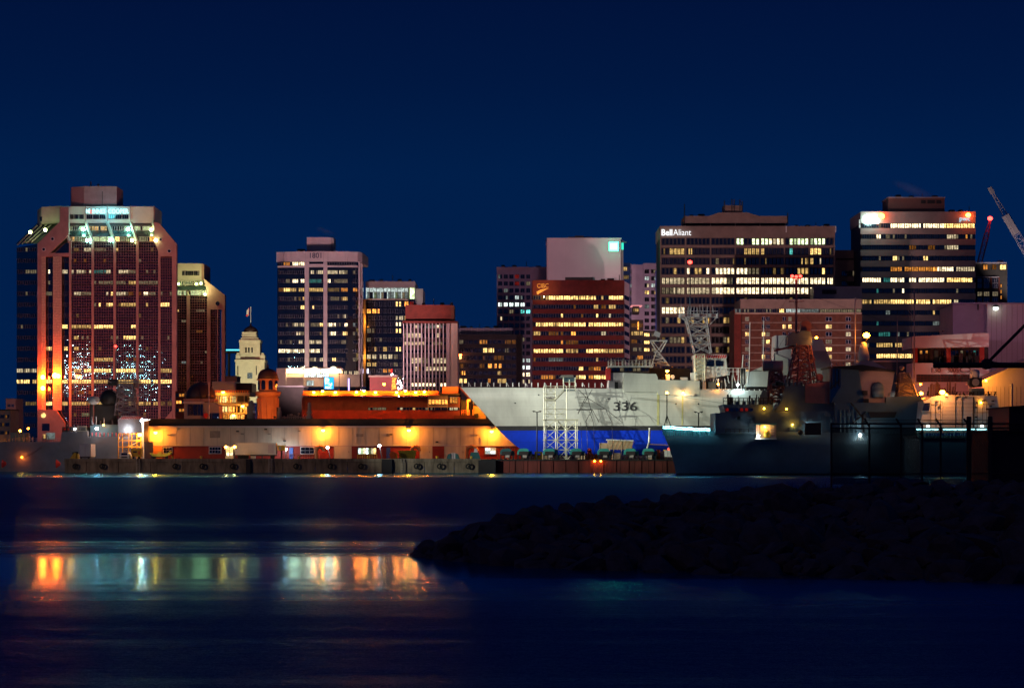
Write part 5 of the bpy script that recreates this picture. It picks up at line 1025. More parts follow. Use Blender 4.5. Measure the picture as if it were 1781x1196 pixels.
def scaffold():
    d = 553; t = thing('scaffold_tower', 'pale scaffold stair tower standing against the white and blue hull', 'scaffolding', (X(975,d), d, GZ)); s = M['scaff']
    y2 = d + 3.2
    xs = [946.5,966.5,986,1004]; ys = [730,747.5,765,782,799]
    for dd in (d, y2):
        b = MB()
        for a in xs + [949.5, 969.5, 983.5, 1001]: b.pt(a, 729, a, 799, dd, .095)
        b.build('standard', s, t, 'stuff')
        b = MB()
        for y in ys: b.pt(944, y, 1006.5, y, dd, .10)
        b.build('ledger', s, t, 'stuff')
        b = MB()
        for i in range(3):
            for j in range(4): b.pt(xs[i], ys[j+1], xs[i+1], ys[j], dd, .07).pt(xs[i], ys[j], xs[i+1], ys[j+1], dd, .06)
        b.build('cross_brace', s, t, 'stuff')
    b = MB()
    for a in xs:
        for y in ys: b.tube((X(a,d), d, Z(y,d)), (X(a,d), y2, Z(y,d)), .06)
    b.build('transom', s, t, 'stuff')
    for j in range(4):
        b = MB()
        x0, x1 = (968, 985) if j % 2 else (985, 968)
        b.add([], [])
        for k in range(2): b.pt(x0, ys[j+1], x1, ys[j], d+1.0+k*.8, .12)
        for k in range(8):
            u = (k+.5)/8; a = x0+(x1-x0)*u; y = ys[j+1]+(ys[j]-ys[j+1])*u; b.box(X(a,d)-.12, X(a,d)+.12, d+1, d+1.8, Z(y,d)-.03, Z(y,d)+.03)
        b.build('stair_flight', s, t)
    MB().pb(944,1006.5,728.5,731,d-.1,3.5).build('platform', s, t)
    # upper, narrower tower
    for dd in (d+.2, y2):
        b = MB()
        for a in (946,949.5,966,985.5): b.pt(a, 671, a, 729, dd, .09)
        for y in (671.5,675,685,694,697,711,720): b.pt(946, y, 966 if y < 700 else 985.5, y, dd, .07)
        for y0, y1 in ((673,685),(685,694),(697,711),(711,728)): b.pt(949,y0,966,y1,dd,.05).pt(949,y1,966,y0,dd,.05)
        b.pt(966,728,985,711,dd,.06).pt(966,711,985,728,dd,.06)
        b.build('upper_frame', s, t, 'stuff')
    MB().pb(946,966,694.5,697,d,3.4).build('platform', s, t); MB().pb(946,966,690,694,d+1,1.4).build('plank_stack', M['grey_clad'], t)
    b = MB()
    for k in (0,1): b.pt(965, 696, 984, 677, d+.8+k, .14)
    for k in range(9):
        u = (k+.5)/9; b.box(X(965+19*u,d)-.12, X(965+19*u,d)+.12, d+.8, d+1.8, Z(696-19*u,d)-.03, Z(696-19*u,d)+.03)
    b.pt(965,692,984,673,d+.8,.06).build('stair_flight', s, t)
    MB().pb(979,1001,677.5,679,d+.4,5).build('platform', M['navy_grey'], t)
    b = MB()
    for a in (946,958,970,980,990,1000): b.pt(a,671.5,a,678,d+.4,.07)
    b.pt(946,671.5,1001,671.5,d+.4,.08).pt(980,664,1001,664,d+.4,.06).pt(980,656,980,679,d+.4,.09).pt(1000.5,656,1000.5,679,d+.4,.09).pt(990,660,990,679,d+.4,.07); b.build('guard_rail', s, t, 'stuff')
    MB().pb(980,999,657,663,d+.8,2.4).build('cabin', M['navy_grey'], t); MB().prism([(973,656),(977,652),(996,651.5),(998,656)], d+.5, 3).build('cabin_roof', M['steel'], t)
    # scaffold shadow lines on the hull, built here as thin dark bars
    g = thing('scaffold_shadow_lines', 'thin dark bars standing in for scaffold shadow lines right of the stair tower', 'shadow_lines', (X(1030,d), d, GZ)); b = MB(); D = d+1.5
    for a in ((986,672,1017,673),(1017,673,1030,720),(1006,677,1019,690),(1019,690,1053,711),(1005,720,1030,677),(986,712,1053,711),(1053,711,1064,734),(1019,690,1005,718),(1030,712,1018,734),(1030,712,1042,734),(1006,700,1026,700),(1000,691,1019,690),(1024,712,1032,734),(1053,711,1082,734)): b.pt(*a, D, .055)
    b.build('shadow_lines', M['frame'], g); MB().pb(1003,1028,711,713,D-.1,.6).build('shadow_bar', M['black'], g); b = MB()
    for a in (1010,1020,1032,1064): b.pt(a,734,a+3,799,D,.05)
    b.build('leg', M['frame'], g, 'stuff')
M['scaff'] = mat('pale_yellow_scaffold', (.72,.71,.54), .5, .2, noise=.15, nscale=2)
scaffold()
# ================================================================ SHIPS
def hull(root, yc, B, levels, stern, d, name='hull', nx=40, lam=(30, 16), split=None, closed_top=True):
    """levels: (photo row, stem column, half beam factor, material) from keel to deck; lofted in metres"""
    vs = []; nl = len(levels); L = X(stern, d)
    for k, (py, px, hb, m, sheer) in enumerate(levels):
        x0 = X(px, d); z = Z(py, d); u = k/(nl-1); la = lam[0] + (lam[1]-lam[0])*u
        for i in range(nx+1):
            s = (i/nx)**1.7 * (L - x0); b = B*hb*(1-math.exp(-s/la*1.6)); b *= 1 - .12*max(0, (s/(L-x0)-.7)/.3)
            vs.append((x0+s, yc-b, z + sheer*(s/(L-x0))))
    n1 = len(vs); vs += [(x, 2*yc-y, z) for x, y, z in vs]
    W_ = nx+1; b = MB(); b.smooth = True
    o = {}
    for k in range(nl-1):
        m = levels[k][3]
        for i in range(nx):
            f = (k*W_+i, k*W_+i+1, (k+1)*W_+i+1, (k+1)*W_+i)
            o.setdefault(m, []).append(f); o[m].append(tuple(n1+j for j in reversed(f)))
    b.v = vs
    for m, fs in o.items():
        b.use(M[m])
        for f in fs: b.f.append(f); b.m.append(b.cur); b.sm.append(True)
    b.use(M[levels[-1][3]] if levels[-1][3] in M else M['navy_grey']); dk = M['deck']; b.use(dk)
    for i in range(nx): b.f.append(((nl-1)*W_+i, (nl-1)*W_+i+1, n1+(nl-1)*W_+i+1, n1+(nl-1)*W_+i)); b.m.append(b.cur); b.sm.append(False); b.f.append((i, n1+i, n1+i+1, i+1)); b.m.append(b.cur); b.sm.append(False)
    b.use(M[levels[0][3]]); b.f.append(tuple(k*W_+nx for k in range(nl)) + tuple(n1+k*W_+nx for k in reversed(range(nl)))); b.m.append(b.cur); b.sm.append(False)
    ob = b.build(name, None, root)
    from mathutils.bvhtree import BVHTree
    bv = BVHTree.FromPolygons(b.v, b.f)
    def surf(px, py, off=.08):
        h = bv.ray_cast(Vector((X(px,d), yc-40, Z(py,d))), Vector((0,1,0)))
        return (h[0].y if h[0] else yc) - off
    def surfm(x, z, off=.08):
        h = bv.ray_cast(Vector((x, yc-40, z)), Vector((0,1,0)))
        return (h[0].y if h[0] else yc) - off
    return surf, surfm
M['deck'] = mat('ship_deck_paint', (.06,.06,.065), .8, noise=.3)
def lattice(b, ax0, ax1, ay, bx0, bx1, by, d0, d1, n, r):
    """four legged lattice from bottom (ax0..ax1 at row ay) to top (bx0..bx1 at row by)"""
    def P(u, s, q):
        l, r_ = ax0+(bx0-ax0)*u, ax1+(bx1-ax1)*u; w = d1-d0; k = (r_-l)/(ax1-ax0) if ax1 != ax0 else 1
        dd = d0 + w/2 + (q-.5)*w*k; return (X(l+(r_-l)*s, d0), dd, Z(ay+(by-ay)*u, d0))
    c = ((0,0),(1,0),(1,1),(0,1))
    for s, q in c: b.tube(P(0,s,q), P(1,s,q), r*1.5)
    for i in range(n):
        u0, u1 = i/n, (i+1)/n
        for j in range(4):
            a, e = c[j], c[(j+1) % 4]
            b.tube(P(u1,*a), P(u1,*e), r); b.tube(P(u0,*a), P(u1,*e), r); b.tube(P(u0,*e), P(u1,*a), r)
def rail(b, x0, x1, y, h, d, step=5, r=.05, n=2):
    x = x0
    while x <= x1 + .1: b.pt(x, y, x, y-h, d, r); x += step
    for k in range(n): b.pt(x0, y-h*(k+1)/n, x1, y-h*(k+1)/n, d, r*.7)

def white_ship():
    d = 560; yc = 568; t = thing('warship', 'white primed warship with blue bottom propped on the shiplift, hull number on its side', 'ship', (X(1150, d), yc, GZ)); w = M['hull_white']
    lv = [(791,934,.35,'hull_blue',0),(786,915,.62,'hull_blue',0),(776,899,.80,'hull_blue',0),(762,882,.90,'hull_blue',0),(748,868,.95,'hull_black',0),(740,861,.97,'hull_white',0),(722,845,.99,'hull_white',0),(698,823,1.0,'hull_white',-.2),(672,800,1.02,'hull_white',-1.3)]
    sf, sfm = hull(t, yc, 8.0, lv, 1560, d, nx=48, lam=(46, 22))
    for i in range(9): MB().box(X(950+62*i,d)-.8, X(950+62*i,d)+.8, yc-4, yc+4, GZ, GZ+1.4).build('keel_block', M['ply'], t)
    b = MB()
    for i in range(24):
        a = 804+11*i; dd = sf(a+1, 675, -.3)
        b.pt(a, 672+.02*(a-800)*.3, a, 664.5+.02*(a-800)*.3, dd, .10)
        if i % 3 == 1: b.pt(a, 665, a+4, 672, dd, .08)
    b.build('stanchion', M['white_paint'], t, 'stuff')
    o = text('336', 1067.5, 1108.5, 713.5, d, M['hull_black'], t, 'hull_number', .012, 15)
    for v in o.data.vertices: v.co.y = sfm(v.co.x + t.location.x, v.co.z + t.location.z, .03 if v.co.y > d - yc - .02 else .10) - t.location.y
    # superstructure
    MB().prism([(1085,648),(1141,650),(1144,656),(1144,682),(1085,681)], yc-7.9, 15.6).build('deckhouse', w, t)
    MB().prism([(1061,648),(1085,648),(1085,681),(1058,680)], yc-6.8, 13.6).build('deckhouse', M['navy_pale'], t)
    MB().pb(1069,1075,664,677,yc-6.95,.2).build('doorway', M['black'], t); MB().pb(1083,1084.5,655,678,yc-7.6,.4).build('ladder', M['steel'], t)
    MB().pb(1058,1136,636,638.5,yc-7,14).build('bridge_wing', w, t); MB().pb(1062,1130,638.5,648,yc-5.5,11).build('bridge', M['dark_wall'], t)
    for i in range(9): MB().pb(1064+7.4*i,1069.5+7.4*i,640,645,yc-5.62,.2).build('bridge_window', LIT['W1'] if i in (2,5,6) else M['glass'], t)
    b = MB(); rail(b, 1058, 1136, 636.5, 10, yc-6.9, 6, .08); 
    for i in range(16): a = R.uniform(1060,1134); b.pt(a, 637, a+R.uniform(-2,2), 637-R.uniform(5,16), yc-R.uniform(3,6), R.uniform(.08,.3))
    b.build('bridge_fittings', M['steel'], t, 'stuff'); MB().pb(1054,1062,641,661,yc-7.2,2).build('red_locker', M['flag_red'], t)
    MB().prism([(1144,660),(1217,662),(1217,688),(1144,686)], yc-7.95, 15.8).build('deckhouse', w, t)
    for a, b_, c_, e in ((1143,1147,663,739),(1186,1188.5,686,739)):
        q = MB(); N = 14; q.add([(X(u,d), sf(u, c_+(e-c_)*k/N, .03), Z(c_+(e-c_)*k/N, d)) for k in range(N+1) for u in (a,b_)], [(2*k,2*k+1,2*k+3,2*k+2) for k in range(N)]); q.build('primer_stain', M['yellow_stain'], t)
    for a, y in ((1058,693),(1078,698),(1090,697.5),(1176,702),(1215,702),(896,700),(937,686)): MB().tube((X(a,d),sf(a,y,-.2),Z(y,d)),(X(a,d),sf(a,y,.06),Z(y,d)),.16,8).build('scuttle', M['black'], t)
    for a, b_, h, m in ((1158,1165,10,'white_paint'),(1184,1196,5,'white_paint'),(1202,1213,13,'white_paint'),(1151,1154,5,'black')): MB().pb(a,b_,661-h,661,yc-6.5,2.5).build('deck_locker', M[m], t)
    MB().tube((X(1170.5,d),yc-7,Z(655,d)),(X(1170.5,d),yc-6,Z(655,d)),.45,12).build('searchlight', M['white_paint'], t); MB().pt(1170.5,661,1170.5,656,yc-6.6,.12).build('searchlight_post', M['steel'], t)
    MB().pb(1110,1200,640,662,yc+1,6).build('canvas_cover', M['dark_wall'], t)
    # small mast with director
    b = MB(); D = yc-3; b.pt(1131,592.5,1161,592.5,D,.16); b.pt(1131,592.5,1143,612,D,.14); b.pt(1160,592.5,1149,612,D,.14); b.pt(1145,612,1164,636,D,.16); b.pt(1141,612,1133,636,D,.12); b.pt(1135,593,1150,612,D,.09); b.pt(1156,593,1142,612,D,.09)
    for u in range(4): b.pt(1137+2*u,612+6*u,1145+5*u,612+6*u,D,.08); b.pt(1137-u,612+6*u,1150+5*u,618+6*u,D,.07)
    b.build('foremast', M['white_paint'], t); MB().prism([(1140,575),(1149,579),(1147,587),(1137,583)], D-.8, 1.8).build('director', M['navy_pale'], t); MB().pt(1144,586,1144,592,D,.3).build('director_post', M['black'], t)
    # main lattice mast
    b = MB(); lattice(b, 1209, 1238, 613, 1194, 1229, 552, yc-3.5, yc+1.5, 4, .10)
    b.pt(1183,551,1248,551,yc-3,.2).pt(1183,546,1183,553,yc-3,.35).pt(1248,546,1248,553,yc-3,.35).pt(1192,552,1209,566,yc-3,.1).pt(1186,552,1200,563,yc-3,.12).pt(1246,552,1232,568,yc-3,.12).pt(1181,551,1196,560,yc-3,.08)
    b.build('mainmast', M['navy_pale'], t)
    b = MB(); 
    for i in range(22): a = R.uniform(1184,1248); y = R.uniform(528,550); b.pt(a, 551, a+R.uniform(-2,2), y, yc-3+R.uniform(-1,2), .07)
    for y in (541,546): b.pt(1182,y,1249,y,yc-3,.07)
    for a in (1190,1215,1236): b.box(X(a,d)-.5,X(a,d)+.5,yc-3.5,yc-2.5,Z(549,d),Z(543,d))
    b.build('mast_aerials', M['navy_pale'], t, 'stuff'); MB().pt(1200,551,1200,457,yc-2,.10).build('pole_mast', M['navy_grey'], t)
    for y in (586,598): MB().pb(1213,1221,y,y+3.5,yc-2.5,1.2).build('mast_box', M['white_paint'], t)
    # striped deckhouse
    for i in range(14): MB().prism([(1209+3.9*i,622.5),(1211+3.9*i,617),(1213+3.9*i,617),(1211+3.9*i,622.5)], yc-5.1, .15).build('hazard_stripe', M['flag_red'], t)
    MB().pb(1208,1264,616.5,623,yc-5,10).build('striped_band', M['white_paint'], t); MB().prism([(1209,623),(1263,623),(1266,652),(1208,662)], yc-4.7, 9.4).build('deckhouse', w, t)
    for a, b_ in ((1229,1242),(1245,1258)): MB().pb(a,b_,627,637,yc-4.85,.2).build('window', M['glass'], t)
    b = MB(); lattice(b, 1209, 1226, 662, 1209, 1226, 616, yc-7, yc-5, 6, .06); b.build('access_scaffold', M['scaff'], t, 'stuff')
    b = MB(); rail(b, 1217, 1297, 684, 7, yc-7.6, 6, .09); rail(b, 1240, 1300, 652, 12, yc-6, 7, .07)
    for i in range(26): a = R.uniform(1215,1300); b.pt(a, R.uniform(664,684), a+R.uniform(-7,7), R.uniform(640,664), yc-R.uniform(2,7), .08)
    b.build('deck_fittings', M['white_paint'], t, 'stuff'); MB().pb(1217,1345,662,688,yc-3,9).build('deckhouse', M['dark_wall'], t)
    MB().pb(1222,1228,664,680,yc-6,2).build('deck_locker', M['white_paint'], t); MB().pb(1232,1245,664,677,yc-5.5,2).build('canvas_cover', M['navy_grey'], t)
    for i in range(4): MB().lathe(X(1289.5+2.3*i,d), yc-6, [(.14,Z(668,d)),(.14,Z(640,d))], 8).build('launch_tube', M['black'] if i % 2 else M['steel'], t)
    MB().pb(1298,1337,646,672,yc-6.5,13).build('deckhouse', w, t); MB().prism([(1308,645),(1330,636),(1345,636),(1345,645)], yc-5, 9).build('canvas_cover', w, t)
    for a, y0, y1 in ((1303,560,647),(1327,557,646),(1291,617,640)): MB().pt(a,y1,a+1.5,y0,yc-6,.11).build('whip_aerial', M['white_paint'], t)
    MB().prism([(1345,688),(1349,583),(1374,583),(1380,688)], yc-4, 8).build('funnel', M['navy_pale'], t); MB().prism([(1346,614),(1371,624),(1371,652),(1345,652)], yc-4.4, .3).build('funnel_plate', w, t)
    MB().prism([(1396,690),(1404,622),(1416,590),(1430,590),(1445,627),(1445,690)], yc-4.2, 8.4).build('aft_funnel', w, t); MB().prism([(1402,640),(1404,610),(1438,610),(1444.5,627),(1444.5,640)], yc-4.3, .1).build('funnel_band', M['grey_clad'], t)
    MB().pb(1345,1600,680,706,yc-7,14).build('hangar_side', w, t); MB().prism([(1480,642),(1500,625),(1520,629),(1542,640),(1542,684),(1480,684)], yc-6, 12).build('hangar', M['navy_pale'], t)
    x, y = X(1505,d), yc-5; r = 10*d/F; MB().lathe(x, y, [(r*.9,Z(627,d)),(r*1.05,Z(620,d)),(r*1.0,Z(615,d)),(r*.75,Z(606,d)),(r*.55,Z(596,d)),(r*.2,Z(594,d))], 20).build('radome', w, t)
    MB().pt(1487,640,1487.5,517,yc-5,.16,None,6).build('pole_mast', M['white_paint'], t)
    b = MB()
    for i in range(14): a = 1222+9*i; b.pt(a, 684, a, 677, yc-7.8, .1); 
    for i in (1,3,6,9,11): b.pt(1222+9*i,677,1226+9*i,684,yc-7.8,.09)
    b.build('stanchion', M['white_paint'], t, 'stuff')
    MB().pb(1190,1208,684.5,688,yc-8.3,.2).build('light_patch', M['white_paint'], t)  # white strip stands in for the lamp's pool of light on the hull
    lamp('amber lamp over the lockers on the white ship bridge deck', 1160.5, 645, yc-6.8, 'sody', 500, SODY, .35, 'deck_lamp', 'lamp')
    lamp('cyan white deck lamp low amid the white ship stanchions', 1283, 669, yc-8.4, 'white', 700, (.6,.95,1), .28, 'deck_lamp', 'lamp', None, False)
    lamp('small warm deck lamp near the striped deckhouse of the white ship', 1249, 668, yc-8.2, 'sody', 200, SODY, .22, 'deck_lamp', 'lamp', None, False)
    lamp('warm hull side lamp shining on the white plating', 1188, 682, yc-9, 'sody', 600, (1,.75,.35), .22, 'hull_lamp', 'lamp')
    lamp('bright orange lamp on top of the white radome', 1507, 583, yc-5, 'sod', 1200, SOD, .75, 'mast_lamp', 'lamp', None, False)
    MB().pt(1507,583,1507,594,yc-5,.12).build('lamp_post', M['frame'], t)
    lamp('red beacon at the tip of the white ship lattice mast', 1200, 456, yc-2, 'red', 250, (1,.05,.03), .5, 'beacon', 'beacon', 'red mast beacons', False)
white_ship()

EM['bank'] = emit('added_mast_lens', (.45,.92,1), 600)  # lenses of the added masts, glowing to throw glints into the tower glass
def added_light_masts():  # unseen masts added to light the hull, the quay and the pale block
    t = thing('added_floodlight_mast', 'added tall floodlight mast, unseen on the outer pier, lighting the white hull', 'floodlight', (-205, 400, GZ)); MB().tube((-205,400,GZ),(-205,400,44),.5,8,.3).build('mast', M['steel'], t); MB().box(-206.5,-203.5,399.5,400.5,43.5,45).build('lamp_bank', M['frame'], t)
    for i in range(4): MB().box(-206.4+.75*i,-205.8+.75*i,400.52,400.6,43.6,44.9).build('lens', EM['bank'], t)
    WH = (.97,1,.86)
    spot('beam', (-204,401,44), (X(900,d_),d_,10), 900000, WH, 8.5, .5, 1.2, t); spot('beam', (-204,401,44), (X(1090,d_),d_,10), 1050000, WH, 7.5, .6, 1.2, t); spot('beam', (-204,401,44), (X(1215,d_),d_,30), 1900000, WH, 4.2, .6, .5, t)
    spot('beam', (-204,401,44), (X(480,d_),d_-12,2), 210000, (1,.55,.36), 24, .6, .6, t)  # added warm wash over the quay wall
    spot('beam', (-204,401,44), (X(1290,d_),d_,11), 1400000, (.90,1,.72), 6.5, .6, .8, t); spot('beam', (-204,401,44), (X(1016,870),870,88), 3200000, (1,.50,.55), 7, .3, .5, t)  # last beam is an added pink wash on the pale block
    t = thing('added_floodlight_mast', 'second added floodlight mast, unseen further in along the outer pier', 'floodlight', (-215, 522, GZ)); MB().tube((-215,522,GZ),(-215,522,42),.5,8,.3).build('mast', M['steel'], t); MB().box(-216.5,-213.5,521.5,522.5,41.5,43).build('lamp_bank', M['frame'], t)  # second mast added as fill, thins the scaffold shadows on the hull
    for i in range(4): MB().box(-216.4+.75*i,-215.8+.75*i,522.52,522.6,41.6,42.9).build('lens', EM['bank'], t)
    for px, pw, an in ((900,900000,6.5),(1060,1200000,6),(1270,2000000,5.5)): spot('beam', (-214,522.8,42), (X(px,d_),d_,11), pw, WH, an, .6, .8, t)
d_ = 562
added_light_masts()

def dark_frigate():
    d = 498; yc = 505.5; t = thing('warship', 'unlit dark blue grey frigate with cyan lit bow and lattice masts', 'ship', (X(1380, d), yc, 0)); g = M['navy_grey']; Dn = 498
    lv = [(832,1186,.7,'hull_black',0),(826.5,1181,.80,'hull_black',0),(823,1180,.82,'navy_grey',0),(800,1175,.90,'navy_grey',0),(775,1167,.97,'navy_grey',0),(748,1155,1.0,'navy_grey',-.6)]
    sf, sfm = hull(t, yc, 7.5, lv, 1604, d, nx=40, lam=(40, 17))
    B = lambda pts, dd, th, n='superstructure', m=g: MB().prism(pts, dd, th).build(n, m, t)
    B([(1244,754),(1244,718),(1452,714),(1452,754)], yc-6.4, 12.8); B([(1452,754),(1452,700),(1603,700),(1603,754)], yc-7.0, 14)
    B([(1262,718),(1258,703),(1345,703),(1345,718)], yc-6, 12, 'bridge'); B([(1345,715),(1358,700),(1366,671),(1452,669),(1452,715)], yc-5, 10)
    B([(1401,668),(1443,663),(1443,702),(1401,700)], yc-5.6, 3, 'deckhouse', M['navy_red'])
    B([(1443,700),(1443,637),(1492,635.5),(1503,700)], yc-6, 12); B([(1444,702),(1462,672),(1462,640),(1446,640)], yc-6.1, .2, 'window_bay', M['glass'])
    b = MB(); 
    for a in (1447,1453,1459): b.pt(a,640,a,676-(a-1447)*.4,yc-6.3,.1)
    b.pt(1444,676,1462,660,yc-6.3,.12); b.build('bay_frame', M['black'], t)
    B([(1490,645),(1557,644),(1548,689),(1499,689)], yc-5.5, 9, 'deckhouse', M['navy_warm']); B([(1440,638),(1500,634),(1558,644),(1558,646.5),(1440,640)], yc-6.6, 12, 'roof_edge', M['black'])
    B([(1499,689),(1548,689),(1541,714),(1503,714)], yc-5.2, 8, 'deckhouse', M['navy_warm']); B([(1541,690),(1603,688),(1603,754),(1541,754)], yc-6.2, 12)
    x, y = X(1528.5,d), yc-6.2; MB().ball(x, y, Z(674,d), 1.15, 16).build('radome', g, t); MB().lathe(x, y, [(1.15,Z(690,d)),(1.15,Z(674,d))], 16).build('radome_base', g, t)
    for a, b_, c_, e in ((1500,1509,679,687),(1502,1511,693,701),(1556,1565,710,726)): MB().pb(a,b_,c_,e,yc-6.7,.2).build('vent', M['black'], t)
    b = MB()
    for i in range(5): b.pt(1462+7*i, 712, 1462+7*i, 752, yc-7.2, .12)
    b.build('side_rib', g, t, 'stuff')
    b = MB(); b.pt(1480,700,1506,734,yc-7.3,.15).pt(1506,716,1480,738,yc-7.3,.15).pt(1500,752,1500,722,yc-7.3,.2); b.build('boat_davit', M['black'], t)
    MB().prism([(1510,716),(1560,716),(1556,726),(1514,726)], yc-7.4, 2).build('boat', M['black'], t)
    for i in range(6): MB().pb(1262+8.5*i,1267+8.5*i,709.5,714.5,yc-6.1,.2).build('bridge_window', (LIT['R1'] if i in (0,3,4) else M['glass']), t)
    # bow: jackstaff, light strings, guard rail netting
    b = MB(); b.pt(1160,736,1160,684,yc-3,.10).pt(1160,722,1155,742,yc-3,.08).pt(1160,722,1167,742,yc-3,.08); b.build('jackstaff', M['black'], t)
    lamp('warm anchor lamp on the jackstaff of the dark frigate', 1160, 683, yc-3, 'sody', 60, SODY, .28, 'anchor_lamp', 'lamp', None, False)
    b = MB(); px = 1157; pts = []
    while px < 1239: pts.append((px, 743.5 + 5*((px-1157)/82) + R.uniform(-.7,.7))); px += 4
    dd = lambda a: sf(max(a,1158), 749.5, .15)
    for p, q in zip(pts, pts[1:]): b.tube((X(p[0],d), dd(p[0]), Z(p[1],d)), (X(q[0],d), dd(q[0]), Z(q[1],d)), .085)
    for p, q in zip(pts, pts[1:]): b.tube((X(p[0],d), dd(p[0]), Z(p[1]-3+R.uniform(-.5,.5),d)), (X(q[0],d), dd(q[0]), Z(q[1]-3,d)), .045)
    o = b.build('bow_light_string', EM['cyanstring']); tag(o, 'bright cyan white string of lights along the frigate bow rail', 'light string')
    b = MB()
    for p in pts: b.tube((X(p[0],d), dd(p[0]), Z(p[1]-3,d)), (X(p[0],d), dd(p[0])+.3, Z(757,d)), .06)
    for p in pts[::2]: b.tube((X(p[0],d), dd(p[0]), Z(p[1],d)), (X(p[0]+5,d), dd(p[0])+.3, Z(757,d)), .05)
    b.build('bow_netting', M['teal'], t, 'stuff')
    MB().prism([(1155,745),(1243,748),(1243,760),(1160,756)], yc-.3, .5).build('breakwater_plate', M['teal_dark'], t)
    for a in (1166,1190,1215,1235): point('string_glow', (X(a,d), dd(a)-1.0, Z(744,d)), 110, CYAN, .3, t)
    # lit boat deck opening
    D = yc-8.1
    MB().pb(1313,1351,736,738,D-.3,1.5).build('opening_frame', M['teal'], t); MB().pb(1313,1351,762,763.5,D-.3,1.5).build('opening_frame', M['white_paint'], t); MB().pb(1315,1350,738,762,D+.9,.2).build('boat_deck_wall', M['cream'], t)
    MB().pb(1321,1322,738,762,D-.1,.3).build('opening_post', M['frame'], t)
    for i in range(5): MB().pb(1340,1347,740+4.4*i,742.5+4.4*i,D+.5,.3).build('stowage_rack', M['white_paint'], t)
    MB().lathe(X(1333,d), D+.3, [(.55,Z(761,d)),(.6,Z(752,d)),(.3,Z(748,d))], 12).build('stowed_drum', M['yellow'], t)
    lamp('white work lamp at the foot of the lit boat deck opening', 1319, 758, D-.6, 'white', 90, (.95,1,.85), .22, 'work_lamp', 'lamp', None, False); lamp('warm work lamp inside the lit boat deck opening', 1330, 742, D+.2, 'sody', 110, (1,.8,.4), .2, 'work_lamp', 'lamp', None, False)
    for i, (px, py, k, pw, c) in enumerate(((1329,713,'sody',60,SODY),(1368,714,'sody',60,SODY),(1378.5,741,'sody',60,(1,.7,.2)),(1408,743,'white',60,COOL),(1302,585,'x',0,None))):
        if k == 'x': continue
        lamp(['left amber wall lamp under the frigate bridge','right amber wall lamp under the frigate funnel','amber lamp above the frigate passage door','white lamp in the frigate side recess'][i], px, py-3, yc-6.9, k, pw, c, .16, 'deck_lamp', 'lamp', None, False)
    MB().pb(1400,1428,735,756,yc-7.65,.3).build('recess', M['black'], t); MB().ball(X(1392,d),yc-7.6,Z(752,d),.5,10).build('liferaft', M['black'], t)
    b = MB(); rail(b, 1258, 1342, 703, 11, yc-6, 7, .07)
    for i in range(12): a = R.uniform(1260,1345); b.pt(a,703,a+R.uniform(-1,1),703-R.uniform(6,18),yc-R.uniform(1,5),R.uniform(.06,.2))
    b.build('bridge_fittings', M['black'], t, 'stuff'); MB().prism([(1268,703),(1269,690),(1275,690),(1276,703)], yc-4, 1.5).build('lookout_sight', M['black'], t)
    b = MB(); rail(b, 1262, 1350, 752, 6, yc-6.9, 8, .06); b.build('guard_rail', M['black'], t, 'stuff')
    # radar on lattice
    b = MB(); lattice(b, 1337, 1368, 703, 1341, 1360, 645, yc-4, yc, 5, .13)
    for i in range(16): a = R.uniform(1338,1364); y = R.uniform(652,690); b.pt(a,y,a+R.uniform(-9,9),y-R.uniform(0,8),yc-4,.12)
    b.build('foremast', M['navy_red'], t)
    MB().tube((X(1331,d),yc-2.6,Z(634.5,d)),(X(1366,d),yc-2.6,Z(634.5,d)),1.0,16).build('radar_dome', M['navy_warm'], t); MB().pb(1330,1345,632,640,yc-3.7,2.4).build('radar_end', M['navy_grey'], t)
    MB().prism([(1319,703),(1327,678),(1333,678),(1337,703)], yc-5, 2).build('mast_step', g, t)
    b = MB()
    for i in range(46):
        a = R.uniform(1262,1440); y0 = 703 if a < 1345 else 670 if a < 1440 else 637
        if R.random() < .5: b.pt(a,y0,a+R.uniform(-2,2),y0-R.uniform(3,12),yc-R.uniform(2,5),.06)
        else: x_ = X(a,d); z_ = Z(y0,d); b.box(x_,x_+R.uniform(.3,.9),yc-5,yc-4,z_,z_+R.uniform(.3,1.0))
    for i in range(26):
        a = R.uniform(1270,1590); y = R.uniform(722,750); x_ = X(a,d); z_ = Z(y,d); dd_ = yc-(6.55 if a < 1452 else 7.1); b.box(x_,x_+R.uniform(.3,1.2),dd_-.25,dd_,z_,z_+R.uniform(.3,.9))
    rail(b, 1366, 1440, 670, 7, yc-4.8, 6, .05); rail(b, 1443, 1490, 636, 6, yc-5, 6, .05); rail(b, 1545, 1600, 689, 6, yc-6, 6, .05)
    b.build('deck_clutter', M['navy_grey'], t, 'stuff')
    b = MB()
    for p, q in (((1160,684),(1262,700)),((1385,500),(1262,700)),((1385,500),(1560,560)),((1385,520),(1487,636)),((1590,510),(1600,660)),((1386,560),(1345,626))): b.tube((X(p[0],d),yc-1,Z(p[1],d)),(X(q[0],d),yc-1,Z(q[1],d)),.03,3)
    b.build('rigging', M['black'], t, 'stuff')
    # main lattice mast with dark top house
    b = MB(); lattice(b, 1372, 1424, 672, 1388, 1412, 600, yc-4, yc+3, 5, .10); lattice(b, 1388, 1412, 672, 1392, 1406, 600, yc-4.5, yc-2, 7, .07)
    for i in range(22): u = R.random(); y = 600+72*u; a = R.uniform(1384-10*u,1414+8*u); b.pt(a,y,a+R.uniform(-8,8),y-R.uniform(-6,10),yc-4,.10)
    b.build('mainmast', M['navy_red'], t)
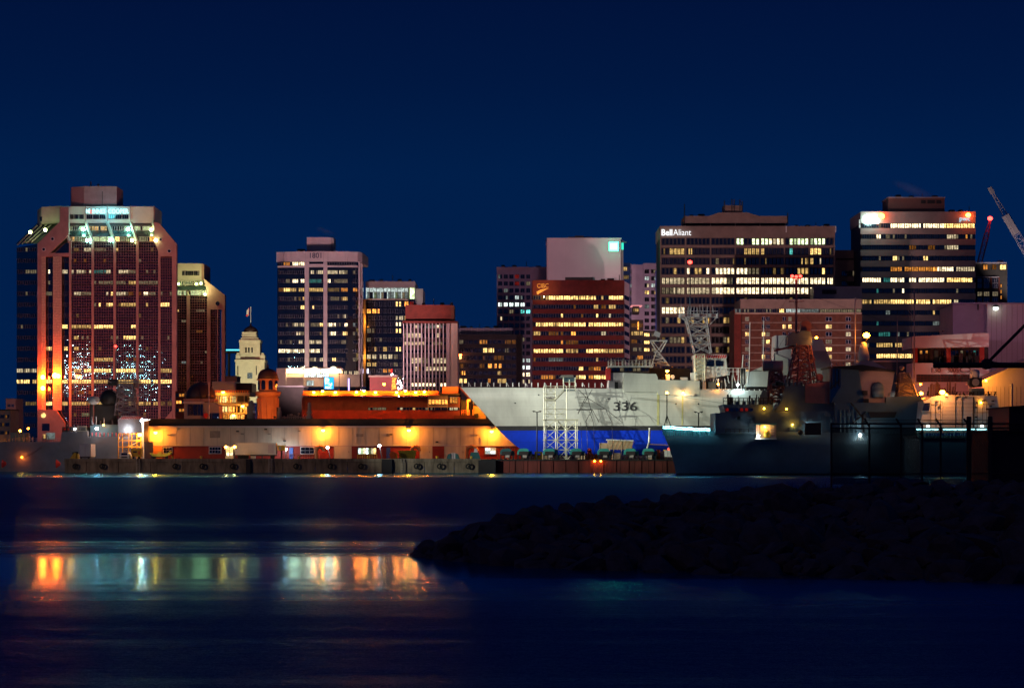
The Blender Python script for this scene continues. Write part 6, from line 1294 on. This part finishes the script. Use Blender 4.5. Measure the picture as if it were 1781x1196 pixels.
    MB().prism([(1370,600),(1371,584),(1378,577),(1386,580),(1395,574),(1410,577),(1413,590),(1411,600)], yc-3, 5).build('mast_house', M['navy_grey'], t); MB().prism([(1393,578),(1394,560),(1403,557),(1412,562),(1410,578)], yc-2, 2.5).build('mast_radar', M['navy_red'], t)
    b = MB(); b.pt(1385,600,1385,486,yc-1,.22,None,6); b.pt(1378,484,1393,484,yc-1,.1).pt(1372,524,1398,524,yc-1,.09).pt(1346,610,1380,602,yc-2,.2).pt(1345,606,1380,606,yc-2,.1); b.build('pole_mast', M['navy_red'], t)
    MB().ball(X(1429,d),yc-4,Z(655,d),.75,12).build('satellite_dish', M['navy_red'], t); MB().pt(1427,678,1428,658,yc-4,.3).build('dish_post', M['navy_red'], t)
    for i, a in enumerate((1378,1385,1392)): lamp('%s red beacon of the trio on the dark frigate pole mast' % ('left','middle','right')[i], a, 480+(i==1), yc-1, 'red', 60, (1,.05,.03), .33, 'beacon', 'beacon', 'red mast beacons', False)
    lamp('small orange lamp beside the dark frigate mast house', 1420, 587, yc-4, 'sod', 900, (1,.25,.06), .26, 'mast_lamp', 'lamp', None, False); MB().pt(1413,590,1421,588,yc-4,.1).build('lamp_arm', M['black'], t)
    spot('mast_red_glow', (X(1450,d), yc-16, Z(672,d)), (X(1398,d), yc, Z(618,d)), 1100, (1,.18,.09), 42, .5, .4, t); spot('panel_glow', (X(1560,d), yc-22, Z(665,d)), (X(1522,d), yc, Z(672,d)), 2600, (1,.33,.17), 26, .5, .4, t)
    lamp('flame bright orange lamp on the dark frigate roof beside the small hangar mast', 1602, 684, yc-3, 'sod', 700, SOD, .4, 'deck_lamp', 'lamp', None, False); lamp('smaller orange lamp just above the flame bright one', 1601, 668, yc-2, 'sod', 700, SOD, .22, 'deck_lamp', 'lamp', None, False)
    b = MB(); lattice(b, 1562, 1596, 690, 1568, 1582, 648, yc-3, yc+1, 3, .12); b.prism([(1562,690),(1566,660),(1574,646),(1582,660),(1590,690)], yc-1, 2).pt(1556,666,1606,666,yc-3,.12); b.build('aft_mast', M['navy_warm'], t)
    for a, r in ((1564,1.6),(1576,.4)): pass
    MB().ball(X(1576,d),yc-2,Z(638,d),.5,12).build('aft_dish', M['navy_warm'], t)
    b = MB(); b.pt(1560,690,1560.5,548,yc,.12).pt(1590,690,1590,505,yc,.12).pt(1567,551,1592,551,yc,.08).pt(1578,538,1590,552,yc,.06); b.build('pole_mast', M['navy_warm'], t)
    lamp('white lamp low on the dark frigate side glimpsed through the fence', 1496, 756, yc-7.9, 'white', 300, (.95,1,.9), .3, 'deck_lamp', 'lamp', None, False)
    b = MB()
    for k in range(3): b.tube((X(1493+2*k,d),yc-8.2,Z(758,d)),(X(1490+6*k,d),yc-8.2,Z(766,d)),.08)
    b.build('ladder', M['white_paint'], t, 'stuff')
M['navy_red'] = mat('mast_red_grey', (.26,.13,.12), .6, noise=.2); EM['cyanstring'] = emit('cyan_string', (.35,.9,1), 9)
dark_frigate()

def stern_ship():
    d = 480; hd = 492; t = thing('warship', 'warship seen from astern with roller door hangar and cyan lit flight deck', 'ship', (X(1665, hd), hd, 0)); w = M['navy_pale']
    MB().plan([(X(1600,d),d),(X(1722,d),d),(X(1738,d),hd),(X(1738,d),hd+40),(X(1600,d),hd+40)], -.4, Z(762,d)).build('hull', M['navy_grey'], t)
    MB().plan([(X(1597,d),d-.6),(X(1724,d),d-.6),(X(1742,d),hd),(X(1742,d),hd+30),(X(1597,d),hd+30)], Z(762,d), Z(757,d)).build('flight_deck', M['deck'], t)
    MB().prism([(1600,752),(1606,698),(1620,690),(1638,686.5),(1734,688),(1744,752)], hd, 20).build('hangar', w, t)
    for i in range(20): MB().pb(1639,1692,698+2.4*i,699.9+2.4*i,hd-.14,.12).build('door_slat', w, t)
    MB().pb(1638,1693,696,698,hd-.25,.3).build('door_lintel', w, t); MB().pb(1638.5,1692.5,697,746,hd-.03,.1).build('door_backing', M['black'], t)
    for a, wd in ((1661.5,1.2),(1673,1.0),(1692.5,2.4)): MB().pb(a,a+wd,690,748,hd-.3,.3).build('door_guide', M['black'], t)
    b = MB()
    for a in (1619,1628,1636,1700,1709,1716): b.pt(a,696,a,744,hd-.25,.05)
    for y in (703,717,731): b.pt(1606,y,1638,y,hd-.25,.05); b.pt(1695,y,1730,y,hd-.25,.05)
    b.build('hangar_piping', M['frame'], t, 'stuff')
    MB().prism([(1604,714),(1608,701),(1618,700),(1616,714)], hd-.4, .4).build('control_window', M['glass'], t); b = MB(); b.prism([(1602.5,716),(1607,699.5),(1619,698.5),(1617,716)], hd-.3, .3); b.build('window_surround', w, t)
    for a, y in ((1646,690),(1665,690),(1680,691),(1630,698),(1634,707),(1700,700),(1698,708),(1698,725),(1712,696),(1727,697),(1723,706)): MB().pb(a-2,a+2.4,y-1.2,y+1.4,hd-.4,.4).build('fitting', M['frame'], t)
    lamp('small amber lamp on the hangar face right of the roller door', 1706, 700, hd-.5, 'sody', 90, SODY, .2, 'deck_lamp', 'lamp', None, False)
    b = MB(); rail(b, 1640, 1734, 688, 7, hd+1, 6, .06)
    for i in range(16): a = R.uniform(1612,1735); b.pt(a,688,a+R.uniform(-3,3),688-R.uniform(3,9),hd+R.uniform(1,5),R.uniform(.06,.18))
    b.build('roof_fittings', M['black'], t, 'stuff')
    MB().pb(1690,1712,675,687,hd+2,3).build('gun_mount', M['navy_grey'], t); MB().prism([(1686,660),(1692,656),(1708,657),(1709,672),(1692,674),(1686,668)], hd+2.5, 2).build('gun_housing', M['black'], t); MB().tube((X(1701,hd),hd+2.3,Z(664,hd)),(X(1701,hd),hd+2.6,Z(664,hd)),.7,14).build('tracking_radar', M['grey_clad'], t)
    MB().lathe(X(1701,hd), hd+3.5, [(.85,Z(656,hd)),(.95,Z(648,hd)),(.9,Z(643,hd)),(.3,Z(641,hd))], 14).build('gun_dome', M['white_clad'], t)
    b = MB(); 
    for i in range(16): a = 1615+3*i; b.pt(a,690-.06*i,a+R.uniform(-2,2),666+R.uniform(-4,10),hd+5,.14)
    b.build('stowed_gear', M['navy_red'], t, 'stuff')
    for i, (px, py, pw) in enumerate(((1639,682,3200),(1646,686,300))): lamp(['star bright orange lamp on the hangar roof','little orange lamp next to the star bright one on the hangar roof'][i], px, py, hd-2.2, 'sody' if i == 0 else 'sod', pw*.8, (1,.36,.12) if i == 0 else SOD, .5 if i == 0 else .25, 'roof_lamp', 'lamp', None, False)
    for i, a in enumerate((1614,1708)): lamp(['white dome lamp at the foot of the control window on the flight deck','white dome lamp at the foot of the hangar wall right of the roller door'][i], a, 741, hd-1.2, 'whitedim', 60, (.95,1,.9), .36, 'deck_lamp', 'lamp', None, False)
    b = MB(); pts = [(1594+4.2*i, 746+R.uniform(-1,1)) for i in range(30)]; D = d-.7
    for i, (p, q) in enumerate(zip(pts, pts[1:])):
        if i not in (9,10,21,24): b.pt(*p, *q, D, .15)
    b.pt(1727,751,1737,756,D+2,.16).pt(1737,756,1744,757,D+4,.1).pt(1744,756,1753,758,D+6,.16); o = b.build('deck_light_string', EM['cyanstring']); tag(o, 'bright cyan white string of lights round the flight deck edge', 'light string')
    b = MB()
    for i, p in enumerate(pts): b.pt(p[0], 746, p[0]+R.uniform(-2,4), 757+R.uniform(0,5), D, .06)
    b.build('deck_edge_net', M['steel'], t, 'stuff')
    for a in (1605,1640,1675,1710): point('string_glow', (X(a,d), D-1.2, Z(747,d)), 110, CYAN, .3, t)
EM['whitedim'] = emit('white_dome_lamp', (.9,1,.85), 3)
stern_ship()

def left_ship():
    d = 580; yc = 587; t = thing('warship', 'mauve grey warship with black radar dome and lattice mast behind the quay corner', 'ship', (X(130, d), yc, 0)); g = M['navy_warm']
    MB().plan([(X(-120,d),yc-6.5),(X(252,d),yc-6.5),(X(252,d),yc+6.5),(X(-120,d),yc+6.5),(X(-190,d),yc)], -.4, Z(768,d)).build('hull', g, t)
    MB().prism([(105,770),(107,751),(152,749.5),(152,770)], yc-6.4, 12).build('superstructure', g, t); MB().pb(152,207,759,770,yc-6.45,12.4).build('superstructure', g, t); MB().pb(157,205,738,760,yc-4,8).build('deckhouse', M['navy_grey'], t)
    MB().pb(205,248,729,768,yc-5,10).build('hangar', g, t)
    for i in range(12): MB().prism([(210+3*i,728.5),(213+3*i,724),(214.4+3*i,724),(211.4+3*i,728.5)], yc-5.3, .2).build('hazard_stripe', M['flag_red'], t)
    MB().prism([(206,729),(214,723),(243,723.5),(249,729)], yc-5.1, 9).build('striped_roof', M['white_clad'], t)
    MB().pb(108,150,742,751,yc-5,8).build('bridge', M['dark_wall'], t)
    for a, b_, k in ((110,115,'R1'),(117,121,'R1'),(124,129,None)): window(t, yc-5.2, a, b_, 744, 748, [k])
    for a, b_, c_, e in ((135,150,740.5,742),(134,149,748.5,750),(134,135.5,741,750),(149,150.5,741,750)): MB().pb(a,b_,c_,e,yc-6.8,.3).build('lit_frame', M['cream'], t)
    b = MB(); lattice(b, 199, 238, 722, 205, 228, 668, yc-2.5, yc+2.5, 5, .10); b.pt(192,664,244,664,yc,.16).pt(194,680,238,680,yc,.1)
    for i in range(26): a = R.uniform(192,240); y = R.uniform(662,700); b.pt(a,y,a+R.uniform(-10,10),y+R.uniform(-7,9),yc-2,.08)
    b.build('lattice_mast', M['navy_warm'], t); MB().pt(201,664,201,602,yc,.12).build('pole_mast', M['navy_warm'], t)
    MB().pt(188,665,205,665,yc-1,.8,None,8).build('mast_platform', M['dark_wall'], t); MB().pb(233,240,660,674,yc,.8).build('mast_box', M['pink_concrete'], t)
    MB().ball(X(183,d),yc-1,Z(692,d),2.1,20,1,-.7).build('radar_dome', M['black'], t); MB().pb(164,202,703,740,yc-1,2).build('dome_support', M['dark_wall'], t)
    MB().lathe(X(159,d), yc-4, [(.5,Z(703,d)),(1.1,Z(700,d)),(1.35,Z(695,d)),(1.2,Z(690,d)),(.4,Z(688.5,d))], 16).build('satellite_dome', M['navy_pale'], t); MB().pt(159,740,159,702,yc-4,.45,None,8).build('dome_post', M['dark_wall'], t)
    b = MB()
    for i in range(44): a = R.uniform(10,248); y0 = 768 if a < 106 else 750 if a < 152 else 738; b.pt(a,y0,a+R.uniform(-1,1),y0-R.uniform(4,14),yc-R.uniform(1,5),R.uniform(.06,.16))
    rail(b, 0, 104, 768, 6, yc-6.3, 7, .06); b.build('deck_fittings', M['navy_warm'], t, 'stuff')
    b = MB()
    for i in range(12): a = 160+7*i; b.pt(a,759,a,752,yc-6.2,.13)
    b.build('red_fittings', M['flag_red'], t, 'stuff')
    b = MB(); pr = None
    for i in range(9): 
        a = 38+4.6*i; y = 795-2*math.sin(i/8*3.0)-(i/8)**2*20
        if pr: b.pt(pr[0],pr[1],a,y,yc-6.7,.08)
        pr = (a,y)
    b.build('mooring_line', M['pink_concrete'], t)
    for px, py, lb, k, pw in ((168.5,745,'cyan white lamp on the mauve ship deckhouse, dome side','white',90),(221,747,'cyan white lamp on the mauve ship hangar wall','white',110)): lamp(lb, px, py, yc-6.9 if px < 200 else yc-5.8, k, pw, CYAN, .34, 'deck_lamp', 'lamp', 'cyan deck lamps on the mauve ship', False)
    for px, py, lb, k, r in ((130,746,'small white lamp left of the lit frame on the mauve ship','white',.2),(180,739,'tiny amber lamp under the black radar dome','sody',.2),(35,749,'amber lamp above the left deck of the mauve ship','sody',.26),(49,745,'faint amber lamp beside the tallest tower foot','sod',.2)): lamp(lb, px, py, yc-5.5, k, 60, SODY, r, 'deck_lamp', 'lamp', None, False)
    MB().pb(80,95,752,764,yc+4,.5).build('lit_cabin', LIT['C1'], t); MB().pb(74,80,755,762,yc+3.8,.4).build('lit_cabin', LIT['Y2'], t); MB().pb(18,45,752,768,yc+2,4).build('gun_house', M['navy_grey'], t)
    lamp('red beacon on the thin pole mast before the tallest tower', 201, 602, yc, 'red', 80, (1,.05,.03), .3, 'beacon', 'beacon', 'red mast beacons', False)
    # fenders hanging between ship and quay
    for i, px in enumerate((10,104)):
        f = thing('fender', ['dim red cone fender floating at the far left by the mauve hull','dim red cone fender floating by the outer quay corner'][i], 'fender', (X(px,570), 570, 1), 'red cone fenders'); MB().tube((X(px-6,570),570,Z(806,570)),(X(px+1,570),570,Z(806,570)),1.0,10,.3).build('body', M['flag_red'], f)
    o = lamp('tiny red orange lamp on the mauve ship mooring line', 38, 795, yc-7.2, 'sod', 60, (1,.2,.05), .16, 'mooring_lamp', 'lamp', None, False)
    # warm glow on the hull from the quay lamps
left_ship()

def right_sheds():
    d = 640; t = base('shed', 'tall pale windowless shed at the right edge with a small floodlight', 'shed', 1720, d)
    MB().pb(1657.5,1718,529,740,d+2,20).build('side_wall', M['lilac_clad'], t); MB().prism([(1717,527),(1900,527),(1900,760),(1717,760)], d, 24).build('front_wall', M['white_clad'], t); MB().pb(1656,1902,526,528.6,d-.4,24).build('parapet', M['lilac_clad'], t)
    for a in range(1724,1895,9): MB().pb(a,a+.5,529,750,d-.06,.1).build('cladding_seam', M['seam'], t)
    MB().pt(1701,527,1701,539,d+1.5,.14).build('downpipe', M['black'], t); lamp('pale rectangular floodlight high on the tall right shed', 1732, 536, d-1.2, 'whitedim', 60, (.9,1,.5), .7, 'floodlight', 'floodlight')
    for i, (px, py, dd, tx, ty, td, pw, c, lb) in enumerate(((1640,578,618,1690,542,642,2600,(.8,.35,.62),'added roof floodlight on the pink building washing the tall shed side'),(1840,600,602,1760,560,640,5200,(1,.32,.36),'added roof floodlight on the gabled shed washing the tall shed front'))):
        f = thing('roof_floodlight', lb, 'floodlight', (X(px,dd), dd, Z(py,dd))); q = f.location; MB().box(q[0]-.3,q[0]+.3,q[1]-.2,q[1]+.2,q[2],q[2]+.4).build('lamp_housing', M['frame'], f); spot('beam', (q[0],q[1]+.5,q[2]+.6), (X(tx,td),td,Z(ty,td)), pw, c, 130, .6, .4, f)  # both floodlights are added to wash the tall shed walls
    d = 615; t = base('fuel_building', 'pink lit building with red columns round an open storey and faded lettering', 'building', 1650, d)
    MB().prism([(1587,585),(1705,579),(1720,579),(1720,603),(1587,605)], d, 16).build('upper_band', M['white_clad'], t); MB().prism([(1587,631),(1720,631),(1720,700),(1587,700)], d, 16).build('lower_wall', M['white_clad'], t)
    MB().pb(1588,1719,604,632,d+6,.6).build('open_storey_back', M['dark_wall'], t)
    for a, b_ in ((1588,1596),(1647,1654),(1704,1712)): MB().pb(a,b_,603,631.5,d+.4,1.2).build('red_column', M['red_paint'], t)
    for i in range(12): a = 1600+8.5*i; MB().pb(a,a+R.uniform(3,8),R.uniform(609,622),631,d+3+R.uniform(0,2),1).build('plant_unit', M[R.choice(['frame','black','teal_dark','dark_wall'])], t)
    row(t, d+5.6, 1598, 1704, 609, 619, 6, 3, [(1598,1603,'O2'),(1609,1613,'O2'),(1692,1698,'T1')], 3, dim=.05)
    MB().pb(1594,1686,651,664,d-.15,.3).build('long_window', M['dark_wall'], t)
    for i in range(16): MB().pb(1595+5.8*i,1595.6+5.8*i,651,664,d-.22,.1).build('window_bar', M['rust'], t)
    for y in (655,660): MB().pb(1594,1686,y,y+.5,d-.22,.1).build('window_bar', M['rust'], t)
    # worn lettering, legible only in part on the photograph
    text('130', 1620, 1636, 647.5, d-.15, M['seam2'], t, 'lettering', .0, 8); text('3005', 1648, 1667, 647.5, d-.15, M['seam2'], t, 'lettering', .0, 8)
    b = MB()
    for i in range(20):
        a0, a1 = math.pi*2*i/20, math.pi*2*(i+1)/20; b.pt(1678.5+9*math.cos(a0), 643+4.5*math.sin(a0), 1678.5+9*math.cos(a1), 643+4.5*math.sin(a1), d-.12, .09)
    b.build('oval_mark', M['seam2'], t)
    u = base('low_building', 'blue grey low shed roof behind the small hangar mast', 'shed', 1560, 625); MB().pb(1520,1590,629,720,625,10).build('walls', M['blue_dark2'], u); MB().pb(1519,1590,627,629,624.6,10).build('parapet', M['white_clad'], u)
    d = 590; t = base('shed', 'gabled shed glowing yellow on its near corner at the right edge', 'shed', 1750, d)
    MB().prism([(1708,745),(1708,661),(1740,647),(1781,630),(1900,590),(1900,760),(1708,760)], d, 18).build('gable_wall', M['white_clad'], t); MB().prism([(1706,662),(1781,628),(1900,586),(1900,591),(1781,632.5),(1706,666)], d-1.2, 20).build('verge', M['cream'], t)
    MB().pb(1758,1759.6,667,740,d-.3,.3).build('downpipe', M['white_paint'], t)
    for a in range(1712,1895,7): MB().pb(a,a+.45,672,745,d-.06,.1).build('cladding_seam', M['seam'], t)
    row(t, d-.2, 1739, 1749, 725, 743, 1, 2, [(1739,1749,'Y2')], .5, keep=1)
    point('corner_light', (X(1712,d), d-5, Z(664,d)), 7500, SODY, .5, t); MB().ball(X(1712,d), d-2, Z(662,d), .3, 8).build('corner_lamp', EM['sod'], t)
    point('wall_light', (X(1625,615), 600, Z(668,615)), 5500, (1,.20,.10), .6, t)
    # cranes
    cs = [('tower_crane', 'pale lattice luffing crane jib rising at the right edge', 900, (1722,328), (1856,560), M['lilac_clad'], 4.4, 1858), ('tower_crane', 'dim reddish crane jib tipped by a red star bright lamp', 960, (1722,384), (1703,460), M['navy_red'], 3.2, 1702)]
    for n, (nm, lb, dd, tip, foot, m, wd, mx) in enumerate(cs):
        c = thing(nm, lb, 'crane', (X(mx,dd), dd, GZ), 'cranes beyond the right end of the town')
        T = Vector((X(tip[0],dd),dd,Z(tip[1],dd))); Fo = Vector((X(foot[0],dd),dd,Z(foot[1],dd))); ax = (Fo-T); L = ax.length; ax.normalize(); u = Vector((-ax.z,0,ax.x)); v = Vector((0,1,0)); b = MB()
        N = 20 if n == 0 else 12
        def cc(k, s, q):
            f = k/N; wv = wd*.5*min(1, .25+2.2*f); return T + ax*L*f + u*s*wv*.5 + v*q*wv*.5
        rr = .085 if n == 0 else .13
        for k in range(N):
            for s, q in ((-1,-1),(1,-1),(1,1),(-1,1)): b.tube(cc(k,s,q), cc(k+1,s,q), rr)
            b.tube(cc(k,-1,-1), cc(k,1,-1), rr*.7); b.tube(cc(k,-1,-1) if k % 2 else cc(k,1,-1), cc(k+1,1,-1) if k % 2 else cc(k+1,-1,-1), rr*.6); b.tube(cc(k,-1,1), cc(k+1,1,1), rr*.6)
        b.build('jib', m, c)
        if n == 0:
            h0, h1 = T+ax*L*.20, T+ax*L*.34; hb = MB(); hb.tube(h0, h1, 1.5, 6); hb.build('sheave_block', m, c)
            MB().tube(T-ax*.5, T+ax*2, .9, 6).build('jib_head', m, c)
        b = MB(); lattice(b, mx-5, mx+5, 790, mx-5, mx+5, foot[1], dd-1, dd+1.2, 14, .2); b.build('mast', m, c); MB().pb(mx-9,mx+9,foot[1]-4,foot[1]+6,dd-1.5,3).build('cab', M['frame'], c)
    spot('jib_light', (X(1862,880), 880, Z(640,880)), (X(1775,900), 900, Z(430,900)), 140000, (1,.85,.75), 40, .5, .5, bpy.data.objects.get('tower_crane'))
    lamp('red star bright beacon at the tip of the dim crane jib', 1722, 380, 958, 'red', 400, (1,.05,.08), .95, 'beacon', 'beacon', 'red mast beacons', False)
M['seam2'] = mat('worn_letters', (.12,.05,.05), .7); M['blue_dark2'] = mat('slate_blue_wall', (.05,.08,.14), .6)
right_sheds()

# thin steam drifting off two roof plants
def steam(px, py, d, sx, sz, lb, dens):
    m = bpy.data.materials.new('steam'); m.use_nodes = True; t = m.node_tree; t.nodes.clear(); o = t.nodes.new('ShaderNodeOutputMaterial'); v = t.nodes.new('ShaderNodeVolumePrincipled'); v.inputs['Color'].default_value = (.9,.85,.85,1)
    tc_ = t.nodes.new('ShaderNodeTexCoord'); gr = t.nodes.new('ShaderNodeTexGradient'); gr.gradient_type = 'SPHERICAL'; t.links.new(tc_.outputs['Object'], gr.inputs[0]); mu = t.nodes.new('ShaderNodeMath'); mu.operation = 'MULTIPLY'; mu.inputs[1].default_value = dens; t.links.new(gr.outputs['Fac'], mu.inputs[0]); t.links.new(mu.outputs[0], v.inputs['Density'])
    t.links.new(v.outputs[0], o.inputs['Volume']); b = MB(); b.ball(0,0,0,1,14); ob = b.build('steam', m); ob.location = (X(px,d), d, Z(py,d)); ob.scale = (sx, 2.5, sz); ob.rotation_euler = (0, math.radians(22), 0); ob['kind'] = 'stuff'
    ob['label'] = lb
steam(1590, 331, 884, 9, 2.0, 'thin steam drifting off the penthouse of the ribbon windowed tower', .05)
steam(567, 404, 792, 4, 1.2, 'thin steam over the penthouse of the pillared office', .05)
# ================================================================ NEAR BREAKWATER, FENCE AND DARK GEAR
FR = [(700,124),(705,123),(760,118),(900,110),(1200,101.8),(1500,97.4),(1781,95),(2400,92)]
RD = [(700,966),(712,958),(724,948),(760,933),(800,917),(830,904),(870,895),(905,884),(950,878),(1000,876),(1040,870),(1090,864),(1150,860),(1250,852),(1350,844),(1450,840),(1781,834),(2400,826)]
def itp(T, x):
    if x <= T[0][0]: return T[0][1]
    for (a, p), (b, q) in zip(T, T[1:]):
        if x <= b: return p + (q-p)*(x-a)/(b-a)
    return T[-1][1]
def bw(px, t):
    """surface point of the breakwater: t = 0 at the near waterline, 1 on the crest, 2 on the far side"""
    f = itp(FR, px); w = min(27, 1.2 + max(0, px-700)*.055); rd = f + w; zr = EYE - (itp(RD, px)+15-H)*rd/F
    if t <= 1: y = f + w*t; z = -.25 + (zr+.25)*(t**.75)
    else: y = rd + (16 if px > 1430 else w*.9)*(t-1); z = zr if px > 1430 and t < 1.9 else zr*(2-t) - .3*(t-1)
    return Vector(((px-CX)*rd/F if px > 720 else (px-CX)*y/F, y, z))
def breakwater():
    b = MB(); cols = list(range(696, 2400, 24)); ts = [0,.12,.25,.4,.55,.7,.85,1,1.25,1.6,1.95,2.05]
    vs = []
    for c in cols:
        for t in ts: p = bw(c, t); vs.append((p.x, p.y, p.z - (.35 if t < 1.2 else .1)))
    n = len(ts); b.add(vs, [(i*n+j, (i+1)*n+j, (i+1)*n+j+1, i*n+j+1) for i in range(len(cols)-1) for j in range(n-1)])
    root = b.build('breakwater', M['rock'], None, 'structure')
    meshes = []
    import bmesh
    for k in range(9):
        bm = bmesh.new(); bmesh.ops.create_icosphere(bm, subdivisions=2, radius=1)
        off = Vector((k*7.3, k*3.1, 0)); cuts = [(Vector((R.uniform(-1,1),R.uniform(-1,1),R.uniform(-1,1))).normalized(), R.uniform(.42,.72)) for _ in range(11)]
        for v in bm.verts:
            for nrm, h in cuts:
                dd = v.co.dot(nrm)
                if dd > h: v.co -= nrm*(dd-h)
            v.co *= 1 + .07*mnoise.noise(v.co*1.6+off)
        me = bpy.data.meshes.new('boulder'); bm.to_mesh(me); bm.free(); me.materials.append(M['rock']); meshes.append(me)
    pts = []; px = 703
    spots = []
    tries = 0
    while len(spots) < 430 and tries < 40000:
        tries += 1
        px = 702 + (R.random()**.85)*1230; t = R.uniform(0.0, 1.12)
        p = bw(px, t); sc = R.uniform(.6, 1.6)*(.45 if px < 730 else .7 if px < 800 else 1)
        if any((p-q).length < (sc+s)*.62 for q, s, _ in spots): continue
        spots.append((p, sc, px))
    spots.sort(key=lambda s: (s[2] > 1800, -s[1]))
    rest = MB()
    for i, (p, sc, px) in enumerate(spots):
        me = meshes[i % 9]; s3 = (sc*R.uniform(.9,1.35), sc*R.uniform(.8,1.1), sc*R.uniform(.6,.85)); rot = (R.uniform(-.5,.5), R.uniform(-.5,.5), R.uniform(0,6.28))
        if i < 300:
            o = bpy.data.objects.new('boulder', me); COL.objects.link(o); o.parent = root; o.location = p + Vector((0,0,-.12*sc)); o.scale = s3; o.rotation_euler = rot
        else:
            from mathutils import Euler
            Mx = Euler(rot).to_matrix(); rest.add([Mx @ Vector((v.co.x*s3[0], v.co.y*s3[1], v.co.z*s3[2])) + p for v in me.vertices], [tuple(f.vertices) for f in me.polygons])
    for _ in range(420):
        px = 704+1150*R.random(); p = bw(px, R.uniform(0,1.05)); s = R.uniform(.15,.4); Mv = meshes[R.randrange(9)]
        rest.add([Vector((v.co.x*s, v.co.y*s, v.co.z*s*.8)) + p + Vector((0,0,.05)) for v in Mv.vertices], [tuple(f.vertices) for f in Mv.polygons])
    rest.build('rubble', M['rock'], root, 'stuff')
    g = MB()
    for _ in range(900):
        px = R.choice([R.gauss(1370,45), R.uniform(1250,1760)]); 
        if not 1240 < px < 1780: continue
        p = bw(px, R.uniform(.95,1.2)); h = R.uniform(.15,.5)*(1.6 if abs(px-1370) < 70 else 1); a = R.uniform(-.25,.25)
        g.add([(p.x-.012,p.y,p.z-.1),(p.x+.012,p.y,p.z-.1),(p.x+a*h,p.y+R.uniform(-.1,.1),p.z+h)], [(0,1,2)])
    g.build('weeds', M['leaf'], None, 'stuff')
breakwater()

def fence():
    d = 138; gz = bw(1560, 1.4).z; t = thing('chain_link_fence', 'dark screened chain link fence with barbed wire arms on the breakwater', 'fence', (X(1585,d), d, gz)); k = M['black']
    net = bpy.data.materials.new('fence_netting'); net.use_nodes = True; nt_ = net.node_tree; nt_.nodes.clear(); o = nt_.nodes.new('ShaderNodeOutputMaterial'); mx = nt_.nodes.new('ShaderNodeMixShader'); tr = nt_.nodes.new('ShaderNodeBsdfTransparent'); df = nt_.nodes.new('ShaderNodeBsdfDiffuse'); df.inputs[0].default_value = (.012,.012,.014,1)
    mx.inputs[0].default_value = .42; nt_.links.new(tr.outputs[0], mx.inputs[1]); nt_.links.new(df.outputs[0], mx.inputs[2]); nt_.links.new(mx.outputs[0], o.inputs[0])
    xs = [1446,1512,1567,1604,1636,1685,1722]
    for i in range(len(xs)-1): MB().pb(xs[i]+.5, xs[i+1]-.5, 744, 842, d+.02, .01).build('screen_panel', net, t)
    for i, a in enumerate(xs):
        r = .13 if a in (1685,1722) else .055; MB().tube((X(a,d),d,gz-.4),(X(a,d),d,Z(724 if a in (1685,1722) else 736,d)),r,8).build('post', k, t)
        if a not in (1446,1722): MB().tube((X(a,d),d,Z(741,d)),(X(a-9,d),d-.15,Z(728,d)),.05).build('barbed_wire_arm', k, t)
    for y, r in ((736.6,.05),(744,.04),(823,.035)): MB().tube((X(1445,d),d,Z(y,d)),(X(1782,d),d,Z(y,d)),r,6).build('rail', k, t)
    b = MB()
    for y, o_ in ((733,-3),(730,-6)):
        b.pt(1504,y,1722,y,d-.1,.012)
    x = 1447
    while x < 1722:
        b.pt(x, 744, min(x+60,1722), 744+min(60,1722-x)*1.6, d, .006); b.pt(min(x+60,1722), 744, x, 744+min(60,1722-x)*1.6, d, .006); x += 5
    b.build('wire_mesh', k, t, 'stuff')
    s = thing('dark_shed', 'black flat sided shed at the right end of the fence', 'shed', (X(1790,d), d+1, gz)); MB().pb(1723,1950,748,850,d+.6,6).build('lower_wall', k, s); MB().prism([(1755,708),(1960,695),(1960,750),(1755,750)], d+.3, 6).build('upper_wall', k, s); MB().prism([(1754,706.5),(1961,693),(1961,696),(1754,709.5)], d, 6.6).build('roof_edge', M['roof'], s)
    c = thing('loading_boom', 'thick black horizontal boom with slanting stay jutting in from the right edge', 'boom', (X(1830,d), d+8, gz)); D = d+6
    MB().tube((X(1623,D),D,Z(635,D)),(X(1840,D),D,Z(635,D)),.155,10).build('boom_arm', k, c); MB().tube((X(1716,D),D,Z(632,D)),(X(1840,D),D,Z(508,D)),.09,8).build('stay', k, c); MB().tube((X(1716,D),D-.3,Z(633,D)),(X(1716,D),D+.3,Z(633,D)),.30,14).build('pivot', k, c); MB().tube((X(1838,D),D,gz-.3),(X(1838,D),D,Z(500,D)),.22,10).build('column', k, c)
    b = MB()
    for a, e in ((1637,629),(1661,629),(1676,629),(1690,629)): b.pt(a,635,a-1,e-6,D,.03)
    b.pt(1725,628,1750,634,D,.02).pt(1716,624,1735,634,D,.02); b.build('cable_bracket', k, c)
fence()
